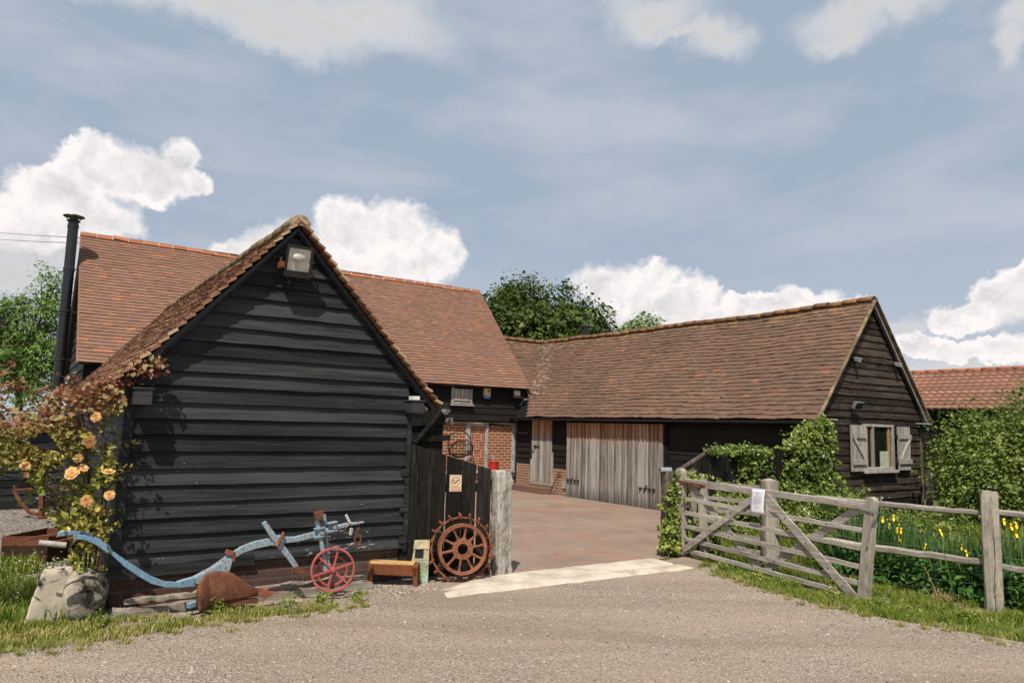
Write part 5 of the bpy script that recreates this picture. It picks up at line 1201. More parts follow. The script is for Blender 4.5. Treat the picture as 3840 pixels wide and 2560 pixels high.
mb.hexa([XF.p(*q) for q in ((.030, .0, .215), (.120, .0, .215), (.120, .1, .215), (.030, .1, .215), (.030, .0, .245), (.120, .0, .245), (.120, .1, .245), (.030, .1, .245))])
mb.hexa([XF.p(*q) for q in ((.012, -.006, .342), (.182, -.006, .345), (.182, .11, .345), (.012, .11, .342), (.022, .012, .42), (.180, .012, .425), (.180, .10, .425), (.022, .10, .42))])
mb.build('hood', M['greenpost'], bx, bevel=.003)
mb = MB(); mb.box(XF, .028, .125, .012, .095, .243, .342); mb.build('opening', M['black'], bx)
mb = MB(); mb.bar(XF.p(.015, -.003, .125), XF.p(.085, -.003, .165), .010, .003, (0, 0, 1)); mb.bar(XF.p(.085, -.003, .165), XF.p(.15, -.003, .12), .010, .003, (0, 0, 1)); mb.bar(XF.p(.03, -.003, .085), XF.p(.14, -.003, .06), .006, .003, (0, 0, 1)); mb.build('moulding', M['greenbox'], bx)
mb = MB(); mb.bar(SF.p(-2.72, -.235, .03), SF.p(-.44, -.19, .03), .065, .13, (0, 0, 1), 30, .005, seed=3); tag(mb.build('old_sleeper', M['sleeper']), 'long weathered timber sleeper lying along the foot of the shed', 'timber')
mb = MB(); mb.bar(SF.p(-2.64, -.17, .10), SF.p(-1.95, -.15, .105), .030, .09, (0, 0, 1), 14, .006, seed=5); tag(mb.build('split_board', M['sleeper']), 'short split rotten board lying on the left end of the sleeper', 'timber')
mb = MB(); mb.bar(SF.p(-1.55, -.12, .085), SF.p(-.45, -.10, .09), .030, .06, (0, 0, 1), 16, .007, seed=6); tag(mb.build('split_board', M['sleeper']), 'crumbling board lying behind the share and the red wheels', 'timber')
def noisy(name, V, F, mat, amp, sc, sub=3, smooth=True, parent=None):
    o = link_mesh(name, V, F, mat, parent)
    m = o.modifiers.new('Sub', 'SUBSURF'); m.subdivision_type = 'SIMPLE'; m.levels = m.render_levels = sub
    dg = bpy.context.evaluated_depsgraph_get(); me = bpy.data.meshes.new_from_object(o.evaluated_get(dg)); o.modifiers.clear(); o.data = me
    for v in me.vertices:
        n = mnoise.noise_vector(v.co * sc) * amp + mnoise.noise_vector(v.co * sc * 3.1) * amp * .4; v.co += n
    for p in me.polygons: p.use_smooth = True
    return o
V = [SF.p(*q) for q in ((-3.35, -.22, -.05), (-2.99, -.10, -.05), (-2.98, .12, -.05), (-3.30, .12, -.05), (-3.235, -.10, .375), (-3.02, -.07, .380), (-3.0, .07, .405), (-3.20, .06, .40))]
st_ = MB(); st_.hexa(V); o = noisy('saddle_stone', st_.v, st_.f, M['stone'], .010, 7, 4); tag(o, 'large pale boulder with flat sloping face and rough mossy right end under the rose', 'stone'); stone_o = o; ORG[o.name] = np.zeros(3)
m = o.modifiers.new('Bevel', 'BEVEL'); m.width = .012; m.limit_method = 'ANGLE'
V = []; nn = 18
for j in range(nn + 1):
    for i in range(nn * 2):
        th = math.pi * j / nn; ph = math.pi * i / nn
        e = lambda x, k: math.copysign(abs(x) ** k, x)
        V.append(SF.p(-2.915 + .165 * e(math.sin(th), .6) * e(math.cos(ph), .75), -.06 + .16 * e(math.sin(th), .6) * e(math.sin(ph), .75), .165 + .215 * e(math.cos(th), .75)))
V = [np.array(v) for v in V]
V = [v + np.array(mnoise.noise_vector(Vector(v) * 6)) * .035 + np.array(mnoise.noise_vector(Vector(v) * 19)) * .014 for v in V]
o = link_mesh('rough_end', V, [(j * nn * 2 + i, j * nn * 2 + (i + 1) % (nn * 2), (j + 1) * nn * 2 + (i + 1) % (nn * 2), (j + 1) * nn * 2 + i) for j in range(nn) for i in range(nn * 2)], M['stone2'], stone_o, smooth='all')

# ------------------------------------------------------------------ five bar gate folded back
gt = thing('five_bar_gate', 'long weathered oak field gate standing open with a paper notice on its top rail', 'gate', GF.p(1.3, 0, 0))
wd = M['gateoak']
def stile(pts_s, w, name='stile', d0=-.038, d1=.038, mat=wd, parent=gt, F=GF, rnd=True):
    (s0, z0), (s1, z1) = pts_s; m = MB(); n = 6; poly = [(s0 - w / 2, z0), (s0 + w / 2, z0)]
    if rnd:
        poly += [(s1 + w / 2 * math.cos(t), z1 - w * .42 + w * .42 * math.sin(t)) for t in np.linspace(0, math.pi, 9)]
    else: poly += [(s1 + w / 2, z1), (s1 - w / 2, z1)]
    m.prism(F, poly, d0, d1); return m.build(name, mat, parent, bevel=.004)
stile(((.025, .015), (.035, 1.14)), .155, mat=M['postoak']); stile(((2.705, -.005), (2.83, 1.035)), .105, mat=M['postoak'])
def rail(s0, z0, s1, z1, h0, h1, d=0., t=.024, name='rail', seed=1, j=.0022):
    m = MB(); m.bar(GF.p(s0, d, z0), GF.p(s1, d, z1), h0, t, (0, 0, 1), 16, j, w1=h1, seed=seed); return m.build(name, wd, gt, bevel=.003)
rail(.10, .965, 2.78, .935, .095, .060, t=.045, name='top_rail', seed=1)
for i, (a, b) in enumerate(((.744, .695), (.568, .514), (.391, .333), (.230, .170))): rail(.10, a, 2.72, b, .054, .048, seed=i + 2)
rail(.10, .093, 2.68, .040, .054, .048, seed=9)
def gbrace(a, b, d, w=.075, w1=None, seed=1):
    m = MB(); m.bar(GF.p(a[0], d, a[1]), GF.p(b[0], d, b[1]), w, .02, np.cross(GF.v, (b[0] - a[0], 0, b[1] - a[1])) if 0 else (0, 0, 1), 10, .002, seed=seed); m.build('brace', wd, gt, bevel=.003)
gbrace((.05, .045), (1.335, .885), -.030, .078, seed=1); gbrace((1.52, .905), (2.66, .0), -.030, .095, seed=2)
gbrace((.19, .925), (1.34, .08), .028, .085, seed=3); gbrace((1.44, .085), (2.66, .90), .028, .085, seed=4)
mb = MB(); mb.bar(GF.p(-.075, -.045, .962), GF.p(.52, -.03, .936), .046, .008, (0, 0, 1), 2, .0005); mb.box(GF, -.06, .05, -.046, -.038, .09, .15); mb.box(GF, -.10, -.05, -.03, .03, .93, .99); mb.build('hinge_strap', M['rustdark'], gt, bevel=.002)
mb = MB()
for s, z in ((0, .957), (.21, .95), (.47, .94), (0, .12)): mb.lathe(GF.p(s, -.056, z), [(0, 0), (.012, .002), (.013, .012)], 8, ax=GF.v)
for s, z in ((.33, .728), (.97, .655), (1.2, .72), (1.0, .555), (.56, .37), (.3, .2), (1.0, .55), (.62, .41), (1.78, .70), (2.06, .48), (2.33, .26), (2.5, .12), (1.3, .1), (2.2, .50), (2.32, .71), (1.62, .2), (1.72, .36), (.72, .55), (.93, .37), (1.12, .21), (2.0, .06)): mb.lathe(GF.p(s, -.046, z), [(0, 0), (.007, .001), (.009, .01)], 7, ax=GF.v)
mb.build('bolts', M['iron'], gt)
lt = MB(); lt.bar(GF.p(2.70, -.048, .925), GF.p(2.93, -.048, .888), .026, .008, (0, 0, 1)); lt.tube([GF.p(2.805, -.055, .555), GF.p(2.825, -.06, .66), GF.p(2.865, -.07, .78), GF.p(2.925, -.07, .90), GF.p(2.975, -.06, 1.03)], .0085, 6)
lt.lathe(GF.p(2.98, -.058, 1.04), [(0, -.014), (.012, -.008), (.014, 0), (.012, .008), (0, .014)], 8); lt.bar(GF.p(2.80, -.05, .545), GF.p(2.835, -.05, .72), .022, .006, GF.u); lt.build('latch', M['metalgrey'], gt)
nt = thing('paper_notice', 'white laminated paper notice pinned to the top rail of the long gate', 'notice', GF.p(1.41, -.06, .84))
NQ = [(1.315, .983), (1.515, .985), (1.508, .705), (1.308, .700)]
def nq(a, b, off=0): # a across 0..1, b down 0..1
    s = (NQ[0][0] * (1 - a) + NQ[1][0] * a) * (1 - b) + (NQ[3][0] * (1 - a) + NQ[2][0] * a) * b; z = (NQ[0][1] * (1 - a) + NQ[1][1] * a) * (1 - b) + (NQ[3][1] * (1 - a) + NQ[2][1] * a) * b
    return GF.p(s, -.050 - .022 * math.sin(b * 1.5) - .004 * math.sin(a * 3.1) + off, z)
mb = MB(); mb.grid([[nq(a, b) for a in np.linspace(0, 1, 7)] for b in np.linspace(0, 1, 9)][::-1]); mb.build('sheet', M['paper'], nt, solid=.0015, smooth=True)
mb = MB(); rr = np.random.default_rng(5)
def tl_(a0, a1, b, h):
    a = a0
    while a < a1 - .01:
        w = min(rr.uniform(.03, .09), a1 - a); mb.add([nq(a, b, -.002), nq(a + w, b, -.002), nq(a + w, b + h, -.002), nq(a, b + h, -.002)], [(3, 2, 1, 0)]); a += w + .014
for a0, a1, b, h in [(.43, .55, .125, .022), (.33, .67, .16, .012), (.42, .58, .19, .012), (.3, .7, .255, .018)] + [(.2, .82 - .1 * (k % 3 == 2), .32 + k * .032, .011) for k in range(9)] + [(.2, .5, .62, .013), (.4, .75, .69, .016), (.4, .6, .73, .012), (.42, .56, .765, .012), (.4, .55, .80, .012)]: tl_(a0, a1, b, h)
mb.build('printed_text', M['ink'], nt)
# posts and the small gate behind
loft_post('pointed_post', M['postoak'], 3.27, 9.20, .19, .16, 1.07, .1, 'broad pointed fence post standing behind the middle of the long gate', top='point', jit=.0015, seed=21, group=None)
loft_post('hanging_post', M['postoak'], 2.475, 9.97, .135, .12, 1.09, .3, 'pointed post right behind the hinge end of the long gate', top='point', jit=.0015, seed=22)
loft_post('corner_fence_post', M['postoak'], 4.735, 7.235, .155, .15, 1.125, -.55, 'thick weathered fence post right of the gate with rails let into it', top='worn', jit=.0025, seed=23, cracks=((.05, .003),))
HF = Frame(2.62, 9.90, .60, -.60)
hg = thing('small_gate', 'short weathered wicket gate between the hinge post and the broad pointed post', 'gate', HF.p(.35, 0, 0))
stile(((.02, .02), (.0, 1.06)), .12, parent=hg, F=HF, mat=M['postoak'])
for z in (.935, .75, .60, .46, .30, .13):
    m = MB(); m.bar(HF.p(.04, 0, z), HF.p(.84, 0, z + .01), .05, .024, (0, 0, 1), 6, .002, seed=z * 100); m.build('rail', wd, hg)
# cleft rail fence
FD_ = Frame(3.27, 9.20, 4.735 - 3.27, 7.235 - 9.20)
fn = thing('cleft_rail_fence', 'cleft oak rail fence with wire netting running right from the gate', 'fence', FD_.p(1.2, 0, 0))
LF_ = math.hypot(4.735 - 3.27, 7.235 - 9.2)
def crail(s0, s1, z0, z1, w, t, seed):
    m = MB(); p0 = np.array(FD_.p(s0, 0, z0)); p1 = np.array(FD_.p(s1, 0, z1)); n = 22; r = np.random.default_rng(seed); V = []; of = np.zeros(2)
    for i in range(n + 1):
        q = i / n; of = of * .8 + r.normal(0, .004, 2); f = .62 + .75 * math.sin(math.pi * min(max(q, .04), .96)) ** .5 * .55; c = p0 * (1 - q) + p1 * q + np.array([0, 0, of[0] + .012 * math.sin(q * 5 + seed)]) + FD_.v * of[1]
        for a, b in ((-1, -.6), (-.2, -1), (1, -.35), (.9, .5), (.1, 1), (-1, .5)): V.append(c + FD_.v * a * t / 2 * f + np.array([0, 0, b * w / 2 * f + r.normal(0, .0015)]))
    m.add(V, [tuple(range(6))[::-1], tuple(n * 6 + k for k in range(6))] + [(i * 6 + k, i * 6 + (k + 1) % 6, (i + 1) * 6 + (k + 1) % 6, (i + 1) * 6 + k) for i in range(n) for k in range(6)])
    m.build('rail', M['gateoak'], fn)
crail(.0, LF_, .875, .915, .062, .06, 1); crail(.0, LF_, .40, .435, .078, .06, 2); crail(LF_, LF_ + 2.4, .925, .94, .075, .06, 3); crail(LF_, LF_ + 2.4, .435, .44, .075, .06, 4)
mb = MB()
for z in (.08, .20, .33, .50, .66, .80):
    mb.tube([FD_.p(s, .05 + .006 * math.sin(s * 7), z + .008 * math.sin(s * 5 + z * 9) - .02 * math.sin(s * 1.3)) for s in np.linspace(.1, LF_ + 2.4, 40)], .0011, 4, cap=False)
for s in np.arange(.2, LF_ + 2.4, .17): mb.tube([FD_.p(s, .05, .03), FD_.p(s + .01, .05, .44), FD_.p(s, .05, .80)], .0007, 4, cap=False)
mb.build('wire_netting', M['metalgrey'], fn)
# black boarded fence under ivy
bf = thing('ivy_clad_fence', 'black boarded fence with sloping left end half hidden by ivy behind the long gate', 'fence', BF.p(1.8, 0, 0))
mb = MB(); topb = lambda s: 1.06 + max(0, min(1, (s - .25) / .75)) * .335
s = .08
while s < 3.9:
    w = .155; n = 6; V = []; r = np.random.default_rng(int(s * 100)); tz = r.normal(0, .008) * (s > 1)
    for k in range(n + 1):
        for (a, d) in ((s, -.014), (s + w, -.014), (s + w, .014), (s, .014)): V.append(BF.p(a + r.normal(0, .002), d + r.normal(0, .002), .02 + (topb(a) + tz - .02) * k / n))
    mb.add(V, [(3, 2, 1, 0), tuple(n * 4 + k for k in range(4))] + [(i * 4 + k, i * 4 + (k + 1) % 4, (i + 1) * 4 + (k + 1) % 4, (i + 1) * 4 + k) for i in range(n) for k in range(4)]); s += w + .006
mb.build('boards', M['blackv'], bf)
mb = MB(); mb.bar(BF.p(.22, 0, 1.075), BF.p(1.02, 0, 1.415), .04, .02, (0, 0, 1), 4, .002); mb.build('capping', M['brownpost'], bf)

# ------------------------------------------------------------------ far left: low black shed, rusty tools, planter
ls = thing('low_black_shed', 'low black boarded outbuilding with grey sheet roof edge behind the rose', 'shed', SF.p(-4, 8.1, 0))
mb = MB(); boards(mb, SF, .12, 1.62, .13, lambda z: -8., lambda z: -2.72 if z < 1.3 else -2.72, 8.1, seg=16, seed=61); mb.build('wall', M['shed'], ls)
mb = MB(); mb.box(SF, -8., -2.72, 8.13, 10.5, 0, 1.25); mb.box(SF, -8., -2.72, 8.05, 8.12, 0, .14); mb.build('core', M['black'], ls)
mb = MB(); V = [SF.p(*q) for q in ((-8, 7.95, .65), (-2.72, 7.95, 1.60), (-2.72, 10.6, 1.75), (-8, 10.6, .8), (-8, 7.95, .69), (-2.72, 7.95, 1.64), (-2.72, 10.6, 1.79), (-8, 10.6, .84))]; 
V = [SF.p(*q) for q in ((-8, 7.9, 1.02), (-2.72, 7.9, 1.57), (-2.72, 10.6, 1.72), (-8, 10.6, 1.17), (-8, 7.9, 1.05), (-2.72, 7.9, 1.60), (-2.72, 10.6, 1.75), (-8, 10.6, 1.2))]
mb.hexa(V); mb.build('roof', M['metalgrey'], ls)
mb = MB(); mb.tube([(-8.38, 12.4, 1.36), (-8.60, 12.4, 1.66)], .05, 8); tag(mb.build('leaning_pole', M['oldpost']), 'pale birch pole leaning over the low black outbuilding roof', 'pole')
rf = thing('rusty_harrow_frame', 'rusty iron implement frame on the grey gravel behind the rose', 'implement', (-7.2, 11.6, 0))
mb = MB(); y = 11.6
mb.tube([(-7.76, y, .50), (-7.77, y, .42), (-7.66, y, .25), (-7.50, y, .10), (-7.36, y, .08)], .03, 6); mb.bar((-7.30, y, .0), (-7.37, y, .86), .07, .05, (1, 0, 0)); mb.bar((-7.35, y, .03), (-6.55, y + .25, .09), .03, .10, (0, 0, 1)); mb.bar((-7.35, y, .16), (-6.6, y + .3, .22), .03, .03, (0, 0, 1)); mb.bar((-7.35, y, .5), (-6.6, y + .3, .5), .03, .03, (0, 0, 1)); mb.bar((-7.77, y, .44), (-7.36, y, .48), .03, .03, (0, 0, 1)); mb.bar((-7.36, y + .6, .02), (-6.6, y + .8, .04), .03, .06, (0, 0, 1)); mb.bar((-7.33, y, .02), (-7.36, y + .6, .02), .04, .05, (1, 0, 0))
mb.build('bars', M['rustdark'], rf)
rp = thing('rusty_planter', 'rusty open steel box planter in the weeds left of the rose', 'planter', (-5.45, 8.5, 0))
mb = MB(); A = [(-5.52, 8.12), (-5.06, 8.20), (-4.98, 8.72), (-5.46, 8.80)]; tz = .30
for i in range(4):
    a, b = A[i], A[(i + 1) % 4]; n_ = np.array([-(b[1] - a[1]), b[0] - a[0]]) ; n_ = n_ / np.linalg.norm(n_) * .012
    mb.hexa([(a[0], a[1], 0), (b[0], b[1], 0), (b[0] + n_[0], b[1] + n_[1], 0), (a[0] + n_[0], a[1] + n_[1], 0), (a[0], a[1], tz), (b[0], b[1], tz), (b[0] + n_[0], b[1] + n_[1], tz), (a[0] + n_[0], a[1] + n_[1], tz)])
mb.build('sides', M['rustdark'], rp)
mb = MB(); mb.vprism(A, .0, .2); mb.build('soil', M['bark'], rp)
# overhead wires to the barn
for k, (z0, z1) in enumerate(((6.62, 5.50), (6.42, 5.36))):
    mb = MB(); a = np.array([-26., 31.4, z0 + 3.6]); 
    a = np.array([-15.4 * 1.6, 20 * 1.6, 1.65 + (z0 - 1.60) * 1.62]); b = np.array(CF.p(-10.1, 2.35 - k * .1, z1)); m_ = (a + b) / 2 - np.array([0, 0, .03])
    mb.tube([a, (a + m_) / 2 - (0, 0, .01), m_, (b + m_) / 2 - (0, 0, .01), b], .011, 5); tag(mb.build('overhead_wire', M['metalgrey']), ['upper thin wire running left from the barn ridge', 'lower thin wire running left from the barn ridge'][k], 'wire', 'wires running left from the barn')

# ------------------------------------------------------------------ far building with pantiles
FB = Frame(11.44, 20.80, .8192, .5735)   # s into the roof slope, d back along the range
fb = thing('pantiled_outbuilding', 'distant outbuilding with orange pantile roof behind the hedge on the right', 'building', FB.p(1, -3, 0))
mb = MB(); NCR = 11; PITL = 1.95; rise = 1.10; run = 1.62; rr = np.random.default_rng(77); per = .195
for c_ in range(NCR):
    q0, q1 = c_ / NCR, (c_ + 1.18) / NCR; ds = np.arange(-9.5, 5.5, per / 8); P = []
    for q, lift in ((q0, .040), (q1, .0)):
        P.append([FB.p(-1.62 + run * q, d, 2.32 + rise * q + lift + .030 * (abs(math.sin(math.pi * d / per)) ** .8) + .004 * math.sin(d * 31 + c_)) for d in ds])
    P.insert(0, [tuple(np.array(p) - (0, 0, .030)) for p in P[0]]); mb.grid(P)
roofp = mb.build('roof', M['pantile'], fb, smooth=True)
mb = MB()
for i in range(42):
    d = -9.5 + i * .36; P = [[FB.p(.02 + .11 * math.cos(t), dd_, 3.40 + .09 * math.sin(t)) for t in np.linspace(0, math.pi, 7)] for dd_ in (d, d + .345)]; mb.grid(P)
mb.build('ridge', M['ridgeA'], roofp, solid=.015, smooth=True)
mb = MB(); mb.box(FB, -1.35, 3., -9.4, 5.4, 0, 2.38); mb.hexa([FB.p(s, d, z) for d in (-9.4, 5.4) for s, z in ((-1.62, 2.30), (.02, 3.36), (.1, 3.36), (3.4, 2.3))]); mb.build('wall', M['barnblack'], fb)
mb = MB(); mb.box(FB, -1.38, -1.34, -3.6, -3.2, 1.5, 1.95); w_ = mb.build('window', M['metalgrey'], fb)

# ------------------------------------------------------------------ vegetation
def leaf_mesh(name, P, size, mat, parent=None, aspect=.6, outward=None, up=.5, seed=1, fold=.25, svar=.35, droop=0.):
    r = np.random.default_rng(seed); P = np.asarray(P); N = len(P)
    nrm = r.normal(0, 1, (N, 3)); nrm[:, 2] = np.abs(nrm[:, 2]) + up
    if outward is not None: nrm = nrm * .8 + outward * 1.1
    nrm /= np.linalg.norm(nrm, axis=1)[:, None]
    t = r.normal(0, 1, (N, 3)); t[:, 2] -= droop; t -= nrm * (t * nrm).sum(1)[:, None]; t /= np.linalg.norm(t, axis=1)[:, None]; b = np.cross(nrm, t)
    L = (size * np.exp(r.normal(0, svar, N)))[:, None]; Wd = L * aspect / 2
    v0 = P - t * L / 2; v2 = P + t * L / 2; vm = P - t * L * .05 + nrm * L * fold * .3
    v1 = vm + b * Wd - nrm * 0; v3 = vm - b * Wd
    v0 = v0 - nrm * 0; V = np.stack([v0, v1, v2, v3], 1).reshape(-1, 3)
    base = np.arange(N)[:, None, None] * 4; F = (base + np.array([(0, 1, 2), (0, 2, 3)])).reshape(-1, 3)
    return link_mesh(name, V, None, mat, parent, flat_np=F)
def shell(ells, n, seed=1, thick=.35, clump=0., cn=12, floor=.02):
    """points in the outer shell of ellipsoids, gathered in clumps"""
    r = np.random.default_rng(seed); vol = np.array([e[3] * e[4] + e[3] * e[5] + e[4] * e[5] for e in ells]); out = []; on = []
    for e, w in zip(ells, vol / vol.sum()):
        m = int(n * w); k = max(1, m // cn) if clump else m
        u = r.normal(0, 1, (k, 3)); u /= np.linalg.norm(u, axis=1)[:, None]; rad = 1 - thick * r.random(k) ** 1.6 + .06 * np.array([mnoise.noise(Vector(q) * 3.1 + Vector(e[:3])) for q in u]) * 4
        c = np.array(e[:3]) + u * rad[:, None] * np.array(e[3:6])
        if clump:
            c = np.repeat(c, cn, 0) + r.normal(0, clump, (k * cn, 3)) * np.array([1, 1, .7]); u = np.repeat(u, cn, 0)
        out.append(c); on.append(u)
    P = np.concatenate(out); O = np.concatenate(on); m = P[:, 2] > floor; return P[m], O[m]
def branches(mb, base, ells, n, r0, seed=1, n2=4, fork=.35):
    r = np.random.default_rng(seed); base = np.array(base, float)
    for i in range(n):
        e = ells[r.integers(len(ells))]; u = r.normal(0, 1, 3); u /= np.linalg.norm(u); tip = np.array(e[:3]) + u * np.array(e[3:6]) * .8
        mid = base + (tip - base) * fork + np.array([0, 0, .12 * np.linalg.norm(tip - base)]); p1 = (mid + tip) / 2 + r.normal(0, .05, 3) * np.linalg.norm(tip - base)
        mb.tube([base, mid, p1, tip], r0, 5, r0 * .2, cap=False)
        for k in range(n2):
            q = r.uniform(.3, .9); s_ = mid * (1 - q) + tip * q; t_ = s_ + r.normal(0, 1, 3) * np.array(e[3:6]) * .35; mb.tube([s_, (s_ + t_) / 2 + r.normal(0, .03, 3), t_], r0 * .35, 4, r0 * .1, cap=False)

def tree(name, label, x, y, ztop, ells, nleaf, size, mat, seed, clump, cn, trunk_r, nb=30, group=None, aspect=.6, thick=.5):
    t = thing(name, label, 'tree', (x, y, 0), group); mb = MB(); fz = min(e[2] for e in ells) - .4
    mb.tube([(x, y, -.1), (x + .08, y, fz * .5), (x - .05, y, fz)], trunk_r, 10, trunk_r * .6); branches(mb, (x - .05, y, fz), ells, nb, trunk_r * .35, seed, 5); mb.build('trunk', M['bark'], t)
    P, O = shell(ells, nleaf, seed, thick, clump, cn, floor=.5); leaf_mesh('crown', P, size, mat, t, aspect, O, .5, seed)
def lobes(cx, cy, cz, rx, ry, rz, n, seed, k=.42, main=.78):
    r = np.random.default_rng(seed); L = [(cx, cy, cz, rx * main, ry * main, rz * main)]
    for i in range(n):
        u = r.normal(0, 1, 3); u /= np.linalg.norm(u); u[2] = abs(u[2]) * .9 - .15; f = r.uniform(.5, .66); s_ = k * r.uniform(.6, 1.15)
        L.append((cx + u[0] * rx * f, cy + u[1] * ry * f, cz + u[2] * rz * f, rx * s_, ry * s_, rz * s_ * .9))
    return L
tree('oak_tree', 'big dark green oak rising behind the tiled roofs', 1.9, 40, 10.5, lobes(1.35, 40, 6.3, 4.9, 4.0, 4.8, 20, 4), 30000, .21, M['oakleaf'], 4, .26, 26, .4, 36, thick=.45)
tree('willow_tree', 'airy light green tree at the left edge beside the black flue', -16.9, 25, 6.8, [(-16.15, 25, 4.6, .95, 1.1, 2.1), (-17.3, 25.3, 4.0, 1.1, 1.2, 1.7), (-18.6, 25.5, 3.8, 1.3, 1.2, 1.8), (-15.9, 25, 3.1, .9, 1, 1.0), (-16.9, 24.8, 2.9, 1.1, 1., 1.2), (-16.2, 25.0, 5.9, .45, .5, .9), (-18.2, 25, 5.2, .5, .5, .6), (-17.3, 25, 5.2, .5, .5, .7)], 13500, .125, M['ashleaf'], 6, .19, 46, .16, 60, aspect=.42, thick=.95)
tree('round_tree', 'small round light green treetop above the low barn ridge', 11.1, 60, 10.5, [(11.1, 60, 9.2, 1.9, 1.8, 1.85), (12.3, 60, 9.2, 1.1, 1.2, 1.1), (10.0, 60, 8.9, 1.2, 1.2, 1.5)], 7000, .2, M['ashleaf'], 8, .2, 14, .25, 20)
# a far hedge line closing the view on the left and between the buildings
P, O = shell([(-16.5 + i * 1.1, 21 + (i % 3) * .4, .8, .9, .8, 1.75 + .2 * math.sin(i * 2)) for i in range(-6, 5)], 14000, 15, .4, .1, 12); h = thing('far_hedge', 'dark far hedge at the left edge below the airy tree', 'hedge', (-16.5, 21, 0)); leaf_mesh('foliage', P, .09, M['hedgeleaf'], h, .6, O, .4, 15)

# right hand hedge
def bush(name, label, ells, n, size, mat, seed, cat='bush', clump=.06, cn=10, thick=.4, group=None, nb=14, base=None, aspect=.62, partname='foliage'):
    b0 = base or (ells[0][0], ells[0][1], 0); t = thing(name, label, cat, b0, group); P, O = shell(ells, n, seed, thick, clump, cn); leaf_mesh(partname, P, size, mat, t, aspect, O, .45, seed)
    if nb: m = MB(); branches(m, b0, ells, nb, .012, seed, 5); m.build('stems', M['cane'], t)
    return t
bush('hazel_hedge', 'tall overgrown leafy hedge at the right edge in front of the pantiled outbuilding', [(7.40, 12.0, .8, .48, .5, .85), (7.85, 12.9, 1.3, .5, .45, .85), (8.6, 13.1, 1.45, .75, .5, .95), (9.4, 13.1, 1.6, .7, .5, 1.0), (7.75, 11.9, .65, .62, .6, .80), (8.2, 11.9, .9, .8, .8, .95), (8.9, 12.2, 1.1, .9, .9, 1.15), (8.5, 11.4, .5, .8, .7, .7), (9.3, 11.6, .9, .8, .8, 1.1), (8.95, 12.3, 2.05, .28, .4, .62), (9.45, 12.2, 1.9, .42, .5, .75), (7.85, 12.2, 1.6, .22, .3, .55), (8.4, 12.3, 1.7, .22, .4, .5), (9.15, 12.3, 2.45, .14, .2, .4)], 33000, .060, M['hedgeleaf'], 31, clump=.12, cn=14, thick=.8, nb=44, base=(8.2, 12, 0))
bush('bramble_bush', 'low bramble mound under the shuttered gable window', [(4.75, 9.9, .30, .55, .35, .50), (5.4, 10.3, .2, .6, .4, .38), (4.2, 9.9, .45, .45, .3, .5), (6.2, 11.0, .15, .7, .5, .40)], 9500, .050, M['ivyleaf'], 32, clump=.05, nb=16)
# ivy on the boarded fence and post
def ivy(label, cells, n, seed, stems=10):
    ells = [(*BF.p(s, -.07, z), rs, .10, rz) for s, z, rs, rz in cells]; r = np.random.default_rng(seed)
    t = thing('ivy', label, 'ivy', BF.p(cells[0][0], -.07, 0), 'ivy on the black boarded fence'); P, O = shell(ells, n, seed, .95, .035, 8); out = np.tile(-BF.v, (len(P), 1)); leaf_mesh('leaves', P, .044, M['ivyleaf'], t, .8, O * .4 + out, .3, seed)
    m = MB()
    for k in range(stems):
        s, z, rs, rz = cells[r.integers(len(cells))]; a = BF.p(s + r.uniform(-.6, .6) * rs, -.03, .02); b = BF.p(s + r.uniform(-.8, .8) * rs, -.06, z + rz * .7); m.tube([a, np.array(a) * .5 + np.array(b) * .5 + r.normal(0, .05, 3), b], .006, 4, .003, cap=False)
    m.build('stems', M['cane'], t)
ivy('ivy climbing the metal capped post beside the paving', [(.08, .45, .13, .42), (.05, .15, .17, .20), (.2, .85, .14, .20), (.42, 1.0, .22, .10), (.3, .25, .2, .28)], 2500, 41)
ivy('ivy hanging over the middle of the black fence top', [(1.62, 1.22, .34, .26), (1.72, .92, .30, .30), (1.45, 1.36, .42, .045), (1.12, .66, .20, .30), (1.95, 1.33, .30, .05), (.98, 1.36, .16, .05), (1.5, .62, .3, .3), (2.3, .7, .35, .28)], 6200, 42)
ivy('tall ivy mass at the right end of the black fence by the barn corner', [(3.05, 1.30, .42, .42), (3.35, 1.55, .34, .36), (3.0, .85, .42, .45), (3.5, .95, .35, .6), (3.6, 1.72, .18, .22), (2.72, 1.42, .22, .10), (2.75, 1.0, .3, .4)], 11500, 43)
ivy('ivy undergrowth along the foot of the black fence', [(1.0, .25, .4, .26), (1.7, .25, .45, .30), (2.4, .35, .45, .36), (3.1, .35, .5, .42), (.6, .35, .3, .3), (3.9, .35, .5, .45), (4.4, .4, .4, .4)], 10500, 44)

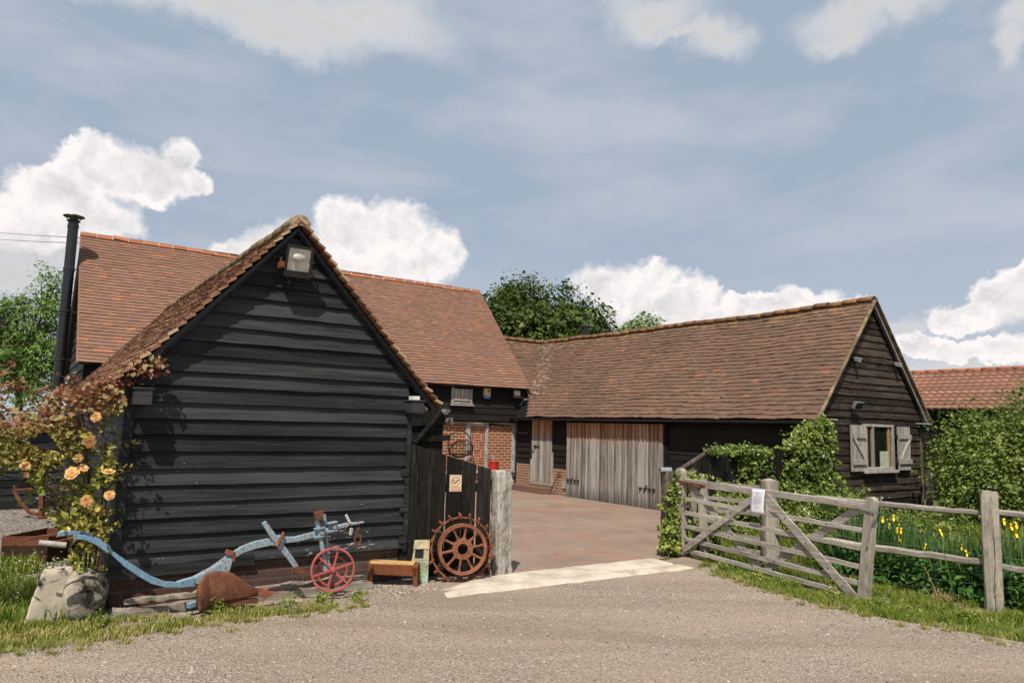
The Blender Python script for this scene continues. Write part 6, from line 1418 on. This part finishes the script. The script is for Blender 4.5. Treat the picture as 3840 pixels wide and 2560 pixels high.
# climbing rose at the shed corner
rs = thing('climbing_rose', 'climbing rose with apricot flowers and red young leaves at the black shed corner', 'rose bush', SF.p(-2.95, -.05, 0))
r = np.random.default_rng(71); mb = MB(); LP = []; OUT = []
REG = [(-4.2, 1.55), (-3.75, 1.70), (-3.45, 1.80), (-3.2, 1.87), (-3.0, 1.93), (-2.82, 1.98), (-2.78, 1.72), (-2.84, 1.5), (-2.80, 1.2), (-2.85, .95), (-2.80, .65), (-2.80, .35), (-3.02, .40), (-3.10, .62), (-3.22, .85), (-3.4, 1.0), (-3.7, 1.02), (-4.2, .95)]
canes = [([(-2.95, 0, 0), (-2.98, .0, .6), (-3.1, .05, 1.1), (-3.5, .1, 1.3), (-4.0, .1, 1.35)]), ([(-2.92, 0, 0), (-2.9, 0, .7), (-3.0, .05, 1.3), (-3.3, .1, 1.65), (-3.8, .1, 1.62)]), ([(-2.88, 0, 0), (-2.85, -.03, .8), (-2.86, 0, 1.4), (-2.95, 0, 1.8), (-2.7, -.12, 1.98), (-2.52, -.22, 2.08)]),
         ([(-2.98, 0, 0), (-3.05, .1, .6), (-3.25, .15, .95), (-3.6, .1, 1.15), (-3.95, .05, 1.05)]), ([(-2.93, 0, 0), (-2.95, 0, .9), (-3.15, .1, 1.5), (-3.4, .1, 1.82), (-3.7, .1, 1.78)]), ([(-2.86, 0, 0), (-2.83, -.06, .6), (-2.82, -.08, 1.1), (-2.80, -.07, 1.45)]),
         ([(-2.90, 0, .6), (-3.0, .05, 1.4), (-3.1, .05, 1.9)]), ([(-2.95, 0, .3), (-3.05, -.1, .8), (-3.3, -.1, 1.1), (-3.45, -.1, 1.25)])]
def spline(pts, n=14):
    pts = np.array(pts, float); t = np.linspace(0, len(pts) - 1, n); out = []
    for q in t:
        i = min(int(q), len(pts) - 2); f = q - i; p0 = pts[max(i - 1, 0)]; p1 = pts[i]; p2 = pts[i + 1]; p3 = pts[min(i + 2, len(pts) - 1)]
        out.append(.5 * ((2 * p1) + (-p0 + p2) * f + (2 * p0 - 5 * p1 + 4 * p2 - p3) * f * f + (-p0 + 3 * p1 - 3 * p2 + p3) * f ** 3))
    return np.array(out)
for c in canes:
    sp = spline(c, 16); mb.tube([SF.p(*q) for q in sp], .009, 5, .004, cap=False)
    for k in range(20):
        q = sp[r.integers(3, 16)]; e = q + np.array([r.normal(0, .13), r.normal(0, .09), abs(r.normal(.05, .1))])
        mb.tube([SF.p(*q), SF.p(*((q + e) / 2 + (0, 0, .02))), SF.p(*e)], .0035, 4, .002, cap=False)
        for j in range(9): f = r.uniform(.25, 1.1); LP.append(q * (1 - f) + e * f + r.normal(0, .022, 3))
mb.build('canes', M['cane'], rs)
LP = [q for q in LP if q[0] > -9]
xs = r.uniform(-4.2, -2.75, 17000); zs = r.uniform(.33, 2.0, 17000); m = in_poly(xs, zs, REG)
den = np.array([mnoise.noise(Vector((x * 5.2, z * 5.2, 3.3))) for x, z in zip(xs, zs)]) 
keep = m & (den > np.where(zs > 1.55, -.16, np.where(zs > .9, -.10, -.12))) & (r.random(17000) < np.where(zs < .8, .85, np.where(zs < 1.15, .75, .9)))
xs, zs = xs[keep], zs[keep]; ds = r.normal(-.10, .17, len(xs)); ds = np.clip(ds, -.50, .3)
LP = np.concatenate([np.array(LP), np.stack([xs, ds, zs], 1)]); leaf_mesh('leaves', SF.arr(LP), .046, M['roseleaf'], rs, .62, np.tile(-SF.v, (len(LP), 1)) * .5, .35, 72, svar=.3)
# spray over the verge tiles
sx = spline([(-2.95, 0, 1.8), (-2.75, -.15, 1.98), (-2.60, -.2, 2.06), (-2.50, -.22, 2.08)], 60); LV = sx[r.integers(0, 60, 170)] + r.normal(0, .045, (170, 3)); leaf_mesh('verge_leaves', SF.arr(LV), .052, M['roseleaf'], rs, .65, np.tile(-SF.v, (170, 1)) * .5, .35, 73)
for i, (s, z, rad, dd_) in enumerate([(-2.999, 1.629, .042, -.20), (-3.033, 1.433, .050, -.22), (-3.098, 1.299, .036, -.2), (-3.134, 1.190, .056, -.24), (-3.055, 1.225, .038, -.18), (-2.883, 1.195, .048, -.22), (-3.445, 1.24, .036, -.15), (-2.859, 1.011, .040, -.24), (-3.013, .967, .046, -.25), (-3.43, 1.17, .022, -.15)]):
    c = np.array(SF.p(s + .02, dd_ - .20, z)); rr = np.random.default_rng(200 + i); V = []; Fc = []; face = np.array([.3, -.9, .25]) + rr.normal(0, .35, 3); face /= np.linalg.norm(face); a = np.cross(face, (0, 0, 1.)); a /= np.linalg.norm(a); b = np.cross(face, a)
    m = MB()
    for ring_, (n_, R_, tilt) in enumerate(((7, 1.0, .25), (6, .78, .6), (5, .5, 1.0), (4, .3, 1.3))):
        for k in range(n_):
            t = 2 * math.pi * (k + .37 * ring_) / n_ + rr.normal(0, .1); rd = a * math.cos(t) + b * math.sin(t); tg = np.cross(face, rd); l = rad * R_ * rr.uniform(.88, 1.12); o = rd * math.cos(tilt) + face * math.sin(tilt); w = l * .42
            P = [[c + o * l * u_ - face * rad * .18 + tg * w * v_ * (1 - .55 * abs(u_ - .65)) * (.35 + u_) - face * .12 * l * (u_ > .9) + face * .10 * l * abs(v_) for v_ in (-1, -.4, .4, 1)] for u_ in (.08, .5, .85, 1.)]
            m.grid(P)
    f_ = m.build('flower', M['petal'], rs, smooth='all')
    if i in (0, 5, 7, 8):
        m = MB(); m.lathe(c + face * rad * .05, [(0, 0), (rad * .2, .002), (rad * .16, rad * .2), (0, rad * .25)], 8, ax=face); m.build('heart', M['petalcore'], f_, smooth=True)

# grass -------------------------------------------------------------
def blades(name, poly, n, hmin, hmax, mat, seed, width=.0045, clump=True, z=.0, lean=.35, parent=None, hfun=None, thr=-.1, fscale=2.4):
    r = np.random.default_rng(seed); xs = [p[0] for p in poly]; ys = [p[1] for p in poly]; X = r.uniform(min(xs), max(xs), n * 3); Y = r.uniform(min(ys), max(ys), n * 3); m = in_poly(X, Y, poly); X, Y = X[m][:n], Y[m][:n]
    d = np.array([mnoise.noise(Vector((x * fscale, y * fscale, seed))) + .5 * mnoise.noise(Vector((x * fscale * 3.7, y * fscale * 3.7, seed))) for x, y in zip(X, Y)]); k = d > thr + r.normal(0, .12, len(X)); X, Y, d = X[k], Y[k], d[k]; N = len(X)
    Hh = r.uniform(hmin, hmax, N) * (1 + .6 * np.clip(d, -.6, .8)); 
    if hfun is not None: Hh = Hh * hfun(X, Y)
    a = r.uniform(0, 2 * math.pi, N); dx, dy = np.cos(a), np.sin(a); w = width * r.uniform(.7, 1.3, N) * (1 + Hh * 2); ln = Hh * np.abs(r.normal(lean, .25, N)); b = r.uniform(0, 2 * math.pi, N); lx, ly = np.cos(b) * ln, np.sin(b) * ln
    def st(x, y, zz): return np.stack([x, y, zz], 1)
    z0 = np.full(N, z); V = np.stack([st(X - dx * w, Y - dy * w, z0), st(X + dx * w, Y + dy * w, z0), st(X + dx * w * .7 + lx * .3, Y + dy * w * .7 + ly * .3, z + Hh * .6), st(X - dx * w * .7 + lx * .3, Y - dy * w * .7 + ly * .3, z + Hh * .6), st(X + lx, Y + ly, z + Hh * (1 - .25 * np.clip(ln / (Hh + 1e-6), 0, 1.5)))], 1).reshape(-1, 3)
    base = np.arange(N)[:, None, None] * 5; F = (base + np.array([(0, 1, 2), (0, 2, 3), (3, 2, 4)])).reshape(-1, 3)
    return link_mesh(name, V, None, mat, parent, flat_np=F)
VL = [(-4.9, 4.15), (-3.95, 4.75), (-3.42, 5.12), (-2.95, 5.50), (-2.4, 6.0), (-1.95, 6.32), (-1.60, 6.50), (-1.45, 6.68), (-1.62, 6.82), (-1.95, 6.78), (-2.5, 6.50), (-3.05, 6.12), (-3.35, 5.93), (-3.75, 5.95), (-4.0, 6.3), (-6.5, 6.6), (-6.5, 4.0)]
tag(blades('verge_grass', VL, 50000, .02, .062, M['grass'], 81, thr=-.06, fscale=3.1), kind='stuff')
tag(blades('weedy_grass', [(-3.5, 6.0), (-3.6, 6.8), (-4.2, 7.9), (-6.3, 8.3), (-6.8, 6.0), (-5.5, 5.4), (-3.9, 5.8)], 22000, .06, .19, M['grassgreen'], 82, width=.005), kind='stuff')
VR = [(2.30, 8.95), (2.42, 8.55), (2.66, 7.95), (2.95, 7.42), (3.3, 6.88), (4.22, 6.12), (5.0, 5.55), (6.0, 5.0), (9, 4.1), (9, 6), (6.5, 6.2), (5.2, 7.3), (4.2, 8.6), (3.6, 9.4), (2.9, 9.8), (2.5, 9.4)]
tag(blades('gateside_grass', VR, 62000, .025, .07, M['grassgreen'], 83, thr=-.2, fscale=3.), kind='stuff')
tag(blades('dry_edge_grass', [(2.30, 8.9), (2.66, 7.95), (3.3, 6.88), (4.22, 6.12), (6, 5.0), (6.05, 5.15), (4.35, 6.28), (3.5, 6.98), (2.9, 7.95), (2.5, 8.8)], 9000, .015, .04, M['grass'], 84, thr=-.2, lean=.7), kind='stuff')
MEAD = [(2.7, 9.6), (3.5, 9.3), (4.7, 7.65), (5.9, 6.2), (11, 6.2), (11, 13), (8.3, 13.5), (5.3, 11.5), (3.5, 10.3)]
tag(blades('meadow_grass', MEAD, 60000, .14, .40, M['grassgreen'], 85, width=.0055, thr=-.3), kind='stuff')
def along(pl, n, sd_, seed):
    r_ = np.random.default_rng(seed); out = []
    for _ in range(n):
        i_ = r_.integers(len(pl) - 1); q_ = r_.random(); p_ = np.array(pl[i_]) * (1 - q_) + np.array(pl[i_ + 1]) * q_ + r_.normal(0, sd_, 2); out.append(p_)
    return out
EDGE_L = [(-4.6, 4.25), (-3.47, 5.05), (-3.0, 5.45), (-2.4, 6.0), (-1.6, 6.5), (-1.2, 6.8)]; EDGE_R = [(2.35, 8.7), (2.66, 7.95), (2.95, 7.42), (3.34, 6.84), (4.27, 6.08), (6.0, 5.0)]
tufts = []
for k_, p_ in enumerate(along(EDGE_L, 60, .10, 5) + along(EDGE_R, 60, .09, 6)):
    rr_ = .03 + .05 * (k_ % 5) / 5; tufts.append((p_[0], p_[1], rr_))
Vt, Ft, off_ = [], [], 0; rt = np.random.default_rng(9)
for (x_, y_, rr_) in tufts:
    for _ in range(60):
        a_, q_ = rt.uniform(0, 6.28), rr_ * abs(rt.normal(0, .7)); bx_, by_ = x_ + math.cos(a_) * q_, y_ + math.sin(a_) * q_; h_ = rt.uniform(.015, .055); l_ = h_ * rt.uniform(.1, .9); d_ = rt.uniform(0, 6.28); w_t = .0035
        Vt += [(bx_ - math.sin(d_) * w_t, by_ + math.cos(d_) * w_t, 0), (bx_ + math.sin(d_) * w_t, by_ - math.cos(d_) * w_t, 0), (bx_ + math.cos(a_) * l_, by_ + math.sin(a_) * l_, h_)]; Ft.append((off_, off_ + 1, off_ + 2)); off_ += 3
tag(link_mesh('edge_tufts', Vt, None, M['grass'], flat_np=np.array(Ft)), kind='stuff')
# nettles and dock under the fence
NE = [(4.0 + .32 * i * .6 + (k % 2) * .12, 8.62 - .32 * i * .8 + k * .17, .10 + .04 * ((i * 7 + k) % 3), .24, .22, .22 + .03 * ((i + k) % 3)) for i in range(0, 9) for k in range(4)]
P, O = shell(NE, 24000, 91, .7, .05, 8); tag(leaf_mesh('nettle_undergrowth', P, .052, M['nettleleaf'], None, .62, O, .5, 91), kind='stuff')
P, O = shell([(x, y, .05, .10, .09, .07) for x, y in [(2.55, 8.75), (2.8, 8.3), (3.3, 7.5), (3.05, 7.9), (3.6, 7.15), (2.9, 9.0), (-1.9, 6.6), (-2.45, 6.32), (-1.65, 6.75), (-3.2, 5.9), (-1.35, 6.9), (3.75, 6.95), (4.2, 6.75)]], 2600, 92, .9, .03, 6); tag(leaf_mesh('low_weeds', P, .022, M['grassgreen'], None, .7, O, .7, 92), kind='stuff')
# iris clumps
def iris(x, y, n, h, label, flowers, seed, spread=.22):
    t = thing('iris', label, 'iris', (x, y, 0), 'yellow irises behind the cleft rail fence'); r = np.random.default_rng(seed); V = []; Fc = []
    for k in range(n):
        bx_, by_ = x + r.normal(0, spread), y + r.normal(0, spread * .7); a = r.uniform(0, math.pi); w = r.uniform(.010, .018); hh = h * r.uniform(.6, 1.08); l = r.normal(0, .13, 2) * hh; dx, dy = math.cos(a) * w, math.sin(a) * w; o = len(V); cur = r.random() < .25
        for q, ww in ((0, .8), (.35, 1), (.7, .8), (.9, .4)):
            px, py = bx_ + l[0] * q * q, by_ + l[1] * q * q; V += [(px - dx * ww, py - dy * ww, hh * q), (px + dx * ww, py + dy * ww, hh * q)]
        V.append((bx_ + l[0] * (1.6 if cur else 1.1), by_ + l[1] * (1.6 if cur else 1.1), hh * (.85 if cur else 1))); Fc += [(o, o + 1, o + 3, o + 2), (o + 2, o + 3, o + 5, o + 4), (o + 4, o + 5, o + 7, o + 6), (o + 6, o + 7, o + 8)]
    link_mesh('blades', V, Fc, M['iris'], t)
    for fx, fy, fz in flowers:
        m = MB(); c = np.array([fx, fy, fz])
        for k in range(6):
            a = k * math.pi / 3 + r.normal(0, .2); dn = k % 2 == 0; L = .034 if dn else .022
            P = [[c + np.array([math.cos(a) * L * u_ - math.sin(a) * .012 * v_ * math.sin(min(u_ * 2.2, 2.6)), math.sin(a) * L * u_ + math.cos(a) * .012 * v_ * math.sin(min(u_ * 2.2, 2.6)), (.014 * math.sin(u_ * 2) - .036 * u_ * u_) if dn else .03 * u_]) for v_ in (-1, 0, 1)] for u_ in (.05, .4, .75, 1.1)]
            m.grid(P)
        m.build('flower', M['irispetal'], t, smooth='all'); m = MB(); m.tube([(fx + .02, fy, fz - .30), (fx, fy, fz)], .004, 4); m.build('stalk', M['iris'], t)
iris(4.36, 8.62, 200, .74, 'tall iris clump with yellow flowers just right of the long gate head', [(4.335, 8.53, .675), (4.41, 8.43, .707), (4.379, 8.471, .609)], 101)
iris(4.50, 8.45, 190, .66, 'iris clump crowded with low yellow flowers above the lower fence rail', [(4.433, 8.399, .575), (4.457, 8.368, .575), (4.39, 8.457, .469), (4.438, 8.392, .491), (4.46, 8.364, .451), (4.277, 8.608, .38)], 102)
iris(4.80, 8.05, 170, .60, 'iris clump with scattered yellow flowers midway along the fence bay', [(4.706, 8.035, .612), (4.614, 8.158, .438), (4.721, 8.015, .459), (4.837, 7.861, .492), (4.853, 7.839, .431)], 103)
iris(5.12, 7.55, 150, .70, 'iris clump with yellow flowers right of the thick fence post', [(5.075, 7.543, .799), (5.11, 7.497, .755), (5.14, 7.457, .776), (5.135, 7.464, .69)], 104)
# white flowers in the weeds at the far left
r = np.random.default_rng(111); V = []; Fc = []
for k in range(170):
    x = -4.0 - abs(r.normal(0, .55)); y = 6.5 + r.uniform(-.3, 1.1); z = r.uniform(.10, .30); R_ = r.uniform(.004, .009); o = len(V)
    for j in range(5):
        a = 2 * math.pi * j / 5 + r.random(); V += [(x, y, z), (x + R_ * math.cos(a - .45), y + R_ * math.sin(a - .45) - .002, z + .003 + r.normal(0, .003)), (x + R_ * 1.3 * math.cos(a), y + R_ * 1.3 * math.sin(a), z + r.normal(0, .004)), (x + R_ * math.cos(a + .45), y + R_ * math.sin(a + .45), z + .003)]
        Fc.append((o + 4 * j, o + 4 * j + 1, o + 4 * j + 2, o + 4 * j + 3))
tag(link_mesh('chickweed_flowers', V, Fc, M['whiteflower']), kind='stuff')
# dry straw stump at the fence foot
ds = thing('dry_straw_tuft', 'bleached dry straw tuft at the foot of the fence bay left of the thick post', 'dry tuft', (4.38, 7.50, 0)); m = MB(); r = np.random.default_rng(121)
for k in range(46):
    a = r.uniform(0, 6.28); l = r.uniform(.04, .16); b = np.array([4.38 + r.normal(0, .06), 7.52 + r.normal(0, .05), 0]); m.tube([b, b + (math.cos(a) * l * .5, math.sin(a) * l * .5, l * .7), b + (math.cos(a) * l, math.sin(a) * l, l * r.uniform(.3, 1.2))], .003, 4, .001, cap=False)
m.tube([(4.36, 7.5, 0), (4.30, 7.5, .16), (4.22, 7.5, .34)], .005, 4, .003); m.build('stalks', M['straw'], ds)
# loose stones on the drive
def pebbles(name, pts, smin, smax, mat, seed, z=.0):
    r = np.random.default_rng(seed); N = len(pts); S = np.exp(r.uniform(math.log(smin), math.log(smax), N)); base = np.array([(1, 0, 0), (0, 1, 0), (-1, 0, 0), (0, -1, 0), (.45, .45, .72), (-.5, -.3, .75), (-.2, .5, .6)])
    V = base[None] * (1 + r.normal(0, .22, (N, 7, 3))); a = r.uniform(0, 6.28, N); ca, sa = np.cos(a)[:, None], np.sin(a)[:, None]; x = V[..., 0] * ca - V[..., 1] * sa * .75; y = V[..., 0] * sa + V[..., 1] * ca * .75
    V = np.stack([x, y, V[..., 2] * .6 - .1], -1) * S[:, None, None]; V[..., 0] += pts[:, 0:1]; V[..., 1] += pts[:, 1:2]; V[..., 2] += z
    F = (np.arange(N)[:, None, None] * 7 + np.array([(0, 1, 4), (1, 6, 4), (1, 2, 6), (2, 5, 6), (2, 3, 5), (3, 0, 4), (3, 4, 5), (4, 6, 5)])).reshape(-1, 3)
    return tag(link_mesh(name, V.reshape(-1, 3), None, mat, flat_np=F), kind='stuff')
r = np.random.default_rng(131)
def scatter(n, x0, x1, y0, y1, poly, near=True):
    y = y0 + (y1 - y0) * r.random(n) ** (1.25 if near else 1); x = (r.random(n) - .5) * 2 * (y * .78 + .3); m = in_poly(x, y, poly); return np.stack([x[m], y[m]], 1)
dpt = scatter(30000, 0, 0, 3.0, 9.2, DRIVE)
dens = np.array([mnoise.noise(Vector((a * 1.1, b * 1.6, 5))) for a, b in dpt]); dpt = dpt[dens > r.normal(-.05, .25, len(dpt))]
pebbles('driveway_stones', dpt, .004, .011, M['pebble'], 132)
dp2 = scatter(3600, 0, 0, 3.2, 8.8, DRIVE); pebbles('larger_driveway_stones', dp2, .008, .017, M['pebble'], 133)
q = np.stack([r.uniform(-2.9, .25, 9000), r.uniform(-.75, .02, 9000)], 1); q = q[(q[:, 1] > -.62 + .1 * np.sin(q[:, 0] * 3)) & ~((q[:, 0] < -.5) & (q[:, 1] < -.45))]; w3 = SF.arr(np.concatenate([q, np.zeros((len(q), 1))], 1)); pebbles('shed_foot_gravel', w3[:, :2], .006, .015, M['pebble'], 134)
ed = np.array(along(EDGE_L, 2600, .13, 15) + along(EDGE_R, 3600, .12, 16)); pebbles('verge_edge_stones', ed, .005, .014, M['pebble'], 136)
q = np.stack([r.uniform(-5.5, -2.8, 7000), r.uniform(1.2, 8, 7000)], 1); w3 = SF.arr(np.concatenate([q, np.zeros((len(q), 1))], 1)); pebbles('yard_stones', w3[:, :2], .010, .022, M['pebble'], 135)

scene.view_settings.view_transform = 'Standard'; scene.view_settings.look = 'None'; scene.view_settings.exposure = 0; scene.view_settings.gamma = 1
scene.cycles.max_bounces = 5; scene.cycles.diffuse_bounces = 3; scene.cycles.transparent_max_bounces = 6
scene.render.resolution_x, scene.render.resolution_y = 1024, 682
